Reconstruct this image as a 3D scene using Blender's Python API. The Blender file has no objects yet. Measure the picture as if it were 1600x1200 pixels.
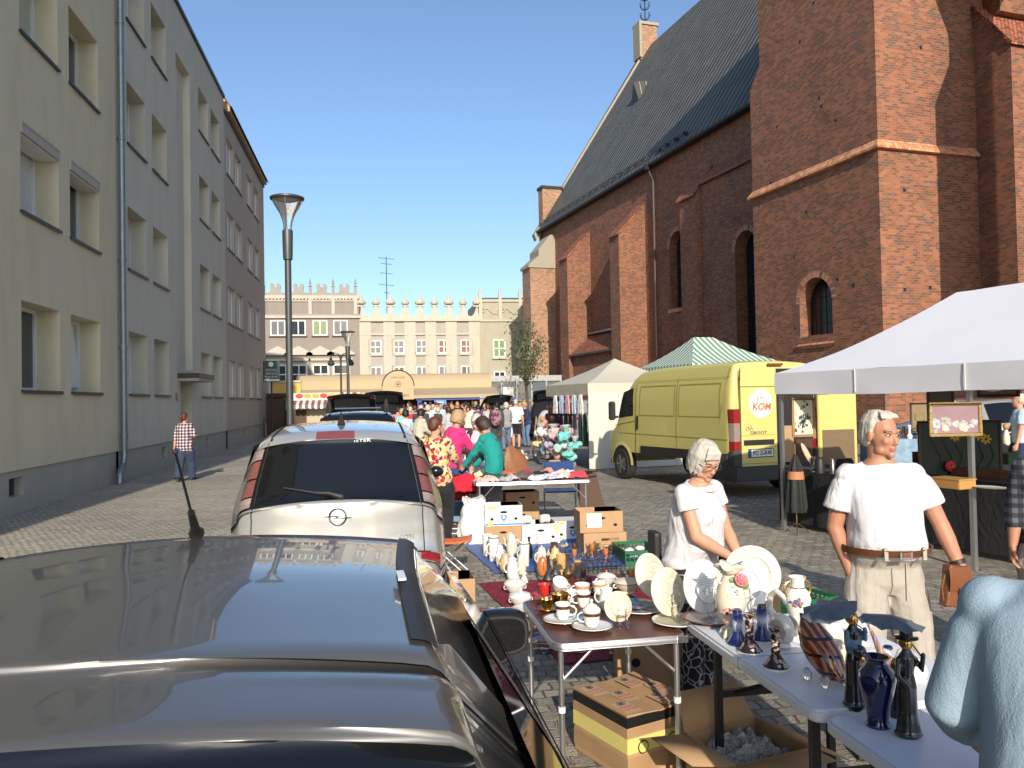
import bpy, bmesh, math, random
from mathutils import Vector, Matrix, Euler
random.seed(7)
rad=math.radians
SC=bpy.context.scene; COL=SC.collection
# ---------------------------------------------------------------- camera frame (used to survey the place)
CH=1.78
_A,_P,_R,FPX=rad(9.7),rad(1.14),rad(1.1),1250.0
_r0=Vector((math.cos(_A),-math.sin(_A),0)); CF=Vector((math.sin(_A)*math.cos(_P),math.cos(_A)*math.cos(_P),math.sin(_P)))
_u0=_r0.cross(CF); CR=_r0*math.cos(_R)-_u0*math.sin(_R); CU=_u0*math.cos(_R)+_r0*math.sin(_R)
def ray(x,y): return CF*FPX+CR*(x-800)+CU*(600-y)
def G(x,y,z=0.0):
    d=ray(x,y); t=(z-CH)/d.z; return Vector((t*d.x,t*d.y,z))
def atY(x,y,Y):
    d=ray(x,y); t=Y/d.y; return Vector((t*d.x,Y,CH+t*d.z))
def atX(x,y,X):
    d=ray(x,y); t=X/d.x; return Vector((X,t*d.y,CH+t*d.z))
# ---------------------------------------------------------------- materials
_M={}
def rgb(h):
    h=h.lstrip('#'); c=[int(h[i:i+2],16)/255 for i in (0,2,4)]
    return tuple((v/12.92 if v<=.04045 else ((v+.055)/1.055)**2.4) for v in c)
def mat(name,col=(.5,.5,.5),rough=.6,metal=0.0,var=.12,vs=9.0,bump=0.0,bs=40.0,coat=0.0,trans=0.0,ior=1.45,emit=None,spec=.5,sheen=0,alpha=1.0,sss=0):
    if name in _M: return _M[name]
    if isinstance(col,str): col=rgb(col)
    m=bpy.data.materials.new(name); m.use_nodes=True; nt=m.node_tree; N=nt.nodes; L=nt.links
    b=N['Principled BSDF']; b.inputs['Roughness'].default_value=rough; b.inputs['Metallic'].default_value=metal
    b.inputs['Coat Weight'].default_value=coat; b.inputs['Coat Roughness'].default_value=.03
    b.inputs['Transmission Weight'].default_value=trans; b.inputs['IOR'].default_value=ior
    b.inputs['Specular IOR Level'].default_value=spec; b.inputs['Sheen Weight'].default_value=sheen; b.inputs['Alpha'].default_value=alpha
    if sss: b.inputs['Subsurface Weight'].default_value=sss; b.inputs['Subsurface Radius'].default_value=(.02,.008,.004)
    tc=N.new('ShaderNodeTexCoord'); nz=N.new('ShaderNodeTexNoise'); nz.inputs['Scale'].default_value=vs; nz.inputs['Detail'].default_value=5
    L.new(tc.outputs['Object'],nz.inputs['Vector'])
    mx=N.new('ShaderNodeMix'); mx.data_type='RGBA'
    mx.inputs[6].default_value=tuple(c*(1-var) for c in col)+(1,); mx.inputs[7].default_value=tuple(min(1,c*(1+var)) for c in col)+(1,)
    L.new(nz.outputs['Fac'],mx.inputs[0]); L.new(mx.outputs[2],b.inputs['Base Color'])
    if emit: b.inputs['Emission Color'].default_value=tuple(emit[:3])+(1,); b.inputs['Emission Strength'].default_value=emit[3]
    if bump:
        n2=N.new('ShaderNodeTexNoise'); n2.inputs['Scale'].default_value=bs; n2.inputs['Detail'].default_value=6
        L.new(tc.outputs['Object'],n2.inputs['Vector'])
        bp=N.new('ShaderNodeBump'); bp.inputs['Strength'].default_value=bump; bp.inputs['Distance'].default_value=.01
        L.new(n2.outputs['Fac'],bp.inputs['Height']); L.new(bp.outputs['Normal'],b.inputs['Normal'])
    _M[name]=m; return m
def nodes(name,rough=.7):
    m=bpy.data.materials.new(name); m.use_nodes=True; _M[name]=m
    N=m.node_tree.nodes; L=m.node_tree.links; b=N['Principled BSDF']; b.inputs['Roughness'].default_value=rough
    return m,N,L,b
def ramp(N,stops,interp='LINEAR'):
    r=N.new('ShaderNodeValToRGB'); r.color_ramp.interpolation=interp; e=r.color_ramp.elements
    while len(e)<len(stops): e.new(.5)
    for i,(p,c) in enumerate(stops): e[i].position=p; e[i].color=tuple(c)+(1,)
    return r
def brickmat(name,c1,c2,mortar,bw=.29,bh=.105,ms=.012,dark=(.07,.045,.04),bump=.6,offset=.5,darkp=.62,rough=.85):
    m,N,L,b=nodes(name,rough)
    uv=N.new('ShaderNodeUVMap'); br=N.new('ShaderNodeTexBrick'); br.inputs['Scale'].default_value=1
    br.offset=offset
    # warp a touch so courses are not ruler-straight
    nz=N.new('ShaderNodeTexNoise'); nz.inputs['Scale'].default_value=2.2; nz.inputs['Detail'].default_value=3
    L.new(uv.outputs[0],nz.inputs['Vector'])
    ad=N.new('ShaderNodeVectorMath'); ad.operation='MULTIPLY_ADD'; ad.inputs[1].default_value=(.03,.022,0)
    L.new(nz.outputs['Color'],ad.inputs[0]); L.new(uv.outputs[0],ad.inputs[2])
    L.new(ad.outputs[0],br.inputs['Vector'])
    br.inputs['Brick Width'].default_value=bw; br.inputs['Row Height'].default_value=bh; br.inputs['Mortar Size'].default_value=ms
    br.inputs['Mortar Smooth'].default_value=.25; br.inputs['Bias'].default_value=0
    br.inputs['Color1'].default_value=(0,0,0,1); br.inputs['Color2'].default_value=(1,1,1,1); br.inputs['Mortar'].default_value=(.5,.5,.5,1)
    r=ramp(N,[(0,dark),(.07,dark),(.16,c1),(.65,c2),(1,tuple(min(1,c*1.25) for c in c2))])
    L.new(br.outputs['Color'],r.inputs[0])
    big=N.new('ShaderNodeTexNoise'); big.inputs['Scale'].default_value=.55; big.inputs['Detail'].default_value=8; big.inputs['Roughness'].default_value=.7
    L.new(uv.outputs[0],big.inputs['Vector'])
    rb=ramp(N,[(.3,(.62,.6,.6)),(.5,(1,1,1)),(.72,(1.12,1.08,1.05))]); L.new(big.outputs['Fac'],rb.inputs[0])
    mu=N.new('ShaderNodeMix'); mu.data_type='RGBA'; mu.blend_type='MULTIPLY'; mu.inputs[0].default_value=1
    L.new(r.outputs[0],mu.inputs[6]); L.new(rb.outputs[0],mu.inputs[7])
    mm=N.new('ShaderNodeMix'); mm.data_type='RGBA'; mm.inputs[7].default_value=tuple(mortar)+(1,)
    L.new(br.outputs['Fac'],mm.inputs[0]); L.new(mu.outputs[2],mm.inputs[6]); L.new(mm.outputs[2],b.inputs['Base Color'])
    fine=N.new('ShaderNodeTexNoise'); fine.inputs['Scale'].default_value=30; fine.inputs['Detail'].default_value=6; L.new(uv.outputs[0],fine.inputs['Vector'])
    hm=N.new('ShaderNodeMath'); hm.operation='MULTIPLY_ADD'; hm.inputs[1].default_value=-.9; L.new(br.outputs['Fac'],hm.inputs[0])
    h2=N.new('ShaderNodeMath'); h2.operation='MULTIPLY_ADD'; h2.inputs[1].default_value=.35; L.new(br.outputs['Color'],h2.inputs[0]); L.new(fine.outputs['Fac'],h2.inputs[2])
    L.new(h2.outputs[0],hm.inputs[2])
    bp=N.new('ShaderNodeBump'); bp.inputs['Strength'].default_value=bump; bp.inputs['Distance'].default_value=.02
    L.new(hm.outputs[0],bp.inputs['Height']); L.new(bp.outputs['Normal'],b.inputs['Normal'])
    return m
# ---------------------------------------------------------------- mesh builder
class MB:
    def __init__(s): s.v=[];s.f=[];s.m=[];s.uv=[];s.mt=[]
    def mi(s,m):
        if m not in s.mt: s.mt.append(m)
        return s.mt.index(m)
    def poly(s,pts,m,uv=None):
        k=len(s.v); s.v+= [Vector(p) for p in pts]; s.f.append(list(range(k,k+len(pts)))); s.m.append(s.mi(m))
        if uv is None:
            n=Vector((0,0,0)); P=s.v[k:]
            for i in range(len(P)):
                a,b_=P[i],P[(i+1)%len(P)]; n+=a.cross(b_)
            n=n.normalized() if n.length>1e-12 else Vector((0,0,1))
            if abs(n.z)>.9: uv=[(p.x,p.y) for p in P]
            else:
                h=Vector((-n.y,n.x,0)).normalized(); w=n.cross(h)
                if abs(n.z)<.2: uv=[(p.dot(h),p.z) for p in P]
                else: uv=[(p.dot(h),p.dot(w)) for p in P]
        s.uv.append([tuple(u[:2]) for u in uv])
    def add(s,vs,fs,m):
        k=len(s.v); s.v+=[Vector(p) for p in vs]; i=s.mi(m)
        for f in fs:
            s.f.append([k+j for j in f]); s.m.append(i); s.uv.append([(s.v[k+j].x+s.v[k+j].y,s.v[k+j].z) for j in f])
    def box(s,c,d,m,rz=0,R=None,taper=1.0):
        x,y,z=[q/2 for q in d]; R=R or Matrix.Rotation(rz,3,'Z'); c=Vector(c)
        P=[c+R@Vector((sx*x*(taper if sz>0 else 1),sy*y*(taper if sz>0 else 1),sz*z)) for sz in(-1,1) for sx,sy in((-1,-1),(1,-1),(1,1),(-1,1))]
        for f in ((3,2,1,0),(4,5,6,7),(0,1,5,4),(1,2,6,5),(2,3,7,6),(3,0,4,7)): s.poly([P[i] for i in f],m)
    def bx(s,x0,x1,y0,y1,z0,z1,m): s.box(((x0+x1)/2,(y0+y1)/2,(z0+z1)/2),(abs(x1-x0),abs(y1-y0),abs(z1-z0)),m)
    def rings(s,R,m,cap=True,close=True):
        n=len(R[0]); vs=[p for r in R for p in r]; fs=[]
        for i in range(len(R)-1):
            for j in range(n if close else n-1):
                a=i*n+j; b=i*n+(j+1)%n; fs.append((a,b,b+n,a+n))
        if cap: fs.append(tuple(range(n-1,-1,-1))); fs.append(tuple(range((len(R)-1)*n,len(R)*n)))
        s.add(vs,fs,m)
    def tube(s,pts,r,m,n=8,cap=True,flat=1.0):
        pts=[Vector(p) for p in pts]; r=r if isinstance(r,(list,tuple)) else [r]*len(pts); R=[]; up=None
        for i,p in enumerate(pts):
            a=pts[max(0,i-1)]; b=pts[min(len(pts)-1,i+1)]; t=(b-a).normalized()
            if up is None: up=Vector((0,0,1)) if abs(t.z)<.9 else Vector((1,0,0))
            x=t.cross(up); 
            if x.length<1e-5: up=Vector((1,0,0)) if abs(t.x)<.9 else Vector((0,1,0)); x=t.cross(up)
            x.normalize(); y=x.cross(t).normalized(); up=y
            R.append([p+(x*math.cos(q)+y*math.sin(q)*flat)*r[i] for q in [2*math.pi*k/n for k in range(n)]])
        s.rings(R,m,cap)
    def lathe(s,prof,m,c=(0,0,0),n=20,R=None,cap=True,sx=1,sy=1):
        c=Vector(c); R=R or Matrix.Identity(3); RR=[]
        for r,z in prof: RR.append([c+R@Vector((max(r,1e-4)*math.cos(2*math.pi*k/n)*sx,max(r,1e-4)*math.sin(2*math.pi*k/n)*sy,z)) for k in range(n)])
        s.rings(RR,m,cap)
    def ell(s,c,r,m,n=12,k=8,R=None):
        r=(r,r,r) if not isinstance(r,(tuple,list)) else r; c=Vector(c); R=R or Matrix.Identity(3); RR=[]
        for i in range(k+1):
            a=-math.pi/2+math.pi*i/k; a=max(-1.55,min(1.55,a))
            RR.append([c+R@Vector((r[0]*math.cos(a)*math.cos(2*math.pi*j/n),r[1]*math.cos(a)*math.sin(2*math.pi*j/n),r[2]*math.sin(a))) for j in range(n)])
        s.rings(RR,m,True)
    def grid(s,f,nu,nv,m,thick=0,uvf=None):
        V=[[Vector(f(i/nu,j/nv)) for j in range(nv+1)] for i in range(nu+1)]
        i0=s.mi(m); k=len(s.v)
        for r in V: s.v+=r
        for i in range(nu):
            for j in range(nv):
                a=k+i*(nv+1)+j; s.f.append([a,a+nv+1,a+nv+2,a+1]); s.m.append(i0)
                q=[(i,j),(i+1,j),(i+1,j+1),(i,j+1)]
                s.uv.append([(uvf or (lambda u,v:(u,v)))(x/nu,y/nv) for x,y in q])
    def prism(s,out,m,axis='z',a=0,b=1,R=None,o=(0,0,0)):
        # out: 2d outline; extrude along axis
        R=R or Matrix.Identity(3); o=Vector(o)
        def P(p,t):
            v={'z':(p[0],p[1],t),'y':(p[0],t,p[1]),'x':(t,p[0],p[1])}[axis]; return o+R@Vector(v)
        A=[P(p,a) for p in out]; B=[P(p,b) for p in out]; n=len(out)
        s.poly(A[::-1],m); s.poly(B,m)
        for i in range(n): s.poly([A[i],A[(i+1)%n],B[(i+1)%n],B[i]],m)
    def xf(s,M):
        s.v=[M@p for p in s.v]; return s
    def join(s,o,M=None):
        k=len(s.v); s.v+=[(M@p if M else p) for p in o.v]
        mp=[s.mi(m) for m in o.mt]
        for f,mm,u in zip(o.f,o.m,o.uv): s.f.append([k+j for j in f]); s.m.append(mp[mm]); s.uv.append(u)
    def mesh(s,name,smooth=True,ang=35,weld=1e-5,bevel=0):
        me=bpy.data.meshes.new(name); me.from_pydata([tuple(p) for p in s.v],[],s.f)
        for m in s.mt: me.materials.append(m)
        uvl=me.uv_layers.new(name='UVMap'); k=0
        me.polygons.foreach_set('material_index',s.m)
        flat=[c for u in s.uv for q in u for c in q]
        if len(flat)==2*len(me.loops): uvl.data.foreach_set('uv',flat)
        bm=bmesh.new(); bm.from_mesh(me)
        if weld: bmesh.ops.remove_doubles(bm,verts=bm.verts,dist=weld)
        bmesh.ops.recalc_face_normals(bm,faces=bm.faces)
        if bevel:
            es=[e for e in bm.edges if len(e.link_faces)==2 and e.calc_face_angle(0)>rad(40)]
            bmesh.ops.bevel(bm,geom=es,offset=bevel,segments=2,affect='EDGES',clamp_overlap=True)
        bm.to_mesh(me); bm.free()
        if smooth:
            me.polygons.foreach_set('use_smooth',[True]*len(me.polygons)); me.set_sharp_from_angle(angle=rad(ang))
        me.update(); return me
    def build(s,name,parent=None,**k):
        o=bpy.data.objects.new(name,s.mesh(name,**k)); COL.objects.link(o)
        if parent is not None: o.parent=parent
        return o
def tag(o,label=None,cat=None,group=None,kind=None):
    if label: o['label']=label
    if cat: o['category']=cat
    if group: o['group']=group
    if kind: o['kind']=kind
    return o
def thing(name,label,cat,loc=(0,0,0),rz=0,group=None):
    o=bpy.data.objects.new(name,None); COL.objects.link(o); o.location=loc; o.rotation_euler=(0,0,rz); o.empty_display_size=.1
    return tag(o,label,cat,group)
def one(name,b,label,cat,loc=(0,0,0),rz=0,group=None,**k):
    o=b.build(name,None,**k); o.location=loc; o.rotation_euler=(0,0,rz); return tag(o,label,cat,group)
def kids(o): return [c for c in bpy.data.objects if c.parent is o]
def dup(o,loc,rz=0,label=None,scale=None,swap=None):
    def cp(a,par):
        c=a.copy(); COL.objects.link(c)
        if par is not None: c.parent=par
        if swap:
            for i,sl in enumerate(c.material_slots):
                if sl.material and sl.material.name in swap: sl.link='OBJECT'; sl.material=swap[a.material_slots[i].material.name]
        for q in kids(a): cp(q,c)
        return c
    r=cp(o,None); r.location=loc; r.rotation_euler=(0,0,rz)
    if scale: r.scale=(scale,)*3 if not isinstance(scale,(tuple,list)) else scale
    if label: r['label']=label
    return r
def text(s,size,m,name='lettering',parent=None,ext=.0008,loc=(0,0,0),rot=(0,0,0),align='CENTER',sx=1.0,bold=0.0,shear=0):
    cu=bpy.data.curves.new(name,'FONT'); cu.body=s; cu.size=size; cu.extrude=ext; cu.align_x=align; cu.align_y='CENTER'; cu.offset=bold; cu.shear=shear; cu.resolution_u=3
    t=bpy.data.objects.new(name,cu); COL.objects.link(t); dg=bpy.context.evaluated_depsgraph_get(); bpy.context.view_layer.update()
    me=bpy.data.meshes.new_from_object(t.evaluated_get(dg)); bpy.data.objects.remove(t); me.materials.clear(); me.materials.append(m)
    o=bpy.data.objects.new(name,me); COL.objects.link(o); o.location=loc; o.rotation_euler=rot; o.scale=(sx,1,1)
    if parent is not None: o.parent=parent
    return o
# ---------------------------------------------------------------- world, sun, camera
SUN_H,SUN_E=rad(3.0),rad(23.5)     # light heads this far east of the street axis; sun height
w=bpy.data.worlds.new('World'); SC.world=w; w.use_nodes=True; wn=w.node_tree
sky=wn.nodes.new('ShaderNodeTexSky'); sky.sky_type='NISHITA'; sky.sun_disc=False; sky.sun_elevation=SUN_E; sky.sun_rotation=math.pi+SUN_H
sky.air_density=1.0; sky.dust_density=1.5; sky.ozone_density=3.4
bg=wn.nodes['Background']; bg.inputs['Strength'].default_value=.15; wn.links.new(sky.outputs[0],bg.inputs[0])
sd=bpy.data.lights.new('sun','SUN'); sd.energy=4.6; sd.angle=rad(.5); sd.color=(1,.9,.76)
so=bpy.data.objects.new('sun',sd); COL.objects.link(so)
ld=Vector((math.sin(SUN_H)*math.cos(SUN_E),math.cos(SUN_H)*math.cos(SUN_E),-math.sin(SUN_E))); so.rotation_euler=ld.to_track_quat('-Z','Y').to_euler(); so.location=(-8,-20,20)
cd=bpy.data.cameras.new('camera'); cam=bpy.data.objects.new('camera',cd); COL.objects.link(cam); SC.camera=cam
cd.sensor_width=36; cd.lens=36*FPX/1600; cd.clip_start=.05; cd.clip_end=3000
cam.matrix_world=Matrix(((CR.x,CU.x,-CF.x,0),(CR.y,CU.y,-CF.y,0),(CR.z,CU.z,-CF.z,CH),(0,0,0,1)))
SC.render.engine='CYCLES'; SC.view_settings.view_transform='Standard'; SC.view_settings.look='None'; SC.view_settings.exposure=0.34; SC.view_settings.gamma=1
# ================================================================ SETTING
# --- ground: granite setts
def settmat(name,c1,c2,joint,bw,bh,rot=0,rough=.75,warp=.35,bump=1.0):
    m,N,L,b=nodes(name,rough)
    tc=N.new('ShaderNodeTexCoord'); mp=N.new('ShaderNodeMapping'); mp.inputs['Rotation'].default_value=(0,0,rot); L.new(tc.outputs['Object'],mp.inputs[0])
    nz=N.new('ShaderNodeTexNoise'); nz.inputs['Scale'].default_value=2.6; nz.inputs['Detail'].default_value=4; nz.inputs['Roughness'].default_value=.6; L.new(mp.outputs[0],nz.inputs[0])
    ad=N.new('ShaderNodeVectorMath'); ad.operation='MULTIPLY_ADD'; ad.inputs[1].default_value=(warp*bw*1.6,warp*bh*1.9,0); L.new(nz.outputs['Color'],ad.inputs[0]); L.new(mp.outputs[0],ad.inputs[2])
    br=N.new('ShaderNodeTexBrick'); br.inputs['Scale'].default_value=1; br.inputs['Brick Width'].default_value=bw; br.inputs['Row Height'].default_value=bh
    br.inputs['Mortar Size'].default_value=.009; br.inputs['Mortar Smooth'].default_value=.6; br.offset=.45; br.squash=1.0
    br.inputs['Color1'].default_value=(0,0,0,1); br.inputs['Color2'].default_value=(1,1,1,1); br.inputs['Mortar'].default_value=(.5,.5,.5,1)
    L.new(ad.outputs[0],br.inputs['Vector'])
    r=ramp(N,[(0,c1),(.5,tuple((a+q)/2 for a,q in zip(c1,c2))),(1,c2)]); L.new(br.outputs['Color'],r.inputs[0])
    pat=N.new('ShaderNodeTexNoise'); pat.inputs['Scale'].default_value=.35; pat.inputs['Detail'].default_value=7; L.new(tc.outputs['Object'],pat.inputs[0])
    rp=ramp(N,[(.3,(.72,.72,.74)),(.55,(1,1,1)),(.75,(1.12,1.08,1.0))]); L.new(pat.outputs['Fac'],rp.inputs[0])
    sp=N.new('ShaderNodeTexNoise'); sp.inputs['Scale'].default_value=55; sp.inputs['Detail'].default_value=5; L.new(tc.outputs['Object'],sp.inputs[0])
    rs=ramp(N,[(.3,(.7,.7,.7)),(.7,(1.25,1.25,1.25))]); L.new(sp.outputs['Fac'],rs.inputs[0])
    cur=r.outputs[0]
    for q in (rp,rs):
        mu=N.new('ShaderNodeMix'); mu.data_type='RGBA'; mu.blend_type='MULTIPLY'; mu.inputs[0].default_value=1
        L.new(cur,mu.inputs[6]); L.new(q.outputs[0],mu.inputs[7]); cur=mu.outputs[2]
    jn=N.new('ShaderNodeTexNoise'); jn.inputs['Scale'].default_value=1.3; jn.inputs['Detail'].default_value=6; L.new(tc.outputs['Object'],jn.inputs[0])
    rj=ramp(N,[(.42,tuple(c*.35 for c in joint)),(.6,joint)]); L.new(jn.outputs['Fac'],rj.inputs[0])
    mm=N.new('ShaderNodeMix'); mm.data_type='RGBA'; L.new(br.outputs['Fac'],mm.inputs[0]); L.new(cur,mm.inputs[6]); L.new(rj.outputs[0],mm.inputs[7]); L.new(mm.outputs[2],b.inputs['Base Color'])
    h=N.new('ShaderNodeMath'); h.operation='MULTIPLY_ADD'; h.inputs[1].default_value=-1.6; L.new(br.outputs['Fac'],h.inputs[0])
    h2=N.new('ShaderNodeMath'); h2.operation='MULTIPLY_ADD'; h2.inputs[1].default_value=.7; L.new(br.outputs['Color'],h2.inputs[0]); L.new(sp.outputs['Fac'],h2.inputs[2]); L.new(h2.outputs[0],h.inputs[2])
    bp=N.new('ShaderNodeBump'); bp.inputs['Strength'].default_value=bump; bp.inputs['Distance'].default_value=.012; L.new(h.outputs[0],bp.inputs['Height']); L.new(bp.outputs['Normal'],b.inputs['Normal'])
    return m
setts=settmat('granite setts',(.20,.185,.155),(.37,.335,.27),(.36,.30,.21),.125,.115,rad(4),warp=.5)
slabs=settmat('small pavement setts',(.35,.32,.26),(.50,.455,.36),(.26,.23,.17),.105,.10,rad(1),warp=.5,bump=.8)
b=MB(); b.poly([(-900,-300,0),(900,-300,0),(900,1500,0),(-900,1500,0)],setts); tag(b.build('ground',weld=0),kind='structure')
b=MB(); b.poly([(-6.6,-6,.006),(-1.9,-6,.006),(-1.9,60,.006),(-6.6,60,.006)],slabs); tag(b.build('pavement',weld=0),kind='structure')
b=MB(); b.box((-1.83,27,.003),(.12,66,.05),mat('kerb granite',(.3,.29,.27),.8,bump=.4)); tag(b.build('kerb'),kind='structure')
# --- apartment row on the left
def plas(name,c):
    m=mat(name,c,.92,var=.05,vs=1.2,bump=.25,bs=160); nt=m.node_tree; N=nt.nodes; L=nt.links; b_=N['Principled BSDF']
    tc=N.new('ShaderNodeTexCoord'); mp=N.new('ShaderNodeMapping'); mp.inputs['Scale'].default_value=(1.3,1.3,.35); L.new(tc.outputs['Object'],mp.inputs[0])
    n=N.new('ShaderNodeTexNoise'); n.inputs['Scale'].default_value=1.6; n.inputs['Detail'].default_value=9; n.inputs['Roughness'].default_value=.65; L.new(mp.outputs[0],n.inputs[0])
    r=ramp(N,[(.3,(.91,.905,.89)),(.5,(1,1,1)),(.75,(1.03,1.03,1.02))]); L.new(n.outputs['Fac'],r.inputs[0]); mu=N.new('ShaderNodeMix'); mu.data_type='RGBA'; mu.blend_type='MULTIPLY'; mu.inputs[0].default_value=1
    src=b_.inputs['Base Color'].links[0].from_socket; L.new(src,mu.inputs[6]); L.new(r.outputs[0],mu.inputs[7]); L.new(mu.outputs[2],b_.inputs['Base Color']); return m
P1=plas('cream render',(.63,.575,.41)); P2=plas('grey render',(.57,.55,.46)); P3=plas('pinkish render',(.45,.40,.34)); P4=plas('plinth render',(.40,.385,.33))
ROOFD=mat('dark sheet flashing',(.03,.03,.033),.45,metal=.4); SILL=mat('brown metal sill',(.06,.05,.045),.5,metal=.3)
FRW=mat('white window frame',(.72,.72,.7),.4); GLS=mat('window glass',(.035,.045,.05),.04,spec=.9,var=.3,vs=2); ZINC=mat('zinc pipe',(.24,.28,.31),.42,metal=.65,var=.2,vs=5)
BLIND=mat('window blind cloth',(.45,.47,.36),.8); SHUT=mat('shutter box',(.42,.38,.32),.6); CURT=mat('white curtain',(.6,.6,.57),.8,var=.3,vs=20)
def wall_openings(b,X,y0,y1,z0,z1,holes,m,depth=.35,rev=None):
    # wall sheet in plane X facing +x with rectangular holes and their reveals
    ys=sorted({y0,y1}|{h[0] for h in holes}|{h[1] for h in holes}); zs=sorted({z0,z1}|{h[2] for h in holes}|{h[3] for h in holes})
    for i in range(len(ys)-1):
        for j in range(len(zs)-1):
            cy=(ys[i]+ys[i+1])/2; cz=(zs[j]+zs[j+1])/2
            if any(h[0]<cy<h[1] and h[2]<cz<h[3] for h in holes): continue
            b.poly([(X,ys[i],zs[j]),(X,ys[i+1],zs[j]),(X,ys[i+1],zs[j+1]),(X,ys[i],zs[j+1])],m)
    for h in holes:
        d=h[4] if len(h)>4 else depth
        a,c,e,f=h[:4]; A=X-d; q=rev or m
        b.poly([(X,a,e),(A,a,e),(A,c,e),(X,c,e)],q); b.poly([(X,a,f),(X,c,f),(A,c,f),(A,a,f)],q)
        b.poly([(X,a,e),(X,a,f),(A,a,f),(A,a,e)],q); b.poly([(X,c,e),(A,c,e),(A,c,f),(X,c,f)],q)
def window(par,X,a,c,e,f,depth=.35,box=False,kind=0,open_=False,frame_trim=None):
    A=X-depth; fr=MB(); t=.07
    fr.bx(A-.02,A+.06,a+.002,a+t,e+.002,f-.002,FRW); fr.bx(A-.02,A+.06,c-t,c-.002,e+.002,f-.002,FRW)
    fr.bx(A-.02,A+.058,a+t,c-t,e+.002,e+t,FRW); fr.bx(A-.02,A+.058,a+t,c-t,f-t,f-.002,FRW); fr.bx(A-.02,A+.057,(a+c)/2-.05,(a+c)/2+.05,e+t,f-t,FRW)
    w_=fr.build('window',par,bevel=.004)
    g=MB(); g.bx(A-.03,A+.012,a+.03,c-.03,e+.03,f-.03,[GLS,BLIND,CURT,GLS][kind%4]); g.build('glass',w_)
    s=MB(); s.bx(A+.02,X+.05,a-.03,c+.03,e-.035,e+.004,SILL); s.bx(X+.047,X+.053,a-.033,c+.033,e-.06,e+.001,SILL); s.build('sill',w_)
    if box: q=MB(); q.bx(A+.062,X+.03,a+.004,c-.004,f-.2,f-.003,SHUT); q.bx(X+.028,X+.04,a+.002,c-.002,f-.04,f-.001,SHUT); q.bx(A+.07,X-.02,a+.01,c-.01,f-.23,f-.2,FRW); q.build('shutter_box',w_)
    if open_: q=MB(); q.box((A+.11,(a+c)/2+.02,(e+f)/2),(.05,(c-a)*.45,f-e-.2),FRW,R=Matrix.Rotation(-.1,3,'Y')); q.build('open_sash',w_)
def apartment(label,y0,y1,z1,cols,mt,boxes=(),extra=(),z0=.75,rows=(2.11,5.23,8.38,11.52),hh=1.56,depth=.47,plinth=True,X=-6.0,trim=False):
    t=thing('apartment_building',label,'building',(X-5,(y0+y1)/2,0)); o=Vector((X-5,(y0+y1)/2,0))
    holes=[]; k=0; W=[]
    for (a,c) in cols:
        for r,z in enumerate(rows): holes.append((a,c,z,z+hh,depth)); W.append((a,c,z,z+hh,(a,r) in boxes,k)); k+=1
    b=MB(); allh=holes+list(extra)
    wall_openings(b,X,y0,y1,z0,z1,allh,mt)
    for h in extra: b.poly([(X-h[4],h[0],h[2]),(X-h[4],h[1],h[2]),(X-h[4],h[1],h[3]),(X-h[4],h[0],h[3])],mt)
    b.poly([(X,y0,z1),(X,y1,z1),(X-12,y1,z1),(X-12,y0,z1)],mt); b.poly([(X,y0,0),(X-12,y0,0),(X-12,y0,z1),(X,y0,z1)],mt); b.poly([(X,y1,0),(X,y1,z1),(X-12,y1,z1),(X-12,y1,0)],mt)
    M=Matrix.Translation(-o); b.xf(M); b.build('wall',t,weld=0)
    if plinth:
        p=MB(); vh=[(y,y+.55,.3,.62,.15) for y in ((10.5,14.6,22,26.5,31.5) if y0<20 else (24.3,30.4) if y0<30 else (36.2,38.9,43)) if y0<y<y1-1]
        wall_openings(p,X-.05,y0,y1,0,z0,vh,P4); 
        for h in vh: p.poly([(X-.2,h[0],h[2]),(X-.2,h[1],h[2]),(X-.2,h[1],h[3]),(X-.2,h[0],h[3])],SILL)
        p.poly([(X,y0,z0),(X,y1,z0),(X-.05,y1,z0),(X-.05,y0,z0)],mt); p.xf(M); p.build('plinth',t,weld=0)
    r=MB(); r.bx(X-12,X+.07,y0,y1,z1+.002,z1+.13,ROOFD); r.xf(M); r.build('roof',t)
    n0=set(bpy.data.objects)
    for (a,c,e,f,bx_,k) in W: window(t,X,a,c,e,f,depth,bx_,k*7+int(a) if not trim else 2,open_=(abs(a-17.3)<.1 and e<3))
    for ob in [q for q in bpy.data.objects if q not in n0 and q.type=='MESH']: ob.data.transform(M)
    return t,o
colsA=[(2.3,4.0),(4.8,6.5),(9.0,10.7),(11.7,13.3),(15.0,16.7),(17.28,19.0)]
tA,oA=apartment('cream rendered block of flats nearest on the left, with white shutter boxes over two windows',-2,20.2,14.45,colsA,P1,boxes={(15.0,1),(17.28,1)},extra=[(12.35,13.35,.0,1.25,.3)] and [])
q=MB(); q.bx(-5.97,-5.944,11.4,12.95,.2,1.05,P4); q.bx(-5.975,-5.94,11.5,12.85,.28,.98,SILL); q.xf(Matrix.Translation(-oA)); q.build('basement_hatch',tA)
colsB=[(21.1,22.75),(23.4,25.0),(29.45,31.1),(31.62,33.28)]
tB,oB=apartment('grey rendered middle block of flats with tall recessed stair strip over its doorway',20.2,34.3,14.45,colsB,P2,extra=[(26.2,28.1,2.95,12.9,.22),(26.35,27.95,.0+.76,2.6,.6)])
b=MB(); b.bx(-6.1,-5.35,26.0,28.3,2.66,2.8,SILL); b.bx(-6.1,-5.38,26.05,28.25,2.56,2.655,P4); b.xf(Matrix.Translation(-oB)); b.build('door_canopy',tB)
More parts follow.
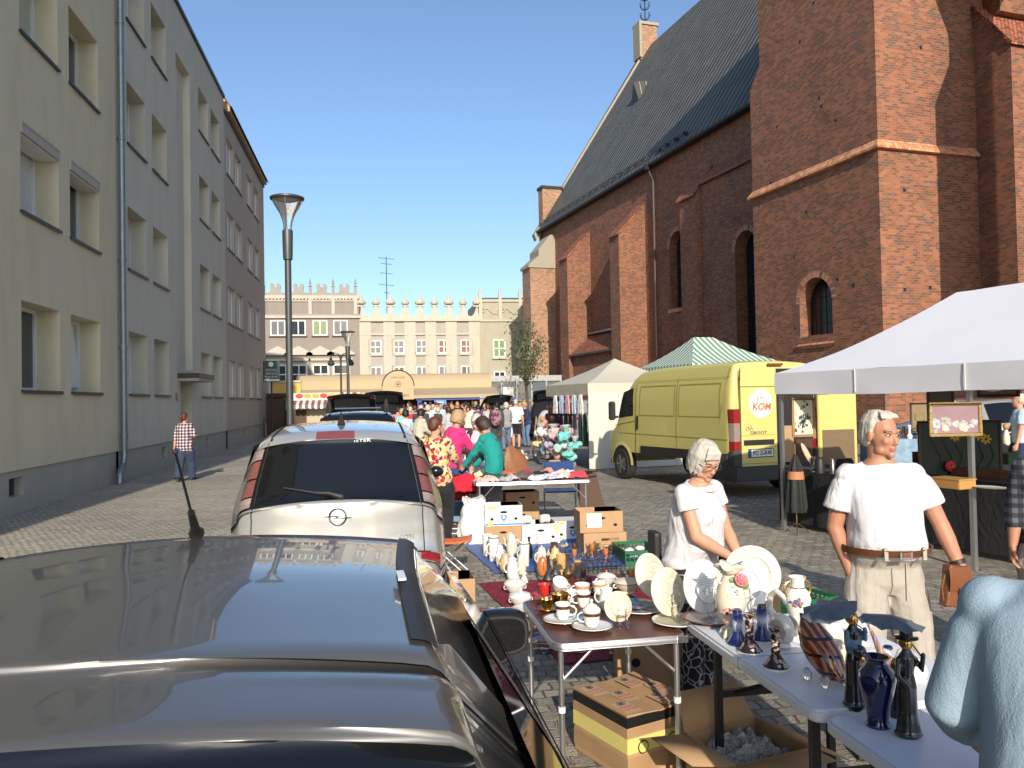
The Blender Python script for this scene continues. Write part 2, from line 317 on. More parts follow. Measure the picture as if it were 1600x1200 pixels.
b=MB(); b.bx(-6.57,-6.5,26.4,27.9,.1,2.55,mat('brown entrance door',(.09,.06,.045),.5)); b.xf(Matrix.Translation(-oB)); d=b.build('door',tB)
b=MB(); b.bx(-6.0,-5.985,25.75,25.95,1.95,2.2,mat('house number plate',(.05,.06,.1),.4)); b.xf(Matrix.Translation(-oB)); b.build('number_plate',tB)
colsC=[(34.85,36.5),(36.95,38.6),(40.2,41.9),(42.55,44.15)]
tC,oC=apartment('pinkish brown block of flats at the far end of the row with a sloped attic',34.3,46.2,13.9,colsC,P3,depth=.18,trim=True)
b=MB(); b.prism([(-6.05,14.04),(-5.8,14.04),(-5.8,14.25),(-7.6,16.9),(-12,17.4),(-12,14.04)],mat('attic cladding',(.42,.27,.15),.7),'y',34.6,46.1)
b.prism([(-5.78,14.24),(-5.70,14.2),(-7.55,17.0),(-12,17.55),(-12,17.42),(-7.6,16.92)],ROOFD,'y',34.5,46.3); b.xf(Matrix.Translation(-oC)); b.build('attic',tC)
# downpipe
t=thing('drainpipe','long grey zinc downpipe running down the seam of the cream and grey flats','drainpipe',(-5.88,20.25,0))
b=MB(); b.tube([(0,0,14.4),(0,0,.75),(0,0,.62),(.0,-.1,.42),(.02,-.38,.3),(.03,-.45,.2),(.03,-.46,.02)],.075,ZINC,n=14); b.build('pipe',t)
for z in (1.1,3.2,5.3,8.2,11,13.6):
    b=MB(); b.lathe([(.078,-.05),(.09,-.045),(.09,.045),(.078,.05)],ZINC,(0,0,z),14); b.box((-.1,0,z),(.12,.03,.03),ZINC); b.build('bracket',t)
# ---------------------------------------------------------------- CHURCH
CO=G(1385,697); CO.z=0; th=rad(8.5)
CM=Matrix.Translation(CO)@Matrix.Rotation(th,4,'Z')   # local x=across (right), y=away along the nave
BR=brickmat('church brick',(.160,.060,.032),(.26,.098,.048),(.28,.205,.145),.225,.088,.0065,dark=(.12,.075,.055),bump=.8)
BRS=brickmat('church gable brick',(.29,.14,.075),(.36,.185,.105),(.36,.29,.21),.27,.1,.012,dark=(.2,.12,.08),bump=.7)
TILE=brickmat('red roof tiles',(.30,.09,.045),(.42,.14,.07),(.08,.03,.02),.18,.13,.02,dark=(.16,.06,.04),bump=1.0)
STONE=mat('pale cap stone',(.30,.27,.21),.85,bump=.3); DGL=mat('dark leaded glass',(.012,.015,.017),.25,bump=.3,bs=25)
MOUL=brickmat('moulded brick ledge',(.48,.2,.1),(.6,.3,.15),(.3,.13,.07),.13,.5,.012,dark=(.4,.17,.09),bump=.8)
def roofmat():
    m,N,L,b=nodes('standing seam copper roof',.65); b.inputs['Metallic'].default_value=.0
    uv=N.new('ShaderNodeUVMap'); wv=N.new('ShaderNodeTexBrick'); wv.inputs['Scale'].default_value=1; wv.offset=.5
    wv.inputs['Brick Width'].default_value=300; wv.inputs['Row Height'].default_value=.55; wv.inputs['Mortar Size'].default_value=.055; wv.inputs['Mortar Smooth'].default_value=.6
    rt=N.new('ShaderNodeMapping'); rt.inputs['Rotation'].default_value=(0,0,rad(90)); L.new(uv.outputs[0],rt.inputs[0]); L.new(rt.outputs[0],wv.inputs['Vector'])
    wv.inputs['Color1'].default_value=(.040,.041,.038,1); wv.inputs['Color2'].default_value=(.052,.053,.049,1); wv.inputs['Mortar'].default_value=(.30,.30,.26,1)
    nz=N.new('ShaderNodeTexNoise'); nz.inputs['Scale'].default_value=.8; nz.inputs['Detail'].default_value=8; L.new(uv.outputs[0],nz.inputs[0])
    rr=ramp(N,[(.3,(.75,.78,.76)),(.7,(1.2,1.18,1.1))]); L.new(nz.outputs['Fac'],rr.inputs[0])
    mu=N.new('ShaderNodeMix'); mu.data_type='RGBA'; mu.blend_type='MULTIPLY'; mu.inputs[0].default_value=1; L.new(wv.outputs['Color'],mu.inputs[6]); L.new(rr.outputs[0],mu.inputs[7]); L.new(mu.outputs[2],b.inputs['Base Color'])
    bp=N.new('ShaderNodeBump'); bp.inputs['Strength'].default_value=1; bp.inputs['Distance'].default_value=.06; L.new(wv.outputs['Fac'],bp.inputs['Height']); L.new(bp.outputs['Normal'],b.inputs['Normal']); return m
ROOF=roofmat()
ch=thing('church','large gothic brick church with a tall tower block, buttresses and a steep dark seamed roof','church',CO,th)
def arch_pts(a,c,e,f,n=10):
    r=(c-a)/2; return [(a,e),(c,e)]+[((a+c)/2+r*math.cos(math.pi*k/n),f-r+r*1.0*math.sin(math.pi*k/n)) for k in range(n+1)]
def arch_wall(b,X,y0,y1,z0,z1,H,m,depth,mrev):
    """wall plane x=X facing -x with arched holes; H list of (a,c,e,f)"""
    hs=sorted(H); ys=[y0]
    for h in hs: ys+=[h[0],h[1]]
    ys.append(y1)
    for i in range(0,len(ys),2):
        n=max(1,int((ys[i+1]-ys[i])/4)); 
        b.poly([(X,ys[i],z0),(X,ys[i+1],z0),(X,ys[i+1],z1),(X,ys[i],z1)],m)
    for a,c,e,f in hs:
        b.poly([(X,a,z0),(X,c,z0),(X,c,e),(X,a,e)],m); r=(c-a)/2; n=12
        arc=[((a+c)/2-r*math.cos(math.pi*k/n),f-r+r*math.sin(math.pi*k/n)) for k in range(n+1)]
        for k in range(n):
            (ya,za),(yb,zb)=arc[k],arc[k+1]; b.poly([(X,ya,za),(X,yb,zb),(X,yb,z1),(X,ya,z1)],m)
            b.poly([(X,ya,za),(X+depth,ya+(.18 if k<0 else 0),za),(X+depth,yb,zb),(X,yb,zb)],mrev)
            # relieving ring of bricks
            cy=(a+c)/2; cz=f-r; o=1+.24/r
            b.poly([(X-.012,ya,za),(X-.012,yb,zb),(X-.012,cy+(yb-cy)*o,cz+(zb-cz)*o),(X-.012,cy+(ya-cy)*o,cz+(za-cz)*o)],RING,uv=[(k*.11+u,.0+v) for u,v in((0,0),(.11,0),(.11,.28),(0,.28))])
        b.poly([(X,a,e),(X+depth,a,e),(X+depth,a,f-r),(X,a,f-r)],mrev); b.poly([(X,c,e),(X,c,f-r),(X+depth,c,f-r),(X+depth,c,e)],mrev)
RING=brickmat('arch brick ring',(.36,.13,.06),(.5,.2,.1),(.4,.33,.25),.105,.29,.010,dark=(.2,.1,.07),bump=.8)
def pane(par,X,a,c,e,f):
    w_=MB(); w_.prism([(y,z) for y,z in arch_pts(a,c,e,f)],DGL,'x',X,X+.05); g=w_.build('window',par,weld=0)
    l=MB(); r=(c-a)/2
    for k in range(1,int((c-a)/.35)+1): y=a+k*(c-a)/(int((c-a)/.35)+1); l.bx(X-.02,X-.002,y-.012,y+.012,e,f-r*.3,ROOFD)
    z=e+.5
    while z<f-r*.6: l.bx(X-.022,X-.003,a,c,z-.012,z+.012,ROOFD); z+=.5
    l.build('leading',g); return g
# tower block
b=MB(); t0,t1,s0,s1=0,9.5,0,7.05; LZ=10.2; TOP=24
arch_wall(b,t0,s0,s1,0,LZ,[(2.42,4.22,3.95,6.15)],BR,.55,BR)
b.poly([(t0,s0,LZ),(t0,s1,LZ),(t0,s1,14.6),(t0,s0,14.6)],BR)
b.poly([(t0,s0,14.6),(t0,s1,14.6),(t0,6.35,15.4),(t0,s0,15.4)],BR); b.poly([(t0,s0,15.4),(t0,6.35,15.4),(t0,6.35,TOP),(t0,s0,TOP)],BR)
b.poly([(t0,s0,0),(t1,s0,0),(t1,s0,TOP),(t0,s0,TOP)],BR); b.poly([(t0,s1,0),(t0,s1,14.6),(t1,s1,14.6),(t1,s1,0)],BR); b.poly([(t0,6.35,15.4),(t1,6.35,15.4),(t1,6.35,TOP),(t0,6.35,TOP)],BR)
b.poly([(t0,s1,14.6),(t1,s1,14.6),(t1,6.35,15.4),(t0,6.35,15.4)],TILE); b.poly([(t0,s0,TOP),(t1,s0,TOP),(t1,6.35,TOP),(t0,6.35,TOP)],TILE); b.poly([(t1,s0,0),(t1,s1,0),(t1,s1,14.6),(t1,6.35,15.4),(t1,6.35,TOP),(t1,s0,TOP)],BR)
tw=b.build('tower',ch,weld=0)
b=MB(); rr=random.Random(3)
for (y,z) in [(rr.uniform(.4,6.8),rr.uniform(1.5,20)) for _ in range(26)]: b.bx(-.004,.0,y,y+.11,z,z+.12,DGL)   # put-log holes
for (x,z) in [(.9,5.2),(2.0,5.3),(1.9,13.6),(1.0,8.6),(1.3,3.1),(2.0,18)]: b.bx(x,x+.12,-.004,0,z,z+.12,DGL)
b.build('putlog_hole',tw,weld=0)
b=MB(); 
for z0_,pr in ((LZ-.28,.02),(LZ-.12,.12)):
    pass
b.poly([(-.16,-.16,LZ-.12),(-.16,s1+.16,LZ-.12),(0,s1,LZ+.12),(0,0,LZ+.12)],MOUL); b.poly([(-.16,-.16,LZ-.12),(0,0,LZ+.12),(4.3,0,LZ+.12),(4.3,-.16,LZ-.12)],MOUL)
b.poly([(-.16,-.16,LZ-.12),(-.16,s1+.16,LZ-.12),(-.16,s1+.16,LZ-.2),(-.16,-.16,LZ-.2)],MOUL); b.poly([(-.16,-.16,LZ-.12),(4.3,-.16,LZ-.12),(4.3,-.16,LZ-.2),(-.16,-.16,LZ-.2)],MOUL)
b.poly([(-.16,-.16,LZ-.2),(-.16,s1+.16,LZ-.2),(0,s1,LZ-.22),(0,0,LZ-.22)],MOUL); b.poly([(-.16,-.16,LZ-.2),(4.3,-.16,LZ-.2),(4.3,0,LZ-.22),(0,0,LZ-.22)],MOUL); b.build('ledge',tw,weld=0)
pane(tw,.5,2.42,4.22,3.95,6.15)
b=MB(); b.poly([(-.12,2.3,3.62),(-.12,4.34,3.62),(.5,4.22,4.05),(.5,2.42,4.05)],MOUL); b.poly([(-.12,2.3,3.62),(-.12,4.34,3.62),(0,4.34,3.52),(0,2.3,3.52)],MOUL); b.build('window_sill',tw)
# right-hand buttress on the tower front, and the big pier nearer, unseen and added to cast the stepped shadow
def buttress(x0,x1,y0,y1,zt,name='buttress',cap=1.0,side='y-',capm=TILE,step=None):
    b=MB(); g=MB()
    if side=='y-':
        b.prism([(y0,0),(y1,0),(y1,zt+cap),(y0,zt)],BR,'x',x0,x1); g.prism([(y0-.12,zt-.04),(y0-.12,zt+.06),(y1,zt+cap+.12),(y1,zt+cap+.01),(y0,zt+.01)],capm,'x',x0-.1,x1+.1)
    else:
        b.prism([(x0,0),(x1,0),(x1,zt+cap),(x0,zt)],BR,'y',y0,y1); g.prism([(x0-.14,zt-.06),(x0-.14,zt+.05),(x1,zt+cap+.14),(x1,zt+cap+.01),(x0,zt+.01)],capm,'y',y0-.06,y1+.06)
    o=b.build(name,ch,weld=0); g.build('cap',o,weld=0); return o
buttress(4.35,6.4,-1.43,0,13.45,cap=1.9,side='y-'); 
b=MB(); b.bx(4.8,6.4,-.7,0,15,TOP,BR); b.build('buttress',ch,weld=0)
b=MB(); b.prism([(1.66,0),(3.5,0),(3.5,24),(2.35,24),(2.35,15.1),(1.66,13.6)],BR,'y',-4.9,-4.2); b.build('shadow_pier',ch,weld=0)
# nave: wall plane x=3, s 7..40.5
NO=3.0; s2=40.5; EZ=16.0
b=MB(); W1=(17.7,19.4,6.8,11.2); W2=(26.3,28.0,6.9,11.3)
arch_wall(b,NO,7.05,s2,0,EZ,[W1],BR,.6,BR)
RX,RZ=13.3,32.4
b.poly([(NO,s2,0),(23.6,s2,0),(23.6,s2,EZ),(RX,s2,RZ),(NO,s2,EZ)],BRS); b.poly([(NO,s2-.6,0),(23.6,s2-.6,0),(23.6,s2-.6,EZ),(RX,s2-.6,RZ),(NO,s2-.6,EZ)],BRS)
b.poly([(23.6,-3,0),(23.6,s2,0),(23.6,s2,EZ),(23.6,-3,EZ)],BR); b.build('nave_wall',ch,weld=0)
pane(ch,NO+.5,*W1)
b=MB(); b.prism([(6.66-.12,0)]*0+[(W1[0]-.15,6.6),(W1[1]+.15,6.6),(W1[1]+.15,6.8),(W1[0]-.15,6.8)],MOUL,'x',NO-.1,NO+.5); b.build('window_sill',ch)
# thickened wall / pillar right of window 1
b=MB(); arch_wall(b,2.2,7.05,14.7,0,12.75,[(10.0,11.7,3.6,9.6)],BR,.7,BR); b.poly([(2.2,14.7,0),(2.2,14.7,12.75),(3,14.7,13.6),(3,14.7,0)],BR); lw=b.build('lower_wall',ch,weld=0)
pane(lw,2.85,10.0,11.7,3.6,9.6)
b=MB(); b.bx(1.95,2.9,14.7,16.35,0,12.3,BR); b.prism([(1.95,12.3),(3.0,12.3),(3.0,13.7)],BR,'y',14.7,16.35); b.build('buttress',ch,weld=0)
b=MB(); b.prism([(1.8,12.2),(1.8,12.32),(3.0,13.92),(3.0,13.72)],TILE,'y',14.66,16.45); b.prism([(2.05,12.7),(2.05,12.82),(3.0,13.75),(3.0,13.6)],TILE,'y',7.1,14.65); b.build('tiled_ledge',ch,weld=0)
buttress(1.2,3.0,22.3,23.6,11.7,cap=1.9,side='x-'); buttress(1.2,3.0,30.6,32.1,11.7,cap=1.9,side='x-')
# corner buttress with stone caps
b=MB(); b.bx(.9,3.0,37.5,39.4,0,12.2,BRS); b.bx(.4,.9,37.5,39.4,0,5.2,BRS); cbt=b.build('corner_buttress',ch,weld=0)
b=MB(); b.prism([(.75,12.15),(.75,12.35),(1.6,13.1),(1.6,13.6),(2.6,14.8),(3.0,14.8),(3.0,12.15)],STONE,'y',37.4,39.5); b.build('stone_cap',cbt); b=MB(); b.prism([(.25,5.15),(.25,5.3),(.9,6.5),(.9,5.15)],STONE,'y',37.4,39.5); b.build('stone_cap',cbt)
# lean-to
b=MB(); b.bx(1.5,3.0,23.7,30.5,0,4.8,BR); lt=b.build('lean_to',ch,weld=0)
b=MB(); b.prism([(1.3,4.75),(1.3,4.87),(3.0,6.35),(3.0,6.2)],TILE,'y',23.6,30.55); b.build('roof',lt,weld=0)
b=MB(); b.bx(1.18,1.3,23.6,30.55,4.72,4.86,ROOFD); b.bx(2.6,3.0,23.6,30.5,6.28,6.42,ZINC); b.build('gutter',lt)
# roof
b=MB(); ex,ez=NO-.45,EZ-.35
def roofuv(p): return (p[1],math.hypot(p[0]-ex,p[2]-ez))
for (ya,yb) in ((6.0,s2-.3),):
    pts=[(ex,ya,ez),(ex,yb,ez),(RX,yb,RZ),(RX,ya-12,RZ),(ex,ya-12,ez)]
    pts=[(ex,-6,ez),(ex,yb,ez),(RX,yb,RZ),(RX,-6,RZ)]
    b.poly(pts,ROOF,uv=[roofuv(p) for p in pts]); pts=[(24,-6,ez),(RX,-6,RZ),(RX,yb,RZ),(24,yb,ez)]; b.poly(pts,ROOF,uv=[roofuv(p) for p in pts])
rf=b.build('roof',ch,weld=0)
b=MB(); b.tube([(ex,7,ez-.05),(ex,s2-.2,ez-.05)],.11,ROOFD,8); b.bx(ex,NO,7,s2-.2,ez-.12,ez-.02,ROOFD); b.build('gutter',ch)
dr=(Vector((RX,0,RZ))-Vector((ex,0,ez))); sl=dr.normalized(); nrm=Vector((-sl.z,0,sl.x))
# snow guard rail near the eave
b=MB()
for k in (.55,.75): p=Vector((ex,0,ez))+sl*k+nrm*.18; b.tube([(p.x,17,p.z),(p.x,s2-1,p.z)],.02,ROOFD,5)
for i in range(24): p=Vector((ex,17+i,ez))+sl*.65; b.box(p+nrm*.1,(.3,.03,.22),ROOFD)
b.build('snow_guard',rf)
def dormer(fy,fs,k):
    p=Vector((ex,0,ez))+sl*fs; b=MB(); h=1.15*k; w_=.75*k
    A=Vector((p.x,fy-w_,p.z)); B=Vector((p.x,fy+w_,p.z)); T=Vector((p.x,fy,p.z+1.9*k)); Bk=Vector((p.x,fy,p.z))+sl*2.6*k
    T.x-=.12
    b.poly([A,B,T],ROOFD); b.poly([B,Bk,T],ROOF); b.poly([A,T,Bk],ROOF); b.build('dormer',rf,weld=0)
pd=None
dormer(33.0,10.2,.85); dormer(14.0,11.5,1.0); dormer(12,4.5,.7)
# gable parapet, pinnacles
b=MB(); pA=Vector((NO-.7,0,EZ-.6)); pB=Vector((RX,0,RZ+.35)); 
b.prism([(pA.x,pA.z),(pA.x+.2,pA.z-.5),(pB.x,pB.z-.6),(pB.x,pB.z)],STONE,'y',s2-.25,s2+.35); b.prism([(24.2,EZ-.6),(pB.x,pB.z),(pB.x,pB.z-.6),(24,EZ-1)],STONE,'y',s2-.25,s2+.35); b.build('gable_coping',ch)
b=MB(); b.bx(12.35,13.95,s2-.5,s2+.6,31,34.1,BRS); pn=b.build('pinnacle',ch,weld=0)
b=MB(); b.bx(12.2,14.1,s2-.62,s2+.72,34.1,34.35,STONE); b.bx(12.2,12.42,s2-.62,s2+.6,31.2,34.1,STONE); b.build('coping',pn)
b=MB(); x=13.1
b.tube([(x,s2,34.3),(x,s2,38.5)],.05,ROOFD,6)
for z in (35.0,35.9,36.7,37.4):
    for a in range(6):
        q=a*math.pi/3; b.tube([(x,s2,z-.3),(x+.35*math.cos(q),s2+.35*math.sin(q),z-.1),(x+.5*math.cos(q),s2+.5*math.sin(q),z+.25),(x+.3*math.cos(q),s2+.3*math.sin(q),z+.3)],.03,ROOFD,5)
b.build('finial',pn)
b=MB(); b.bx(3.0,4.7,s2-.5,s2+.5,15,19.2,BRS); b.bx(2.9,4.8,s2-.6,s2+.6,19.2,19.42,ROOFD); b.build('pinnacle',ch,weld=0)
# rain pipe
b=MB(); b.tube([(ex+.02,20.9,ez-.05),(ex+.1,20.9,ez-.5),(NO-.15,20.9,ez-.9),(NO-.15,20.9,0)],.075,mat('old copper pipe',(.10,.08,.07),.6,metal=.4),10); b.box((ex,20.9,ez-.15),(.3,.3,.35),ROOFD); b.build('downpipe',ch)
# ---------------------------------------------------------------- FAR HOUSES (facades at Y=72)
FY=72.0
GB=plas('taupe facade render',(.25,.22,.19)); CT=plas('cream trim plaster',(.45,.42,.35)); GB2=plas('pale taupe facade render',(.35,.325,.285)); GB3=plas('yellow grey facade render',(.36,.33,.25)); GDK=plas('grey parapet plaster',(.29,.265,.24))
def fx(px,Y=FY): return atY(px,500,Y).x
def fwin(par,cx,z0,z1,w_,o,bars=2,trim=.0,kind=0,cross=1):
    b=MB(); t=.09; a,c=cx-w_/2,cx+w_/2; Y=FY
    if trim: 
        for q in ((a-trim,a,z0-trim,z1+trim),(c,c+trim,z0-trim,z1+trim),(a,c,z1,z1+trim),(a,c,z0-trim,z0)): b.bx(q[0],q[1],Y-.1,Y,q[2],q[3],CT)
    for q in ((a,a+t,z0,z1),(c-t,c,z0,z1),(a+t,c-t,z1-t,z1),(a+t,c-t,z0,z0+t)): b.bx(q[0],q[1],Y-.07,Y,q[2],q[3],FRW)
    for k in range(1,bars): x=a+k*w_/bars; b.bx(x-.045,x+.045,Y-.065,Y,z0+t,z1-t,FRW)
    for k in range(1,cross+1): z=z0+k*(z1-z0)/(cross+1); b.bx(a+t,c-t,Y-.06,Y,z-.04,z+.04,FRW)
    b.bx(a-.12,c+.12,Y-.16,Y,z0-.1-trim,z0-.002-trim,SILL if not trim else CT)
    b.xf(Matrix.Translation(-o)); w1=b.build('window',par)
    g=MB(); g.bx(a+.03,c-.03,Y-.03,Y,z0+.03,z1-.03,[GLS,mat('window behind net curtain',(.16,.165,.17),.15),mat('green curtain',(.16,.24,.10),.3),mat('red curtain',(.22,.07,.06),.3)][kind]); g.xf(Matrix.Translation(-o)); g.build('glass',w1)
# left taupe house
x0,x1=-14.5,-1.3; o=Vector(((x0+x1)/2,FY,0)); hA=thing('townhouse','taupe townhouse with grey scrolled parapet and gabled window heads behind the street lamp','house',o)
M=Matrix.Translation(-o)
b=MB(); b.bx(x0,x1,FY,FY+9,0,9.35,GB); b.bx(x0,x1,FY+.05,FY+9,9.35,11.2,GB); b.xf(M); b.build('wall',hA)
b=MB(); b.bx(x0,x1+.1,FY-.2,FY+.05,9.28,9.5,CT); b.bx(x0,x1+.1,FY-.1,FY+.05,9.5,9.62,GDK); b.bx(x0,x1+.05,FY-.12,FY+.5,11.0,11.28,CT); b.bx(x0,x1,FY-.06,FY+.04,10.75,10.85,CT); b.xf(M); b.build('cornice',hA)
b=MB(); pil=[-12.4,-9.3,-6.25,-3.75-.0,-1.55]; pil=[fx(412)-.0,fx(449),fx(485),fx(521),fx(556)]
for x in pil: b.bx(x-.14,x+.14,FY-.14,FY+.03,9.62,11.0,CT)
k=x0
for i in range(46): 
    k=x0+.15+i*.29
    if k<x1-.2: b.bx(k,k+.15,FY-.1,FY+.04,10.86,10.99,CT)
b.xf(M); b.build('parapet_pilaster',hA)
for x in pil[1:]+[pil[0]]:
    b=MB(); b.box((x,FY+.15,11.7),(.24,.24,.85),GDK); b.lathe([(.2,0),(.05,.12),(.12,.3),(.02,.75)],GDK,(x,FY+.15,12.1),8); b.xf(M); b.build('obelisk',hA)
for i in range(4):
    x=(pil[i]+pil[i+1])/2; b=MB()
    out=[(-.85,0),(.85,0),(.8,.25),(.5,.25),(.4,.45),(.45,.9),(.3,1.1),(.12,1.0),(.16,.8),(.0,.72),(-.16,.8),(-.12,1.0),(-.3,1.1),(-.45,.9),(-.4,.45),(-.5,.25),(-.8,.25)]
    b.prism([(x+p[0],11.28+p[1]*1.0) for p in out],GDK,'y',FY+.02,FY+.3); b.xf(M); b.build('parapet_scroll',hA)
for i,px in enumerate((434,466,500,532)):
    x=fx(px); fwin(hA,x,6.9+.85,6.9+2.2-.3+.3-.0,1.25,o,2,0,[1,0,2,1][i],0); fwin(hA,x,4.6-2.0+.1,5.2,1.35,o,2,.12,0,2)
    b=MB(); b.prism([(x-1.2,6.05),(x+1.2,6.05),(x+1.2,6.2),(x,6.85),(x-1.2,6.2)],CT,'y',FY-.25,FY-.0); b.bx(x-1.0,x+1.0,FY-.15,FY,5.55,5.75,CT); b.xf(M); b.build('window_pediment',hA)
# centre house
x0,x1=-1.3,fx(749); o=Vector(((x0+x1)/2,FY,0)); M=Matrix.Translation(-o)
hB=thing('townhouse','pale townhouse with cream pilasters and a scalloped battlement of ball finials behind the awning','house',o)
b=MB(); b.bx(x0+.002,x1,FY+.02,FY+9,0,9.3,GB2); b.xf(M); b.build('wall',hB)
b=MB(); n=9; xs=[x0+.15+(x1-x0-.3)*i/(n-1) for i in range(n)]
out=[(x0,9.0),(x1,9.0),(x1,10.2)]; pts=[]
for i in range(n-1):
    a,c=xs[i],xs[i+1]
    for k in range(0,17): u=k/16; pts.append((a+(c-a)*u,9.45+.87*min(1,1.45*abs(2*u-1)**2.4)))
pts.append((xs[-1],10.32)); out=[(x0,9.0),(x1,9.0)]+pts[::-1]
b.prism(out,CT,'y',FY-.02,FY+.4); b.bx(x0,x1,FY-.25,FY-.02,8.98,9.15,CT); b.bx(x0,x1,FY-.12,FY+.02,7.75,7.9,CT); b.xf(M); b.build('battlement',hB,weld=0)
for i,x in enumerate(xs):
    b=MB(); k=1.25 if i%2==0 else 1.0
    b.box((x,FY+.2,10.38),(.62*k,.4,.14),CT); b.lathe([(.16,0),(.34*k,.12),(.36*k,.28),(.2,.42*k),(.12,.55*k),(.04,.8*k)],CT,(x,FY+.2,10.45),10)
    if i%2==0:
        for q in (-.25,.25): b.ell((x+q,FY+.2,10.75),(.16,.15,.25),CT,8,6)
    b.xf(M); b.build('finial',hB)
for i in range(6):
    x=x0+.75+(x1-x0-1.5)*i/5 if 0<i<5 else (x0+.5 if i==0 else x1-.5); w_=1.0
    b=MB(); b.bx(x-w_/2,x+w_/2,FY-.1,FY+.02,0,7.75,CT); b.bx(x-w_/2,x+w_/2,FY-.1,FY+.02,7.9,8.98,CT); b.xf(M); b.build('pilaster',hB)
wx=[fx(p) for p in (586,622,658,693,728)]
for i,x in enumerate(wx): fwin(hB,x,5.55+.55,6.9+.4+.0,1.05,o,2,.08,[1,1,1,3,3][i],1); fwin(hB,x,3.9-.6,4.95,1.05,o,2,.08,[1,0,1,1,0][i],1)
# right house
x0,x1=fx(749),fx(900); o=Vector(((x0+x1)/2,FY,0)); M=Matrix.Translation(-o)
hC=thing('townhouse','yellowish grey townhouse with spiral parapet ornament between the tree and the pale house','house',o)
b=MB(); b.bx(x0+.004,x1,FY+.04,FY+9,0,11.0,GB3); b.xf(M); b.build('wall',hC)
b=MB(); b.bx(x0,x1,FY-.1,FY+.04,8.95,9.1,CT); b.bx(x0,x1,FY-.1,FY+.3,10.75,10.9,CT); b.bx(x0+.3,x1,FY+.1,FY+8,11.0,11.14,ROOFD)
pp=[fx(751),fx(782),fx(813),fx(845)]
for x in pp: b.bx(x-.16,x+.16,FY-.12,FY+.04,9.1,10.75,CT); b.box((x,FY+.1,11.25),(.26,.26,.7),CT); b.lathe([(.16,0),(.02,.6)],CT,(x,FY+.1,11.6),6)
b.xf(M); b.build('parapet',hC)
for i in range(3):
    b=MB(); cx=(pp[i]+pp[i+1])/2; z=9.9
    for s in(-1,1): b.tube([(cx+s*(.75+.32*math.cos(q)*(1-q/12)),FY-.03,z-s*.1+.32*math.sin(q)*(1-q/12)) for q in [k*.6 for k in range(16)]],.05,CT,5)
    b.tube([(cx-1.1,FY-.03,z+.1),(cx-.3,FY-.03,z+.25),(cx+.3,FY-.03,z-.25),(cx+1.1,FY-.03,z-.1)],.05,CT,5); b.xf(M); b.build('scroll_relief',hC)
for x,k in ((fx(779),2),(fx(815),1)): fwin(hC,x,5.7,7.3,1.1,o,2,.08,k,1); fwin(hC,x,2.9,4.4,1.05,o,2,.1,0,2)
# roof antenna
t=thing('antenna','thin rooftop television aerial standing above the pale battlemented house','antenna',(fx(606),FY+4,9.2))
b=MB(); b.tube([(0,0,0),(0,0,6.3)],.04,ROOFD,6); b.build('mast',t)
for z,l in ((6.1,.75),(5.6,.5),(4.7,.6),(3.6,.7),(2.9,.25)):
    b=MB(); b.tube([(-l,0,z+.15*l),(l,0,z-.05)],.02,ROOFD,5)
    for k in range(-2,3): b.tube([(k*l*.4,-.25,z),(k*l*.4,.25,z)],.012,ROOFD,4)
    b.build('crossbar',t)
# ---------------------------------------------------------------- restaurant awning building
AY=50.0
TAN=mat('tan awning canvas',(.46,.35,.22),.85,bump=.15,var=.08); TAN2=mat('tan valance canvas',(.37,.30,.20),.85,bump=.15); WOOD=mat('dark stained timber',(.07,.035,.02),.6); BLUEP=mat('blue painted beam',(.03,.07,.3),.5)
xa,xb=atY(462,600,AY).x,atY(768,600,AY).x; o=Vector(((xa+xb)/2,AY,0)); M=Matrix.Translation(-o)
rs=thing('restaurant_terrace','long tan canvas terrace roof with an arched sign across the end of the street','terrace',o)
b=MB(); b.prism([(AY,2.55),(AY,3.1),(AY+.35,3.42),(AY+1.1,3.55),(AY+6,3.7),(AY+6,2.55)],TAN,'x',xa,xb); b.xf(M); b.build('roof_canopy',rs)
b=MB(); b.prism([(AY-.02,2.62),(AY-1.6,2.18),(AY-1.62,1.98),(AY-1.55,1.98),(AY-1.53,2.15),(AY,2.55)],TAN2,'x',xa+.1,xb+.2); b.xf(M); b.build('front_awning',rs)
ax=atY(622,600,AY-1.7).x; b=MB(); n=20; Rr=.95
pts=[(ax-.93,1.93),(ax+.93,1.93)]+[(ax+.93*math.cos(math.pi*k/n),2.72+.95*math.sin(math.pi*k/n)) for k in range(n+1)]
b.prism(pts,TAN,'y',AY-1.78,AY); b.xf(M); sg=b.build('arched_sign',rs)
b=MB(); b.tube([(ax+.95*math.cos(math.pi*k/n),AY-1.8,2.72+.97*math.sin(math.pi*k/n)) for k in range(n+1)],.03,ROOFD,6); b.xf(M); b.build('edge_piping',sg)
LET=mat('brown lettering',(.09,.055,.03),.6)
for s_,z,sz in (('DOBRA KAWA',3.22,.15),('THeRi',2.22,.33)):
    if s_=='DOBRA KAWA': text('DOBRA KARMA',.13,LET,'lettering',sg,.004,(ax-o.x,-1.79,3.25),(rad(90),0,0),sx=.9)
text('Thé&Tɕoɴ'.replace('ɕ','e').replace('ɴ','n'),.34,LET,'lettering',sg,.004,(ax-o.x,-1.79,2.2),(rad(90),0,0),sx=.85)
b=MB(); b.lathe([(.17,0),(.17,.01),(.145,.01),(.145,0)],LET,(ax-o.x,-1.785,2.85),18,R=Matrix.Rotation(rad(90),3,'X'),cap=False); b.lathe([(.07,0),(.07,.01)],LET,(ax-o.x,-1.785,2.85),8,R=Matrix.Rotation(rad(90),3,'X')); b.build('emblem',sg)
b=MB(); b.bx(xa+1.5,xb,AY+5.8,AY+6,0,2.5,WOOD)
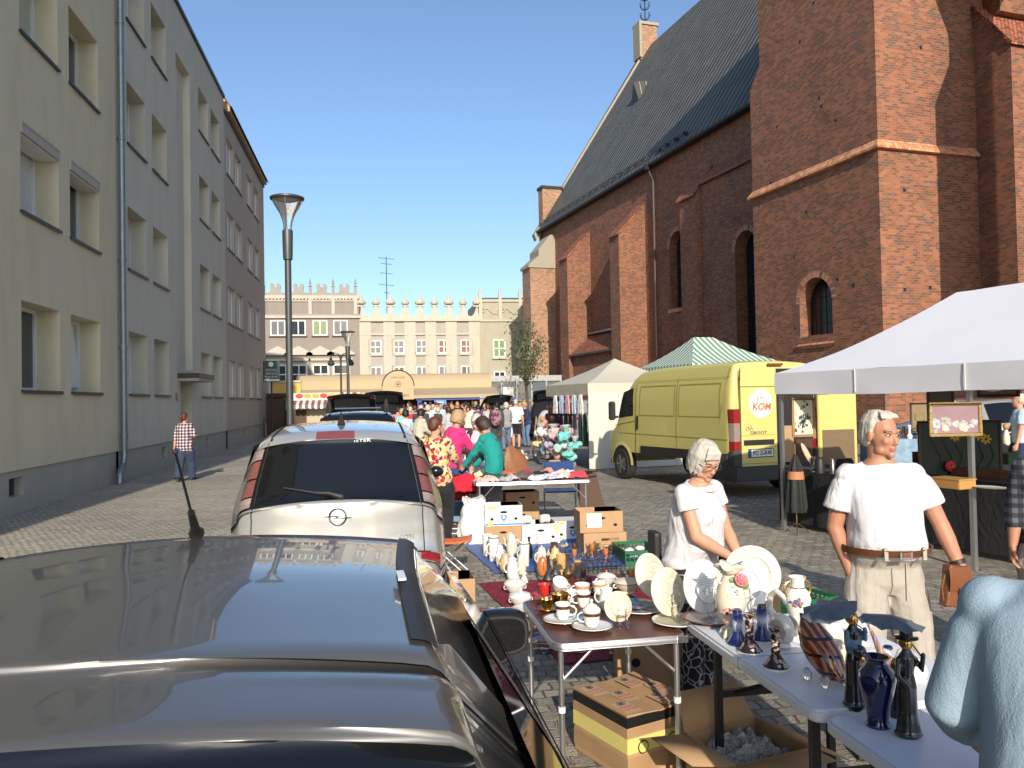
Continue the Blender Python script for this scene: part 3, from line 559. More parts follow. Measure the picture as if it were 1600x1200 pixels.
for i in range(9): x=xa+1.6+i*(xb-xa-1.7)/8; b.bx(x-.06,x+.06,AY-1.4,AY-1.28,0,2.1,WOOD)
b.bx(xa+1.5,xb,AY-1.45,AY-1.25,.0,.5,WOOD); b.xf(M); b.build('timber_frame',rs)
x=atY(700,640,AY-1.55).x; b=MB(); b.bx(atY(648,620,AY).x,atY(830,620,AY).x-1.2,AY-1.66,AY-1.6,1.86,1.93,BLUEP); b.bx(atY(650,620,AY).x,atY(650,620,AY).x+.25,AY-1.66,AY-1.6,.3,1.9,BLUEP); b.xf(M); b.build('blue_beam',rs)
b=MB(); sx_=atY(688,640,AY-1.8).x; b.bx(sx_-.36,sx_+.36,AY-1.9,AY-1.86,1.15,1.85,mat('blue and white poster',(.12,.25,.5),.5,var=.6,vs=4)); b.xf(M); ps=b.build('poster',rs); text('Tyskie',.15,FRW,'lettering',ps,.003,(sx_-o.x,-1.905,1.72),(rad(90),0,0))
# yellow arch entrance + ice cream kiosk
YEL=mat('yellow plaster',(.62,.42,.13),.8)
x0,x1=atY(425,600,47).x,atY(462,600,47).x+.3; o=Vector(((x0+x1)/2,47,0)); M=Matrix.Translation(-o); ent=thing('arched_entrance','yellow plaster entrance arch under the green sign, left of the ice cream kiosk','entrance',o)
b=MB(); a,c=x0+.55,x1-.25; n=12; r=(c-a)/2
b.bx(x0,a,46.7,47,0,3.0,YEL); b.bx(c,x1,46.7,47,0,3.0,YEL)
for k in range(n):
    q0,q1=math.pi*k/n,math.pi*(k+1)/n; p0=((a+c)/2+r*math.cos(q0),1.7+r*math.sin(q0)); p1=((a+c)/2+r*math.cos(q1),1.7+r*math.sin(q1)); b.prism([p0,(p0[0],3.0),(p1[0],3.0),p1],YEL,'y',46.7,47)
b.bx(x0-.05,x1+.05,46.6,47.0,3.0,3.12,CT); b.xf(M); b.build('arch',ent)
b=MB(); b.bx(x0+.3,x1,47.4,47.5,1.45,2.2,FRW); b.bx(x0+.3,x1,47.4,47.5,.0,1.4,WOOD); b.xf(M); b.build('shop_front',ent)
KY=44.0; x0,x1=atY(462,620,KY).x,atY(560,620,KY).x; o=Vector(((x0+x1)/2,KY,0)); M=Matrix.Translation(-o)
ks=thing('ice_cream_kiosk','low kiosk with a fruit picture board and a brown and white striped scalloped awning','kiosk',o)
def stripemat(name,c1,c2,scale,axis=0,rough=.8):
    m,N,L,b_=nodes(name,rough); tc=N.new('ShaderNodeTexCoord'); sp=N.new('ShaderNodeSeparateXYZ'); L.new(tc.outputs['UV' if axis==3 else 'Object'],sp.inputs[0])
    mu=N.new('ShaderNodeMath'); mu.operation='MULTIPLY'; mu.inputs[1].default_value=scale; L.new(sp.outputs[0 if axis==3 else axis],mu.inputs[0])
    fr=N.new('ShaderNodeMath'); fr.operation='FRACT'; L.new(mu.outputs[0],fr.inputs[0]); gt=N.new('ShaderNodeMath'); gt.operation='GREATER_THAN'; gt.inputs[1].default_value=.5; L.new(fr.outputs[0],gt.inputs[0])
    mx=N.new('ShaderNodeMix'); mx.data_type='RGBA'; mx.inputs[6].default_value=tuple(c1)+(1,); mx.inputs[7].default_value=tuple(c2)+(1,); L.new(gt.outputs[0],mx.inputs[0]); L.new(mx.outputs[2],b_.inputs['Base Color']); return m
KST=stripemat('striped kiosk awning',(.6,.55,.5),(.16,.1,.12),3.2)
b=MB(); b.bx(x0,x1,KY,KY+2.5,0,1.75,mat('beige kiosk panel',(.42,.37,.27),.7)); b.bx(x0-.15,x0+.55,KY-.05,KY-.002,0,1.45,WOOD); b.xf(M); b.build('wall',ks)
b=MB(); b.bx(x0-.1,x1+.1,KY-.12,KY+2.5,1.95,2.36,mat('pale picture board',(.6,.53,.45),.6)); b.xf(M); bd=b.build('picture_board',ks)
b=MB()
for i in range(9): b.ell((x0+.2+i*.42,KY-.12,2.2),(.2,.012,.13),[mat('red fruit print',(.5,.05,.05),.6),mat('orange fruit print',(.7,.3,.06),.6)][i%3>0],10,6)
b.xf(M); b.build('fruit_print',bd)
b=MB(); n=26; L_=(x1-x0)+.1
b.grid(lambda u,v:(x0-.05+L_*u,KY-.15-.75*v,1.97-.25*v),n,3,KST); 
b.grid(lambda u,v:(x0-.05+L_*u,KY-.9,1.72-v*(.16+.06*abs(math.sin(u*13*math.pi)))),n*4,1,KST); b.xf(M); b.build('striped_awning',ks,weld=0)
# dark bus-shelter canopy at the end of the flats, fence, green sign
SX=atY(445,640,41).x; o=Vector((-6.1,38,0)); t=thing('dark_shelter','low dark timber shelter against the end of the pinkish flats','shelter',(-5.6,46.5,0))
b=MB(); b.bx(-.8,.9,-.3,2,2.2,2.4,ROOFD); b.build('roof',t); b=MB(); b.bx(-.7,.5,-.1,1.8,0,2.2,WOOD); 
for i in range(5): b.bx(.5,.53,-.1+i*.4,-.04+i*.4,0,2.2,SILL)
b.build('wall',t)
GY=40.0; gx0,gx1=atY(411,600,GY).x,atY(437,600,GY).x; gz0,gz1=atY(424,597,GY).z,atY(424,564,GY).z; GRN=mat('dark green sign enamel',(.012,.06,.045),.4)
t=thing('direction_sign','dark green name board with white arrow on a post beside the end of the flats','sign',((gx0+gx1)/2,GY,0))
b=MB(); b.bx(-(gx1-gx0)/2,(gx1-gx0)/2,-.03,.03,gz0,gz1,GRN); bo=b.build('board',t); b=MB(); b.tube([(0,.05,0),(0,.05,gz1)],.04,ROOFD,8); b.build('post',t)
for i,(s_,z) in enumerate((('Michał Fedak',.55),('Stefan Fornal',.38),('Barbara Kozub',.22))):
    text(s_,.095,FRW,'lettering',bo,.003,(0,-.033,gz0+(gz1-gz0)*z+.04),(rad(90),0,0)); 
    l=MB(); l.bx(-.3,.3,-.035,-.03,gz0+(gz1-gz0)*z-.035,gz0+(gz1-gz0)*z-.025,FRW); l.build('rule',bo)
b=MB(); b.prism([(-.36,gz0+.1),(-.1,gz0+.02),(-.1,gz0+.05),(.36,gz0+.05),(.36,gz0+.13),(-.1,gz0+.13),(-.1,gz0+.18)],FRW,'y',-.036,-.03); b.lathe([(.12,0),(.12,.004)],FRW,(0,-.034,gz1-.16),12,R=Matrix.Rotation(rad(90),3,'X')); b.build('arrow',bo)
t=thing('railing','row of dark iron railings with a terracotta tint at the foot of the yellow arch','railing',(atY(432,640,45).x,44.5,0))
b=MB(); 
for i in range(9): b.tube([(-.6+i*.2,0,0),(-.6+i*.2,0,1.0)],.025,WOOD,6)
b.tube([(-.6,0,1),(1.0,0,1)],.03,WOOD,6); b.build('bars',t)
# glass pavilion right
t=thing('glass_pavilion','grey steel and glass pavilion beside the tree, right of the tan terrace','pavilion',(9.7,56,0)); ST=mat('grey steel',(.3,.31,.32),.4,metal=.5)
b=MB(); b.bx(-2.0,3.5,0,4,3.1,3.5,ST)
for i in range(6): b.bx(-2+i*1.08,-1.9+i*1.08,0,.1,0,3.1,ST)
b.bx(-2,3.5,0,.08,1.7,1.78,ST); b.build('frame',t); b=MB(); b.bx(-1.95,3.4,.1,.14,0,3.1,mat('pavilion glass',(.12,.14,.15),.08)); b.build('glazing',t)
b=MB(); b.bx(-.8,.0,-.1,-.05,1.9,2.7,FRW); b.build('notice',t)
# street lamps
LG=mat('lamp grey metal',(.075,.08,.085),.45,metal=.5,bump=.1); LGL=mat('clear lamp cone',(.9,.93,.95),.05,trans=.95,ior=1.15); LCH=mat('lamp rim metal',(.45,.46,.47),.3,metal=.8)
def lamp(label,px,Y,top,group='street lamps',R_=.37):
    p=atY(px,600,Y); t=thing('street_lamp',label,'street lamp',(p.x,Y,0),0,group); H=top
    b=MB(); b.tube([(0,0,0),(0,0,1.0),(0,0,1.02),(0,0,H-1.35)],[.10,.10,.075,.07],LG,14); b.build('pole',t)
    b=MB(); b.lathe([(.07,-.02),(.1,0),(.105,.1),(.115,.6),(.11,.64),(.07,.66)],LG,(0,0,H-1.38),16); b.build('collar',t)
    b=MB(); b.lathe([(.09,0),(.085,.08),(.10,.2),(.17,.38),(.29,.58),(.34,.7)],LGL,(0,0,H-.74),20,cap=False); b.build('glass_cone',t)
    b=MB(); b.lathe([(.0,-.02),(.2,-.05),(.34,-.03),(R_,.0),(R_,.03),(.3,.055),(.0,.07)],LG,(0,0,H-.05),24); b.build('lid',t)
    b=MB()
    for k in range(3):
        q=k*2.094+.5; b.tube([((r)*math.cos(q),(r)*math.sin(q),H-.74+z) for r,z in ((.1,0),(.095,.08),(.11,.2),(.18,.38),(.3,.58),(.35,.7))],.012,LCH,6)
    b.build('strut',t); return t
lamp('tall grey street lamp with a glass funnel head rising behind the silver minivan',452.5,18,6.32)
lamp('far slim funnel street lamp right of the twin-arm lamp',544,40,4.95+.35,R_=.36)
p=atY(533,600,43); t=thing('street_lamp','far twin-arm lamp with hooked arms and hanging shades before the taupe townhouse','street lamp',(p.x,43,0),0,'street lamps')
b=MB(); b.tube([(0,0,0),(0,0,4.3)],.05,LG,8); b.build('pole',t)
for s in(-1,1):
    b=MB(); b.tube([(0,0,4.0),(s*.1,0,4.35),(s*.35,0,4.45),(s*.5,0,4.25),(s*.5,0,4.0)],.03,LG,6); a=b.build('arm',t); b=MB(); b.lathe([(.02,.25),(.1,.2),(.2,0),(.12,-.1)],LG,(s*.5,0,3.85),10); b.build('shade',a)
# tree by the pavilion
LEAF=mat('tree leaves',(.06,.085,.035),.7,var=.5,vs=1.5); BARK=mat('bark',(.08,.06,.045),.9,bump=.6)
def tree(label,x,Y,H,R_,n=1500,seed=1,ls=.16,name='deciduous_tree'):
    rr=random.Random(seed); t=thing(name,label,'tree',(x,Y,0)); b=MB(); b.tube([(0,0,0),(.05,0,H*.3),(-.05,.05,H*.6),(.05,0,H*.9)],[.13,.1,.07,.02],BARK,8)
    tips=[]
    for i in range(16):
        q=rr.uniform(0,6.28); z0=H*rr.uniform(.35,.75); r=R_*rr.uniform(.55,1.0); e=Vector((r*math.cos(q),r*math.sin(q)*.9,min(H,z0+rr.uniform(.2,.35)*H))); b.tube([(0,0,z0),e*.5+Vector((0,0,z0*.45)),e],[.05,.035,.01],BARK,5); tips.append(e); tips.append(e*.6+Vector((0,0,z0*.35)))
    b.build('trunk',t); c=MB()
    for i in range(n):
        p=rr.choice(tips)+Vector((rr.gauss(0,.33),rr.gauss(0,.33),rr.gauss(0,.28))); q=Euler((rr.uniform(0,6),rr.uniform(0,6),rr.uniform(0,6))).to_matrix(); s=ls*rr.uniform(.6,1.3)
        c.add([p+q@Vector(v) for v in ((-s*.5,0,0),(0,-s*.28,0),(s*.6,0,0),(0,s*.28,0))],[(0,1,2,3)],LEAF)
    c.build('crown',t,weld=0,smooth=False)
tree('slim loose-leaved tree growing beside the church corner buttress',atY(822,600,48).x,48,6.1,1.05,1300,5,.17)
# ================================================================ VEHICLES
BLK=mat('black plastic trim',(.018,.018,.018),.5,bump=.15,bs=200); BLKG=mat('gloss black',(.01,.01,.012),.12); RUB=mat('tyre rubber',(.02,.02,.02),.85,bump=.3,bs=60); ALU=mat('alloy',(.5,.5,.5),.3,metal=.9)
CGL=mat('dark car glass',(.006,.007,.008),.03,spec=.8,var=.1); REDL=mat('red lamp lens',(.22,.010,.012),.12,coat=1,var=.35,vs=30); CLRL=mat('clear lamp lens',(.26,.20,.18),.1,coat=1,var=.4,vs=40); DRL=mat('dim red lamp lens',(.17,.06,.055),.12,coat=1,var=.4,vs=30); SEAM=mat('panel gap',(.01,.01,.01),.8); CHR=mat('chrome',(.7,.7,.7),.12,metal=1)
def paint(name,c,rough=.3,metal=.6,coat=1):
    m=mat(name,c,rough,metal,var=.03,vs=3,coat=coat); nt=m.node_tree; N=nt.nodes; L=nt.links; b=N['Principled BSDF']
    return m
class Shell:
    def __init__(s,prof,HW,crown=.035,bow=.12,rc=.10,nt=6,nv=28):
        s.p=[Vector((0,a,c)) for a,c in prof]; s.HW=HW; s.cr=crown; s.bow=bow; s.rc=rc; s.nt=nt; s.nv=nv
        s.mid=Vector((0,(prof[0][0]+prof[-1][0])/2,.7))
    def P(s,t):
        i=max(0,min(len(s.p)-2,int(math.floor(t)))); u=t-i; p0=s.p[max(0,i-1)];p1=s.p[i];p2=s.p[i+1];p3=s.p[min(len(s.p)-1,i+2)]
        # centripetal-ish: damp tangents by neighbour length
        l=(p2-p1).length; m1=(p2-p0); m2=(p3-p1)
        m1=m1.normalized()*l if m1.length>1e-6 else m1; m2=m2.normalized()*l if m2.length>1e-6 else m2
        k=.75
        return p1*(2*u**3-3*u*u+1)+m1*k*(u**3-2*u*u+u)+p2*(-2*u**3+3*u*u)+m2*k*(u**3-u*u)
    def N(s,t):
        d=(s.P(min(len(s.p)-1,t+.02))-s.P(max(0,t-.02))).normalized(); return Vector((0,d.z*-1,d.y)) if True else None
    def S(s,t,v,off=0):
        p=s.P(t); n=s.N(t); n=Vector((0,n.y,n.z)); w=s.HW(p.y,p.z); a=abs(v)
        k=abs(n.y)/(abs(n.y)+abs(n.z)+1e-6)       # 1 = vertical face (rear/front), 0 = roof
        d=(s.bow*k+s.cr*(1-k))*a*a
        e=s.rc/w
        if a>1-e: q=(a-(1-e))/e; d+=s.rc*(1-math.sqrt(max(0,1-q*q*.97)))
        q=Vector((v*w,p.y,p.z))-n*d; return q+n*off+(Vector((math.copysign(1,v),0,0))*off*.5 if a>.9 else Vector((0,0,0)))
    def strip(s,b,m,t0=None,t1=None,v0=-1,v1=1,off=0,nt=None,nv=None,edge=True):
        t0=0 if t0 is None else t0; t1=len(s.p)-1 if t1 is None else t1; nt=nt or max(2,int((t1-t0)*s.nt)); nv=nv or max(2,int((v1-v0)/2*s.nv))
        def vv(u): 
            x=v0+(v1-v0)*u
            return x
        vs=[-1+2*i/nv for i in range(nv+1)]
        if v0==-1 and v1==1: vs=sorted(set([-1,-.985,-.96,-.93]+[x for x in vs if abs(x)<.92]+[.93,.96,.985,1]))
        else: vs=[v0+(v1-v0)*i/nv for i in range(nv+1)]
        R=[[s.S(t0+(t1-t0)*i/nt,x,off) for x in vs] for i in range(nt+1)]; n=len(vs); V=[p for r in R for p in r]
        b.add(V,[(i*n+j,i*n+j+1,(i+1)*n+j+1,(i+1)*n+j) for i in range(nt) for j in range(n-1)],m)
    def sides(s,b,m,ns=5,ya=None,yb=None,arches=()):
        T=len(s.p)-1; nt=T*s.nt; y0=s.p[0].y+.5; y1=s.p[-1].y-.5
        for sg in(-1,1):
            rows=[]
            for i in range(nt+1):
                t=T*i/nt; E=s.S(t,sg); row=[E]; C=Vector((0,min(y1,max(y0,E.y)),.62))
                for k in range(1,ns+1):
                    u=k/ns; q=Vector((0,E.y+(C.y-E.y)*u,E.z+(C.z-E.z)*u)); q.x=sg*s.HW(q.y,q.z)+(E.x-sg*s.HW(s.P(t).y,s.P(t).z))*(1-u)**3; row.append(q)
                rows.append(row)
            n=ns+1; b.add([p for r in rows for p in r],[(i*n+j,i*n+j+1,(i+1)*n+j+1,(i+1)*n+j) for i in range(nt) for j in range(ns)],m)
    def side_patch(s,b,m,quad,sg,off=.006,n=8):
        # quad: four (y,z)
        def f(u,v):
            a=[quad[0][i]*(1-u)+quad[1][i]*u for i in(0,1)]; c=[quad[3][i]*(1-u)+quad[2][i]*u for i in(0,1)]
            y,z=[a[i]*(1-v)+c[i]*v for i in(0,1)]; return (sg*(s.HW(y,z)+off),y,z)
        b.grid(f,n,n,m)
def wheel(par,x,y,r=.31,w=.2,rim=ALU,label=None):
    b=MB(); R=Matrix.Rotation(rad(90),3,'Y'); sg=1 if x>0 else -1
    b.lathe([(r*.62,-w/2),(r*.93,-w/2),(r,-w*.35),(r,w*.35),(r*.93,w/2),(r*.62,w/2)],RUB,(x,y,r),24,R=R); o=b.build('wheel',par)
    b=MB(); xo=x+sg*(w/2-.02)
    b.lathe([(r*.64,-.02),(r*.66,.015),(r*.6,.015),(r*.55,0),(r*.12,.0)],rim,(xo,y,r),24,R=R)
    for k in range(5):
        q=k*2*math.pi/5; b.box((xo+sg*.012,y+.33*r*math.cos(q),r+.33*r*math.sin(q)),(.02,r*.55,r*.13),rim,R=Matrix.Rotation(q,3,'X'))
    b.build('rim',o); return o
# ---------- foreground car (dark grey hatchback, camera looks over its roof)
DG=paint('dark grey metallic paint',(.145,.142,.135),.32,.5,coat=.85)
def hw1(y,z): 
    w=.84 if z<.85 else .84-.05*((z-.85)/.2) if z<1.05 else .79-(z-1.05)*.62
    return w-.10*max(0,(y-1.6)/1.7)**2-.10*max(0,(-y-.1)/.5)**2
prof1=[(-.55,.3),(-.62,.55),(-.6,.85),(-.50,1.0),(-.02,1.36),(.045,1.405),(.062,1.425),(.085,1.4325),(.20,1.4405),(.262,1.4435),(.268,1.4535),(.34,1.4585),(.75,1.474),(1.36,1.438),(1.45,1.41),(2.15,1.02),(3.0,.87),(3.3,.62),(3.28,.3)]
sh1=Shell(prof1,hw1,crown=.032,bow=.12,rc=.05,nt=5)
X1,Y1=-.435,.85
c1=thing('parked_car','dark grey metallic car right in front of the camera, with a black whip aerial','car',(X1,Y1,0))
b=MB(); sh1.strip(b,DG); sh1.sides(b,DG); bo=b.build('body',c1,weld=.0005,ang=50)
b=MB(); sh1.strip(b,CGL,3.1,5.95,-.95,.95,.004); b.build('rear_window',c1)
b=MB(); sh1.strip(b,CGL,13.8,14.9,-.93,.93,.004); b.build('windscreen',c1)
for sg in(-1,1):
    b=MB(); sh1.strip(b,BLK,10.9,13.5,*( (.895,.965) if sg>0 else (-.965,-.895)),off=.004,nt=20,nv=4); b.build('roof_strip',c1)
    b=MB(); sh1.side_patch(b,CGL,[(-.25,1.06),(1.75,1.06),(1.35,1.34),(-.02,1.33)],sg,.005,10); b.build('side_window',c1)
    b=MB(); sh1.side_patch(b,BLK,[(-.28,1.035),(1.95,1.035),(1.93,1.055),(-.27,1.055)],sg,.012,10); sh1.side_patch(b,BLK,[(.72,1.04),(.80,1.04),(.80,1.36),(.72,1.36)],sg,.008,4); b.build('window_trim',c1)
    # mirror
    b=MB(); A=Vector((sg*.68,2.0,.965)); b.tube([A,A+Vector((sg*.1,0,.0))],[.05,.04],BLK,8)
    mc=A+Vector((sg*.165,-.02,-.005)); 
    def ring_(sx,sy,sz,y,n=20): return [mc+Vector((sx*abs(math.cos(q))**.6*math.copysign(1,math.cos(q))*1.0,y,sz*abs(math.sin(q))**.6*math.copysign(1,math.sin(q)))) for q in [2*math.pi*k/n for k in range(n)]]
    b.rings([ring_(.108,0,.072,-.055),ring_(.118,0,.082,-.03),ring_(.11,0,.078,.03),ring_(.07,0,.05,.08),ring_(.02,0,.02,.09)],DG if False else BLKG); mi=b.build('mirror',c1)
    b=MB(); b.rings([ring_(.102,0,.066,-.0562),ring_(.102,0,.066,-.0572)],BLK); b.rings([ring_(.094,0,.058,-.0573),ring_(.094,0,.058,-.0583)],mat('mirror glass',(.05,.052,.055),.03,metal=1,var=0)); b.build('mirror_glass',mi)  # dark glass colour stands in for the dark reflection
for sg in(-1,1): b=MB(); b.box((sg*.475+.0,.97,1.4725),(.03,.09,.004),FRW); 
b=MB(); b.box((.476,.64,1.462),(.014,.07,.004),FRW,rz=.04); b.build('roof_strip_cap',c1)
for sg in(-1,1):
    for y in(-.02,2.5): wheel(c1,sg*.74,y)
tipw=atY(274,706,Y1+.95); base=Vector((-.02,1.30,1.46)); tip=tipw-Vector((X1,Y1,0))
b=MB(); d=(tip-base); b.tube([base-d*.02,base,base+d*.03,base+d*.28],[.02,.016,.012,.0085],BLK,10); b.tube([base+d*.28,base+d*.30,tip],[.0085,.0035,.003],BLK,8); b.ell(tip,(.006,.006,.006),BLK,8,6); b.build('aerial',c1)
# ---------- silver minivan
SV=paint('silver metallic paint',(.50,.50,.48),.24,.55)
def hw2(y,z):
    w=.82+.02*math.sin(min(1,z/.9)*math.pi) if z<.95 else .825-(z-.95)*.30
    return w-.10*max(0,(y-2.6)/1.4)**2-.06*max(0,(.5-y)/.5)**2
prof2=[(.1,.26),(.0,.34),(-.03,.60),(.03,.66),(.05,.80),(.07,1.02),(.12,1.06),(.37,1.455),(.39,1.50),(.50,1.555),(1.2,1.61),(2.1,1.58),(2.95,1.16),(3.85,.93),(4.05,.6),(4.0,.26)]
sh2=Shell(prof2,hw2,crown=.05,bow=.15,rc=.10,nt=5)
X2,Y2=-.295,6.15
c2=thing('parked_minivan','silver minivan with a large dark rear window, wiper and tall side tail lights','car',(X2,Y2,0))
b=MB(); sh2.strip(b,SV); sh2.sides(b,SV); b.build('body',c2,weld=.0005,ang=50)
b=MB(); sh2.strip(b,CGL,5.55,7.75,-.825,.825,.006,nt=14,nv=24); rw=b.build('rear_window',c2)
for sg in(-1,1):
    for i,(ta,tb,mm) in enumerate(((5.75,6.15,CLRL),(6.18,6.46,DRL),(6.49,6.78,DRL),(6.81,7.12,CLRL))):
        b=MB(); v=(.865,.985); sh2.strip(b,mm,ta,tb,*(v if sg>0 else (-v[1],-v[0])),off=.012,nt=4,nv=5)
        b.build('tail_light',c2,label=None) if False else b.build('tail_light',c2)
    b=MB(); v=(.835,1.0); sh2.strip(b,BLKG,5.6,7.25,*(v if sg>0 else (-v[1],-v[0])),off=.006,nt=8,nv=5); b.build('light_surround',c2)
    b=MB(); v=(.828,.838); sh2.strip(b,SEAM,2.9,8.3,*(v if sg>0 else (-v[1],-v[0])),off=.004,nt=24,nv=2); b.build('tailgate_gap',c2)
    b=MB(); v=(.80,.83); sh2.strip(b,SEAM,8.5,10.8,*(v if sg>0 else (-v[1],-v[0])),off=.003,nt=16,nv=2); b.build('roof_channel',c2)
    b=MB(); sh2.side_patch(b,CGL,[(.55,1.05),(2.75,1.05),(2.15,1.45),(.6,1.45)],sg,.006,10); b.build('side_window',c2)
    b=MB(); b.ell((sg*.93,2.55,1.02),(.08,.05,.06),BLKG,12,8); b.tube([(sg*.8,2.6,1.0),(sg*.95,2.57,1.02)],.03,BLK,6); b.ell((sg*.935,2.565,1.025),(.083,.048,.062),SV,12,8); b.build('mirror',c2)
    b=MB(); v=(.80,.985); sh2.strip(b,REDL,2.05,2.95,*(v if sg>0 else (-v[1],-v[0])),off=.014,nt=4,nv=5); 
    if sg>0: b.build('fog_light',c2)
    for y in(.75,3.3): wheel(c2,sg*.74,y)
b=MB(); sh2.strip(b,SEAM,2.93,2.99,-.9,.9,.003,nt=2,nv=20); b.build('bumper_gap',c2)
b=MB(); sh2.strip(b,mat('high brake light lens',(.2,.05,.05),.2,coat=1),7.88,8.75,-.27,.19,.012,nt=5,nv=10); b.build('brake_light',c2,bevel=0)
# wiper
b=MB(); A=sh2.S(5.75,.03,.02); B=sh2.S(6.25,-.55,.02); b.tube([A,A+(B-A)*.2+Vector((0,0,.012)),A+(B-A)*.45],[.022,.018,.012],BLK,8); b.tube([A+(B-A)*.35+Vector((0,-.004,.0)),B],[.013,.006],BLK,6); b.ell(A,(.03,.02,.026),BLK,10,6); b.build('wiper',rw)
# badge: ring with a bolt
b=MB(); c=sh2.S(4.55,-.0,.012); 
b.tube([c+Vector((.062*math.cos(q),0,.062*math.sin(q))) for q in [k*2*math.pi/28 for k in range(29)]],.007,CHR,6)
b.prism([(-.10,.008),(.02,.012),(-.01,-.004),(.10,-.004),(.10,-.012),(-.03,-.012),(.0,.002),(-.1,.002)],CHR,'y',-.006,.006,o=c); b.build('badge',c2)
text('CDTI',.05,CHR,'badge_lettering',c2,.002,tuple(sh2.S(3.6,.66,.008)),(rad(90),0,.06))
text('ISTER',.035,FRW,'reflected_lettering',rw,.0006,tuple(sh2.S(7.45,.28,.012)),(rad(58),0,0),sx=1.6)  # letters reflected in the rear glass, put on it as raised text
b=MB(); p=sh2.S(9.6,0,.0); b.rings([[p+Vector((.035*math.cos(q),.05*math.sin(q),0)) for q in [k*.785 for k in range(8)]],[p+Vector((.02*math.cos(q),.03*math.sin(q)+.01,.05)) for q in [k*.785 for k in range(8)]],[p+Vector((.004*math.cos(q),.008*math.sin(q)+.0,.11)) for q in [k*.785 for k in range(8)]]],BLK); b.build('shark_fin',c2)
# ---------- generic cars
def simple_car(name,label,loc,rz,pm,H=1.5,W=.86,L=4.3,hatch=False,rails=False,lightm=REDL,van=False):
    k=H/1.5; l=L/4.3
    pr=[(.1,.28),(.0,.36),(-.02,.60),(.04,.66),(.05,.88*k),(.08,.96*k),(.42,1.38*k),(.5,1.44*k),(.7,1.48*k),(1.6,1.5*k),(2.3,1.46*k),(3.05,1.02*k),(3.95*l,.86*k),(4.25*l,.6),(4.2*l,.28)]
    if van: pr=[(.1,.28),(.0,.36),(-.02,.60),(.04,.66),(.05,.88*k),(.08,.96*k),(.2,1.38*k),(.25,1.44*k),(.4,1.49*k),(1.6,1.5*k),(2.5,1.46*k),(3.15,1.02*k),(3.95*l,.86*k),(4.25*l,.6),(4.2*l,.28)]
    def hw(y,z): return (W if z<.9*k else W-(z-.9*k)*.28)-.1*max(0,(y-3)/1.3)**2-.05*max(0,(.5-y)/.5)**2
    s=Shell(pr,hw,crown=.045,bow=.1,rc=.08,nt=3,nv=16); t=thing(name,label,'car',loc,rz)
    b=MB(); s.strip(b,pm); s.sides(b,pm); b.build('body',t,weld=.0005,ang=50)
    if hatch:
        b=MB(); s.strip(b,mat('car interior dark',(.008,.008,.009),.9),4.2,6.8,-.84,.84,.004); b.build('boot_opening',t)
        # raised tailgate, hinged at the roof's rear edge
        b=MB(); hy,hz=.42,1.46*k; ang=rad(22); Lg=.98; n=10
        def tg(u,v,o=0):  # u across, v out from the hinge
            x=(-1+2*u)*(.66-.06*v); yy=-Lg*v; zz=.12*math.sin(v*2.6)-.05*(2*u-1)**2*1.2+o
            return (x,hy+yy*math.cos(ang)+zz*math.sin(ang)*0,hz+.02-yy*math.sin(ang)+zz)
        b.grid(lambda u,v:tg(u,v,.03),n,n,pm); b.grid(lambda u,v:tg(u,v,-.02),n,n,BLKG); 
        rim=[tg(u/10,0) for u in range(11)]+[tg(1,v/10) for v in range(11)]+[tg(1-u/10,1) for u in range(11)]+[tg(0,1-v/10) for v in range(11)]
        b.tube(rim,.03,pm,6); tgate=b.build('tailgate',t,weld=0)
        b=MB(); b.grid(lambda u,v:tg(.12+.76*u,.15+.5*v,-.028),6,6,mat('tailgate glass',(.10,.11,.12),.05)); b.build('tailgate_glass',tgate)
        for sg in(-1,1): b=MB(); b.ell(tg(.5+sg*.47,.93,-.01),(.09,.06,.05),lightm,8,6); b.build('tail_light',tgate)
        for sg in(-1,1): b=MB(); b.tube([(sg*.6,.5,1.15*k),(sg*.58,hy-.45*math.cos(ang),hz+.42*math.sin(ang))],.012,BLK,5); b.build('gas_strut',tgate)
    else:
        b=MB(); s.strip(b,CGL,5.1,6.3,-.8,.8,.006); b.build('rear_window',t)
        for sg in(-1,1): b=MB(); v=(.78,.99); s.strip(b,lightm,4.1,4.95,*(v if sg>0 else (-v[1],-v[0])),off=.01,nt=3,nv=3); b.build('tail_light',t)
    b=MB(); b.box((0,-.03,.72),(.52,.012,.11),mat('number plate white',(.7,.7,.7),.4)); b.build('number_plate',t)
    for sg in(-1,1):
        b=MB(); s.side_patch(b,CGL,[(.5,.98*k),(2.85,.98*k),(2.25,1.38*k),(.62,1.38*k)],sg,.006,6); b.build('side_window',t)
        if rails: b=MB(); b.tube([(sg*.58,.6,1.5*k),(sg*.6,.7,1.56*k),(sg*.6,2.2,1.56*k),(sg*.58,2.35,1.5*k)],.02,BLK,6); b.build('roof_rail',t)
        for y in(.8,3.4*l): wheel(t,sg*(W-.09),y)
    b=MB(); s.strip(b,CGL,10.1,10.95,-.85,.85,.006); b.build('windscreen',t)
    return t
BKP=paint('black car paint',(.012,.013,.015),.15,.4); LGP=paint('light silver paint',(.42,.43,.42),.25,.5)
c3=simple_car('parked_car','dark car with black roof posts directly ahead of the silver minivan',(-.35,15.6,0),0,BKP,H=1.62,rails=True)
for sg in(-1,1): b=MB(); b.lathe([(.05,0),(.06,.1),(.04,.22),(.015,.27)],BLK,(sg*.56,.62,1.58),8); b.build('roof_post',c3)
b=MB(); b.tube([(-.45,.7,1.67),(.45,.7,1.67)],.02,CHR,6); b.build('roof_bar',c3)
simple_car('parked_car','black car with its round-topped tailgate raised, farther up the parked row',(-.65,22.6,0),0,BKP,H=1.6,hatch=True)
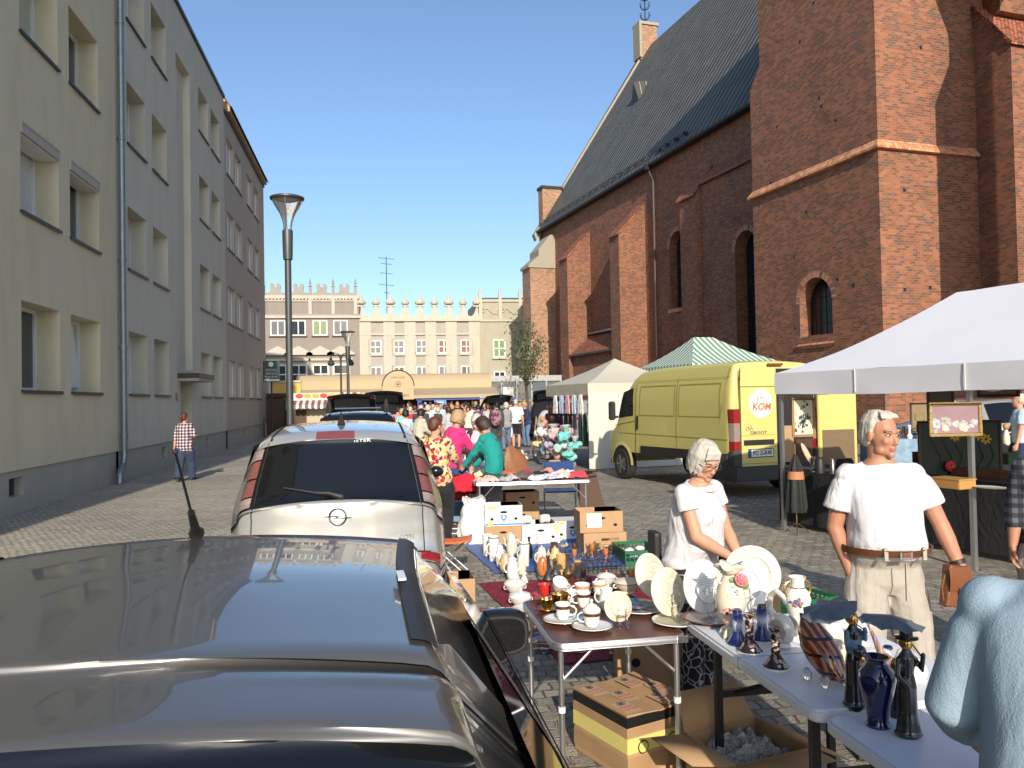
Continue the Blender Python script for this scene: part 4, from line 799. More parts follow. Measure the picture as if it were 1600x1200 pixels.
simple_car('parked_car','black car with a flat raised tailgate just right of the first open tailgate',(.3,28.5,0),rad(-2),BKP,H=1.75,hatch=True)
p=atY(790,640,37); simple_car('parked_car','black estate car with open tailgate among the crowd below the terrace awning',(p.x-.4,37,0),rad(8),BKP,H=1.6,hatch=True)
p=atY(858,640,28); simple_car('parked_car','silver grey estate car with dark windows behind the row of hanging scarves',(p.x+.7,29.0,0),rad(-62),LGP,H=1.75,van=True,W=.88)
simple_car('parked_car','black car with a wide open tailgate right of the big man in the white shirt',(7.2,33,0),rad(-12),BKP,H=1.75,hatch=True)
p=atY(1540,650,15.5); simple_car('parked_car','light silver car with red tail lights parked by the church under the white tent',(p.x+.75,15.3,0),rad(-5),LGP,H=1.62)
# ---------- yellow panel van
YP=paint('yellow van paint',(.54,.49,.16),.42,0.0,coat=.35)
camP=lambda px,d: (lambda q:Vector((q.x,q.y,0)))( (CF*FPX+CR*(px-800))*(d/FPX) )
vp=camP(1139,13.8); vang=rad(10.1)
van=thing('panel_van','yellow high-roof panel van with a round white sticker and one rear door swung open','van',(0,0,0))
VW=.97
vo=vp+Matrix.Rotation(vang,3,'Z')@Vector((VW,0,0)); van.location=vo; van.rotation_euler=(0,0,vang); van.scale=(.97,1,.985)
VH=2.44
def hwv(y,z):
    w=VW if z<1.2 else VW-.02*((z-1.2)/.5) if z<1.7 else VW-.02-.13*((z-1.7)/.7)**1.6
    return w-.12*max(0,(y-3.9)/1.1)**2
profv=[(.03,.34),(-.0,.4),(0,.9),(.0,1.6),(.045,2.3),(.10,VH-.03),(.5,VH),(2.4,VH),(3.35,VH-.06),(3.7,2.2),(4.25,1.5),(4.45,1.22),(4.85,1.02),(4.95,.7),(4.93,.3)]
shv=Shell(profv,hwv,crown=.04,bow=.03,rc=.09,nt=4,nv=24)
b=MB(); shv.strip(b,YP); shv.sides(b,YP); b.build('body',van,weld=.0005,ang=50)
b=MB(); b.prism([(.0,.95),(.02,.4),(4.9,.4)]*0+[(-.0,.0)]*0 or [(0,0),(1,0),(0,1)],YP,'x',0,0.001) if False else None
# left rear door, gaps, plate, sticker
def vbox(name,x0,x1,z0,z1,m,y=-.004,d=.012,par=None,bev=0):
    b=MB(); b.bx(x0,x1,y-d,y,z0,z1,m); return b.build(name,par or van,bevel=bev)
b=MB(); b.prism([(-.80,.38),(-.01,.38),(-.01,2.3),(-.76,2.3),(-.8,2.05)],YP,'y',-.03,-.004); dr=b.build('rear_door',van,bevel=.012)
tag(dr,'shut left rear door with sticker and plate')
b=MB(); b.bx(-.79,-.01,-.034,-.0305,1.955,1.965,SEAM); b.bx(-.79,-.01,-.034,-.0305,1.10,1.108,mat('yellow shade line',(.36,.3,.07),.5)); b.bx(-.79,-.01,-.034,-.0305,.60,.606,SEAM); b.bx(-.8,-.79,-.034,-.03,.38,2.3,SEAM); b.build('pressing',dr)
b=MB(); b.bx(-.74,-.10,-.05,-.031,.93,1.02,BLK); b.build('handle_strip',dr)
b=MB(); b.bx(-.64,-.12,-.045,-.031,.72,.85,FRW); pl=b.build('number_plate',dr,bevel=.004)
b=MB(); b.bx(-.65,-.11,-.043,-.0305,.71,.86,BLK); b.build('plate_frame',dr)
NAVY=mat('dark blue lettering',(.02,.03,.10),.5); text('PO 2GR48',.115,NAVY,'plate_lettering',pl,.001,(-.36,-.0465,.785),(rad(90),0,0),sx=.78,bold=.002)
vbox('euro_band',-.64,-.595,.722,.848,mat('blue band',(.02,.08,.4),.4),-.0452,.002,dr)
b=MB(); b.lathe([(.255,0),(.255,.004)],FRW,(-.36,-.031,1.66),36,R=Matrix.Rotation(rad(90),3,'X'),sx=1,sy=1); stk=b.build('round_sticker',dr)
ORG=mat('orange lettering',(.7,.16,.03),.5)
text('KOM',.17,ORG,'sticker_lettering',stk,.002,(-.35,-.037,1.60),(rad(90),0,0),sx=1.05,bold=.006,shear=.2)
b=MB(); LN=mat('grey line print',(.12,.11,.1),.6)
for pts in ([(-.16,.0),(-.12,.09),(-.04,.14),(.04,.13),(.10,.06),(.12,.0)],[(-.1,.02),(-.06,.08),(0,.09),(.05,.05),(.07,.0)],[(-.05,.11),(-.07,.04),(-.12,.0)],[(.02,.12),(.0,.05)]):
    b.tube([(-.36+x,-.038,1.68+z) for x,z in pts],.005,LN,5)
b.build('line_drawing',stk)
text('UBOOT',.075,LN,'door_lettering',dr,.001,(-.42,-.032,1.14),(rad(90),0,0),sx=1.35,bold=.002)
b=MB()
for x,z in ((-.66,1.22),(-.60,1.24),(-.57,1.20)): b.tube([(x+.03*math.cos(q),-.033,z+.03*math.sin(q)) for q in [k*.7 for k in range(10)]],.004,LN,4)
b.build('scooter_drawing',dr)
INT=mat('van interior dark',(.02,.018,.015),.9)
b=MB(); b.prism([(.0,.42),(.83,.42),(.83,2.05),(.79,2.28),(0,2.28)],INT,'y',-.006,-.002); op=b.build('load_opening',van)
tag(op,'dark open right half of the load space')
b=MB(); b.bx(.05,.35,-.02,-.008,.6,1.25,mat('brown cardboard',(.40,.25,.13),.85)); b.bx(.4,.78,-.02,-.008,.5,1.0,WOOD); b.build('stacked_goods',op)
b=MB(); b.bx(.85,1.74,-.10,-.05,.40,2.28,YP) ; od=b.build('rear_door',van,bevel=.012); tag(od,'right rear door swung open to show its inner side')
b=MB(); b.bx(.93,1.66,-.112,-.1005,.5,1.15,mat('chipboard lining',(.17,.12,.07),.9,bump=.4)); b.build('door_lining',od)
b=MB(); b.bx(-.16,.16,-.015,.02,2.335,2.375,mat('brown brake lens',(.16,.04,.02),.25)); b.build('brake_light',van)
for sg in(-1,1):
    x=sg*(VW-.10)
    b=MB(); 
    for (z0,z1,mm) in ((.84,1.0,REDL),(1.0,1.32,CLRL),(1.32,1.57,REDL)): b.prism([(x-.075,-.018),(x+.06,-.018),(x+.092+.0,.07),(x+.092,.10),(x-.075,.0)] if sg>0 else [(x+.075,-.018),(x-.06,-.018),(x-.096,.07),(x-.096,.10),(x+.075,.0)],mm,'z',z0,z1)
    b.build('tail_light',van)
b=MB()
for (xa,xb,ya,yb,za,zb) in ((-.99,.99,-.12,.25,.30,.56),(-.99,-.80,-.06,.10,.56,.84),(.8,.99,-.06,.10,.56,.84),(-1.0,-.95,.1,.95,.32,.78)): b.bx(xa,xb,ya,yb,za,zb,mat('grey van bumper plastic',(.05,.05,.048),.7))
b.build('bumper',van,bevel=.02)
SG=-1
def vside(name,q,m,off=.004,n=6,sg=-1): b=MB(); shv.side_patch(b,m,q,sg,off,n); return b.build(name,van)
YD=mat('yellow van groove',(.30,.26,.06),.5)
vside('side_strip',[(1.25,.62),(3.2,.58),(3.2,.78),(1.25,.80)],BLK,.02)
for y0,y1 in ((.35,1.72),(1.86,3.25)):
    for q in ([(y0,1.42),(y1,1.42),(y1,1.435),(y0,1.435)],[(y0,2.03),(y1,2.03),(y1,2.045),(y0,2.045)],[(y0,1.42),(y0+.015,1.42),(y0+.015,2.04),(y0,2.04)],[(y1-.015,1.42),(y1,1.42),(y1,2.04),(y1-.015,2.04)]): vside('pressing',q,YD,.006)
for q in ([(.12,1.02),(4.2,1.02),(4.2,1.035),(.12,1.035)],[(1.79,.45),(1.80,.45),(1.8,2.2),(1.79,2.2)],[(3.42,.45),(3.435,.45),(3.435,2.1),(3.42,2.1)],[(.12,2.14),(3.4,2.14),(3.4,2.15),(.12,2.15)],[(3.43,1.30),(4.4,1.18),(4.4,1.19),(3.43,1.31)]): vside('panel_gap',q,SEAM if q[1][1]-q[0][1]<.1 and q[0][0]>1.7 else YD,.006,10)
vside('cab_window',[(3.52,1.42),(4.22,1.36),(3.98,1.93),(3.55,2.02)],CGL,.008,8)
vside('window_post',[(3.92,1.38),(3.97,1.38),(3.87,1.95),(3.83,1.95)],BLK,.014)
vside('door_handle',[(3.28,1.12),(3.36,1.12),(3.36,1.42),(3.28,1.42)],BLK,.02)
b=MB(); shv.strip(b,CGL,9.2,10.0,-.9,.9,.006); b.build('windscreen',van)
b=MB(); b.box((-VW-.16,4.2,1.52),(.14,.12,.42),BLK); b.box((-VW-.05,4.2,1.38),(.14,.05,.05),BLK); b.build('mirror',van,bevel=.03)
b=MB(); 
for k in range(13):
    q=math.pi*k/12
    if k<12:
        q2=math.pi*(k+1)/12; y=4.05
        b.poly([(-VW-.02,y+.42*math.cos(q),.34+.42*math.sin(q)),(-VW-.02,y+.42*math.cos(q2),.34+.42*math.sin(q2)),(-VW-.005,y+.5*math.cos(q2),.34+.5*math.sin(q2)),(-VW-.005,y+.5*math.cos(q),.34+.5*math.sin(q))],YP)
        b.poly([(-VW-.02,y+.42*math.cos(q),.34+.42*math.sin(q)),(-VW-.02,y+.42*math.cos(q2),.34+.42*math.sin(q2)),(-VW-.018,y,.34)],SEAM)
b.build('wheel_arch',van,weld=0)
for x in(-1,1):
    for y in(1.05,4.05): wheel(van,x*(VW-.07),y,.34,.22,mat('grey steel rim',(.25,.25,.25),.5,metal=.5))
# ================================================================ PEOPLE
from mathutils import noise as MN
def blob(b,vox,it=3,amp=0,fr=9,mats=None,pick=None,name='mesh',stretch=(1,1,1),adapt=0):
    me=b.mesh(name,weld=0,smooth=False); ob=bpy.data.objects.new('tmp',me); COL.objects.link(ob)
    r=ob.modifiers.new('r','REMESH'); r.mode='VOXEL'; r.voxel_size=vox; r.use_smooth_shade=True
    if it: s=ob.modifiers.new('s','SMOOTH'); s.factor=.5; s.iterations=it
    dg=bpy.context.evaluated_depsgraph_get(); bpy.context.view_layer.update()
    out=bpy.data.meshes.new_from_object(ob.evaluated_get(dg)); bpy.data.objects.remove(ob); bpy.data.meshes.remove(me)
    out.materials.clear()
    for m in (mats or b.mt): out.materials.append(m)
    if amp:
        import numpy as np
        n=len(out.vertices); co=np.empty(n*3,dtype=np.float32); no=np.empty(n*3,dtype=np.float32)
        out.vertices.foreach_get('co',co); out.vertex_normals.foreach_get('vector',no); co=co.reshape(-1,3); no=no.reshape(-1,3)
        sx,sy,sz=[fr*q for q in stretch]; ks=np.empty(n,dtype=np.float32)
        for i,(x,y,z) in enumerate(co.tolist()):
            k=MN.noise((x*sx,y*sy,z*sz))+.5*MN.noise((x*sx*2.3,y*sy*2.3,z*sz*2.3)); ks[i]=k if k<.1 else .1+(k-.1)*.4
        co=co+no*(ks*amp)[:,None]; out.vertices.foreach_set('co',co.ravel())
    mi=[pick(p.center) if pick else 0 for p in out.polygons]
    out.polygons.foreach_set('material_index',mi); out.polygons.foreach_set('use_smooth',[True]*len(mi)); out.update(); return out
def put(me,name,par):
    o=bpy.data.objects.new(name,me); COL.objects.link(o); o.parent=par; return o
def limb(b,pts,rad_,m,ax=Vector((1,0,0)),wide=1.0,n=12,round_=True):
    pts=[Vector(p) for p in pts]; R=[]; wide=wide if isinstance(wide,(list,tuple)) else [wide]*len(pts)
    def ringp(p,t,r,w):
        x=ax-t*ax.dot(t); x=x.normalized() if x.length>.05 else t.orthogonal().normalized(); y=t.cross(x).normalized()
        return [p+x*(r*w*math.cos(q))+y*(r*math.sin(q)) for q in [2*math.pi*k/n for k in range(n)]]
    T=[(pts[min(i+1,len(pts)-1)]-pts[max(0,i-1)]).normalized() for i in range(len(pts))]
    if round_:
        for a in (.15,.6): R.append(ringp(pts[0]-T[0]*rad_[0]*math.cos(math.asin(a)) ,T[0],rad_[0]*a,wide[0]))
        R.append(ringp(pts[0]-T[0]*rad_[0]*.4,T[0],rad_[0]*.9,wide[0]))
    for p,t,r,w in zip(pts,T,rad_,wide): R.append(ringp(p,t,r,w))
    if round_:
        R.append(ringp(pts[-1]+T[-1]*rad_[-1]*.4,T[-1],rad_[-1]*.9,wide[-1]))
        for a in (.6,.15): R.append(ringp(pts[-1]+T[-1]*rad_[-1]*math.cos(math.asin(a)),T[-1],rad_[-1]*a,wide[-1]))
    b.rings(R,m,True)
def ik(a,c,l1,l2,hint):
    d=c-a; L=d.length; L2=min(L,(l1+l2)*.998); d=d.normalized(); c=a+d*L2
    x=(l1*l1-l2*l2+L2*L2)/(2*L2); h=math.sqrt(max(0,l1*l1-x*x)); n=(hint-d*hint.dot(d)).normalized(); return a+d*x+n*h,c
SKIN=mat('skin',(.50,.26,.17),.55,var=.04,vs=30,sss=.08,bump=.05); SKIN2=mat('tanned skin',(.40,.19,.115),.55,var=.05,vs=30,sss=.08,bump=.05); LIP=mat('lips',(.36,.15,.11),.5)
EYEW=mat('eye white',(.6,.58,.55),.2); EYED=mat('iris',(.03,.03,.03),.2)
HW_=mat('white hair',(.46,.43,.37),.6,var=.2,vs=60,bump=.5,bs=120); HG=mat('light grey hair',(.42,.40,.37),.6,var=.25,vs=60,bump=.5,bs=120); HB=mat('dark brown hair',(.035,.018,.010),.5,var=.4,vs=60,bump=.5,bs=120); HA=mat('auburn hair',(.10,.03,.018),.5,var=.4,vs=60,bump=.5,bs=120); HBL=mat('blond hair',(.36,.24,.12),.55,var=.35,vs=60,bump=.5,bs=120); HK=mat('black hair',(.012,.010,.010),.5,var=.3,vs=60,bump=.5,bs=120)
HAIRS=dict(white=HW_,grey=HG,brown=HB,auburn=HA,blond=HBL,black=HK)
def cloth(name,c,rough=.9,var=.08,fold=.5,**k):
    if name in _M: return _M[name]
    m=mat(name,c,rough,var=var,vs=14,bump=.25,bs=220,sheen=.03,**k); N=m.node_tree.nodes; L=m.node_tree.links; p=N['Principled BSDF']
    tc=N.new('ShaderNodeTexCoord'); mp=N.new('ShaderNodeMapping'); mp.inputs['Scale'].default_value=(1,1,.55); mp.inputs['Rotation'].default_value=(.3,.5,0); L.new(tc.outputs['Object'],mp.inputs[0])
    n=N.new('ShaderNodeTexNoise'); n.inputs['Scale'].default_value=9; n.inputs['Detail'].default_value=3; n.inputs['Distortion'].default_value=1.1; L.new(mp.outputs[0],n.inputs[0])
    bp=N.new('ShaderNodeBump'); bp.inputs['Strength'].default_value=fold; bp.inputs['Distance'].default_value=.045; L.new(n.outputs['Fac'],bp.inputs['Height']); L.new(p.inputs['Normal'].links[0].from_socket,bp.inputs['Normal']) if False else None
    L.new(bp.outputs['Normal'],[q for q in N if q.type=='BUMP' and q!=bp][0].inputs['Normal']); return m
SHOE=mat('dark shoe leather',(.03,.025,.022),.6); SHOEW=mat('light canvas shoe',(.5,.47,.42),.8)
def person(label,loc,rz,H=1.7,fem=False,girth=1.0,belly=0,lean=0.0,hyaw=0,hpitch=0,hroll=0,LH=None,RH=None,Lel=None,Rel=None,feet=((-.1,0),(.1,0)),fyaw=(0.12,-.12),
           top=None,sleeve=1.0,toplen=0.0,bottom=None,btype='trousers',shoe=SHOE,hair='short',hairm='brown',skin=SKIN,vox=.012,curl=(.5,.5),group=None,neck='crew',name='person',seat=0,wr=1.0,tsm=None,palm=(None,None),extra=None,loose=1.0,cat='person',loc_z=0,over=None,oversleeve=1.0,nohead=False,tuck=False):
    t=thing(name,label,cat,(loc[0],loc[1],loc_z),rz,group); S=H/1.75; V3=Vector
    g=girth; fw=.92 if fem else 1.0
    secs=[(.80,.085,.13,0),(.86,.115,.165,0),(.95,.118*g,.175*(1.03 if fem else .96)*g,-.01),(1.06,.112*g+belly*.8,.155*g*fw+belly*.35,belly*.75),(1.18,.112*g+belly*.6,.150*g*fw+belly*.25,belly*.6),(1.30,.118*g+(.012 if fem else 0)+belly*.15,.168*g*fw,.01+belly*.2),(1.40,.10*g,.165*fw*g,0),(1.455,.075,.11,-.005),(1.50,.058,.064,-.004)]
    # spine chain
    ch=[]; y=0; z=.80; zz=.80
    def th_(q): u=min(1,max(0,(q-.95)/.35)); return lean*(u*u*(3-2*u))
    tab=[]; q=.8
    while q<1.75: tab.append((q,y,z)); q+=.01; a=th_(q); y+=.01*math.sin(a); z+=.01*math.cos(a)
    def spine(q): 
        i=min(len(tab)-1,max(0,int(round((q-.8)/.01)))); return V3((0,tab[i][1],tab[i][2])),th_(q)
    drop=seat
    def sec(q,off=0):
        for i in range(len(secs)-1):
            if secs[i][0]<=q<=secs[i+1][0] or i==len(secs)-2:
                u=(q-secs[i][0])/(secs[i+1][0]-secs[i][0]); A,B=secs[i],secs[i+1]; ry,rx,fo=[A[k]*(1-u)+B[k]*u for k in(1,2,3)]; break
        p,a=spine(q); f=V3((0,math.cos(a),-math.sin(a))); 
        return (p+f*fo-V3((0,0,drop)))*S,(rx+off)*S,(ry+off)*S
    def torso(b,m,q0,q1,off,n=12,flare=0,ns=24,power=1.0):
        R=[]
        for k in range(n+1):
            q=q0+(q1-q0)*k/n; c,rx,ry=sec(min(1.5,max(.8,q)),off); 
            if q<.8: c=c+V3((0,0,(q-.8)*S))
            fl=flare*max(0,(1.0-q))*S; a=th_(q); f=V3((0,math.cos(a),-math.sin(a)))
            R.append([c+V3((math.copysign(abs(math.cos(p))**.85,math.cos(p))*(rx+fl),0,0))+f*(math.copysign(abs(math.sin(p))**.85,math.sin(p))*(ry+fl)) for p in [2*math.pi*j/ns for j in range(ns)]])
        b.rings(R,m,True)
    sw=(.158 if fem else .178)*(1+(g-1)*.5)
    shc,_=spine(1.415); a=th_(1.415); upv=V3((0,math.sin(a),math.cos(a))); fwd=V3((0,math.cos(a),-math.sin(a)))
    D=V3((0,0,-drop))
    SH=[(shc+V3((s*sw,0,0))+D)*S for s in(-1,1)]
    # arms
    HT=[LH,RH]; el=[Lel,Rel]; ARM=[]
    for i,s in enumerate((-1,1)):
        tgt=V3(HT[i])*1.0 if HT[i] is not None else SH[i]+V3((s*.07,.05,-.53))*S
        h=V3(el[i]) if el[i] is not None else V3((s*.35,-1,-.2))
        e,c=ik(SH[i],tgt,.285*S,.255*S,h); ARM.append((SH[i],e,c))
    LEG=[]
    for i,s in enumerate((-1,1)):
        hip=(V3((s*.09,0,.92))+D)*S; f=V3((feet[i][0],feet[i][1],(feet[i][2] if len(feet[i])>2 else 0)+.085*S)); kn,an=ik(hip,f,.43*S,.42*S,V3((s*.1,1,0))); LEG.append((hip,kn,an))
    # head frame
    nb,_=spine(1.50); hc=nb+upv*.04+fwd*.01; hc=(hc+D)*S; hcen=hc+(V3((0,.02,.0))+V3((0,0,.095)))*S if False else (nb+D+upv*.05+V3((0,.012+math.sin(max(0,hpitch))*.02,.075)))*S
    HR=Euler((-hpitch,hroll,hyaw),'XYZ').to_matrix() if False else (Matrix.Rotation(hyaw,3,'Z')@Matrix.Rotation(-hpitch,3,'X')@Matrix.Rotation(hroll,3,'Y'))
    def hp(x,y,z): return hcen+HR@V3((x,y,z))*S
    b=MB(); sk=skin
    # skin body
    torso(b,sk,.80,1.5,0)
    limb(b,[(nb+D-upv*.04)*S,hp(0,-.012,-.07)],[.058*S*(.86 if fem else 1),.054*S*(.86 if fem else 1)],sk)
    for (s0,e,c),s in zip(ARM,(-1,1)):
        u=(e-s0); limb(b,[s0+u*.06,s0+u*.35,e],[.046*S*g*fw,.051*S*g*fw,.041*S*g],sk); limb(b,[e,e+(c-e)*.3,c],[.042*S*g,.043*S*g,.027*S],sk)
        # shoulder cap
        b.ell(s0+V3((-s*.03,0,-.01*S)),(.052*S*g,.052*S*g,.050*S*g),sk)
    for (h,k,an),s,fy in zip(LEG,(-1,1),fyaw):
        limb(b,[h+V3((0,0,.0)),h+(k-h)*.4,k],[.088*S*g,.078*S*g,.056*S],sk); limb(b,[k,k+(an-k)*.3,an],[.055*S,.058*S,.038*S],sk)
        F=Matrix.Rotation(fy,3,'Z'); limb(b,[an+V3((0,0,-.045*S))-F@V3((0,.03,0))*S,an+V3((0,0,-.05*S))+F@V3((0,.14,0))*S],[.036*S,.03*S],sk,ax=V3((1,0,0)),wide=1.2)
    # hands
    if vox<.01 or True:
        for i,((s0,e,c),s) in enumerate(zip(ARM,(-1,1))):
            d=(c-e).normalized(); pn=V3(palm[i]) if palm[i] is not None else V3((-s,0.1,0)); pn=(pn-d*pn.dot(d)).normalized(); sd=d.cross(pn)*(1); cu=curl[i]
            # thumb side = forward for hanging hands
            if sd.dot(V3((0,1,.2)))<0: sd=-sd
            if vox>.02: limb(b,[c,c+d*.09*S,c+d*.15*S+pn*.03*cu*S],[.03*S,.036*S,.022*S],sk,ax=sd,wide=1.1); continue
            P=lambda x,y,z:c+(sd*x+d*y+pn*z)*S
            limb(b,[P(0,-.01,0),P(0,.045,.002),P(.0,.085,.004)],[.024*S,.022*S,.017*S],sk,ax=sd,wide=[1.15,1.7,2.15],n=14)
            for k,(off,ln) in enumerate(((.030,.070),(.010,.078),(-.010,.072),(-.029,.056))):
                a1=cu*.9+.05*k; a2=cu*1.9+.08*k; x=off; p0=(x,.082,.004); p1=(x*1.12,.082+ln*.48*math.cos(a1),.004+ln*.48*math.sin(a1)); p2=(x*1.15,p1[1]+ln*.52*math.cos(a2),p1[2]+ln*.52*math.sin(a2))
                limb(b,[P(*p0),P(*p1),P(*p2)],[.0095*S,.0088*S,.0072*S],sk,n=8)
            limb(b,[P(.028,.015,.004),P(.052,.048,.014+.01*cu),P(.05-.012*cu,.082,.022+.03*cu)],[.014*S,.0115*S,.009*S],sk,n=8)
    if not nohead:
        E_=lambda p,r,R=None:b.ell(hp(*p),tuple(q*S for q in r),sk,14,10,R=HR)
        E_((0,-.012,.035),(.074,.094,.088)); E_((0,.022,-.02),(.061,.068,.08)); E_((0,.032,-.068),(.049,.05,.042)); E_((0,.074,-.094),(.022,.018,.018))
        for s in(-1,1): E_((s*.034,.064,-.022),(.022,.022,.022)); E_((s*.076,-.004,-.004),(.009,.019,.031)); E_((s*.042,.03,-.072),(.018,.03,.022))
        limb(b,[hp(0,.084,.014),hp(0,.095,-.010),hp(0,.104,-.030)],[.008*S,.010*S,.0125*S],sk,n=8); E_((0,.094,-.036),(.018,.012,.0085))
        limb(b,[hp(-.045,.072,.030),hp(0,.088,.026),hp(.045,.072,.030)],[.008*S,.010*S,.008*S],sk,n=8)
        E_((0,.086,-.0585),(.024,.010,.0065)); E_((0,.085,-.0695),(.021,.010,.007))
    HRi=HR.transposed()
    def pick(p):
        q=HRi@(p-hcen)/S
        return 1 if (not nohead and abs(q.x)<.026 and -.0765<q.z<-.054 and q.y>.083) else 0
    put(blob(b,vox,2 if vox<.01 else 2,mats=[sk,LIP],pick=pick,name='body'),'body',t)
    if not nohead and vox<.02:
        for s in(-1,1):
            e=MB(); e.ell(hp(s*.0305,.0745,.008),(.0115*S,.0115*S,.0062*S),EYEW,12,8,R=HR); e.ell(hp(s*.0305+.0,.0835,.0075),(.0055*S,.005*S,.0055*S),EYED,10,6,R=HR); e.build('eye',t)
            e=MB(); limb(e,[hp(s*.014,.093,.030),hp(s*.032,.091,.036),hp(s*.050,.076,.031)],[.002*S,.003*S,.0018*S],HAIRS['grey' if hairm=='white' else hairm],n=6); e.build('eyebrow',t)
            if vox<.01: e=MB(); limb(e,[hp(s*.018,.0835,.013),hp(s*.031,.0885,.0185),hp(s*.045,.078,.013)],[.0028*S,.0036*S,.0025*S],sk,n=6); e.build('eyelid',t)
    # hair
    if not nohead and hair!='bald':
        hm=HAIRS[hairm]; b=MB(); rr=random.Random(int(abs(loc[0])*1000)+3); hv=max(.005,vox*.9)
        th=.004 if hair=='short' else .010 if hair in('crop','pony','bun') else .014
        b.ell(hp(0,-.026,.048),((.074+th)*S,(.090+th)*S,(.083+th)*S),hm,16,12,R=HR)
        b.ell(hp(0,-.055,.0),((.070+th*.8)*S,(.062+th)*S,(.075+th*.5)*S),hm,14,10,R=HR)
        if hair in('bob','long','curly'):
            ln={'bob':.075,'curly':.075,'long':.22}[hair]
            for i in range(80 if vox<.02 else 14):
                ph=rr.uniform(.62,2*math.pi-.62)+math.pi/2; x,y=math.cos(ph),math.sin(ph)
                p0=(x*.05,-.02+y*.06,.12); p1=(x*.088,-.02+y*.10,.05); p2=(x*.094,-.025+y*.102,-.02); p3=(x*.088*rr.uniform(.9,1.08),-.028+y*.094,-.02-ln*rr.uniform(.55,.85))
                limb(b,[hp(*p0),hp(*p1),hp(*p2),hp(*p3)],[.012*S,.013*S,.011*S,.006*S] if vox<.02 else [.016*S,.020*S,.018*S,.010*S],hm,n=6)
            for i in range(13):  # fringe
                x=-.05+i*.0083; limb(b,[hp(x*.5,.03,.125),hp(x*.95+.008,.078,.095),hp(x*1.1+.016,.086,.055)],[.009*S,.010*S,.005*S],hm,n=6)
            if hair=='curly':
                for i in range(60): 
                    v=V3((rr.gauss(0,1),rr.gauss(-.35,1),rr.gauss(.4,1))).normalized(); b.ell(hp(v.x*.088,-.02+v.y*.1,.045+v.z*.095),(.02*S,.02*S,.02*S),hm,6,5)
        else:
            for i in range(60 if vox<.02 else 10):
                ph=rr.uniform(0,math.pi*2); x,y=math.cos(ph),math.sin(ph)
                if y>.45: 
                    p=[(x*.04,.02,.124),(x*.06,.045,.112),(x*.068,.058,.096)]
                else: p=[(x*.04,-.02+y*.05,.125),(x*.073,-.02+y*.090,.07),(x*.075,-.025+y*.092,.0 if abs(x)>.8 else -.03)]
                limb(b,[hp(*q) for q in p],[.007*S,.008*S,.004*S],hm,n=6)
            for s in(-1,1): limb(b,[hp(s*.071,-.0,.06),hp(s*.073,.004,.02),hp(s*.073,-.02,-.015)],[.010*S,.008*S,.006*S],hm,n=6)
        if hair=='pony': limb(b,[hp(0,-.11,.06),hp(0,-.15,.03),hp(0,-.15,-.08)],[.03*S,.035*S,.015*S],hm); 
        if hair=='bun': b.ell(hp(0,-.12,.09),(.045*S,.04*S,.045*S),hm)
        if hair=='cap': pass
        put(blob(b,hv,1,amp=.004,fr=45,name='hair',stretch=(1,1,.4)),'hair',t)
    o=(.013 if tuck else .021)*loose
    def sleeves(b,m,fr,off=.016,flat=True):
        for (s0,e,c),s in zip(ARM,(-1,1)):
            q0=s0+V3((-s*.045,0,.004))*S
            if fr<=.5: 
                p=s0+(e-s0)*(fr/.5); limb(b,[q0,s0+(p-s0)*.3,p],[.062*S*g,.062*S*g*fw+off*S*.5,.056*S*g*fw+off*S*1.3],m,round_=False,n=14)
            else:
                u=(fr-.5)/.5; p=e+(c-e)*u; limb(b,[q0,s0+(e-s0)*.3,e,e+(c-e)*u*.5,p],[.062*S*g,.064*S*g*fw,.048*S*g+off*S*.7,.044*S*g+off*S*.6,(.040-.012*u)*S*g+off*S*.8],m,round_=False,n=14)
            b.ell(q0+V3((s*.035,0,-.010))*S,(.074*S*g,.072*S*g,.070*S*g),m); b.ell(q0+V3((-s*.03,0,-.004))*S,(.080*S*g,.068*S*g,.060*S*g),m)
    # bottoms
    if bottom is not None:
        b=MB(); m=bottom
        if btype in('trousers','shorts'):
            torso(b,m,.80,1.04 if not tuck else 1.045,.016 if btype=='trousers' else .02)
            fr=1.0 if btype=='trousers' else .9
            for (h,k,an) in LEG:
                if btype=='trousers': limb(b,[h+V3((0,0,.03))*S,h+(k-h)*.4,k,k+(an-k)*.45,an+V3((0,0,-.02))*S],[.098*S*g,.092*S*g*loose,.073*S*loose,.068*S*loose,.064*S*loose],m,round_=False,n=14)
                else: limb(b,[h+V3((0,0,.03))*S,h+(k-h)*.5,h+(k-h)*fr],[.104*S*g,.098*S*g,.090*S],m,round_=False,n=14)
        else:
            R=[]; 
            zb={'skirt':.42,'dress':.38}[btype]
            for k in range(9):
                q=zb+(1.02-zb)*k/8; c,rx,ry=sec(max(.86,q),.018); c=c+V3((0,0,(min(0,q-.86))*S)); fl=max(0,.86-q)*.16*S
                R.append([c+V3((math.cos(p)*(rx+fl*(1+.12*math.sin(p*7))),math.sin(p)*(ry+fl*(1+.12*math.sin(p*7))),0)) for p in [2*math.pi*j/32 for j in range(32)]])
            b.rings(R,m,True)
        put(blob(b,max(.007,vox),2,amp=.011 if vox<.02 else 0,fr=9,name='trousers',stretch=(1,1,.8)),{'trousers':'trousers','shorts':'shorts','skirt':'skirt','dress':'skirt'}[btype],t)
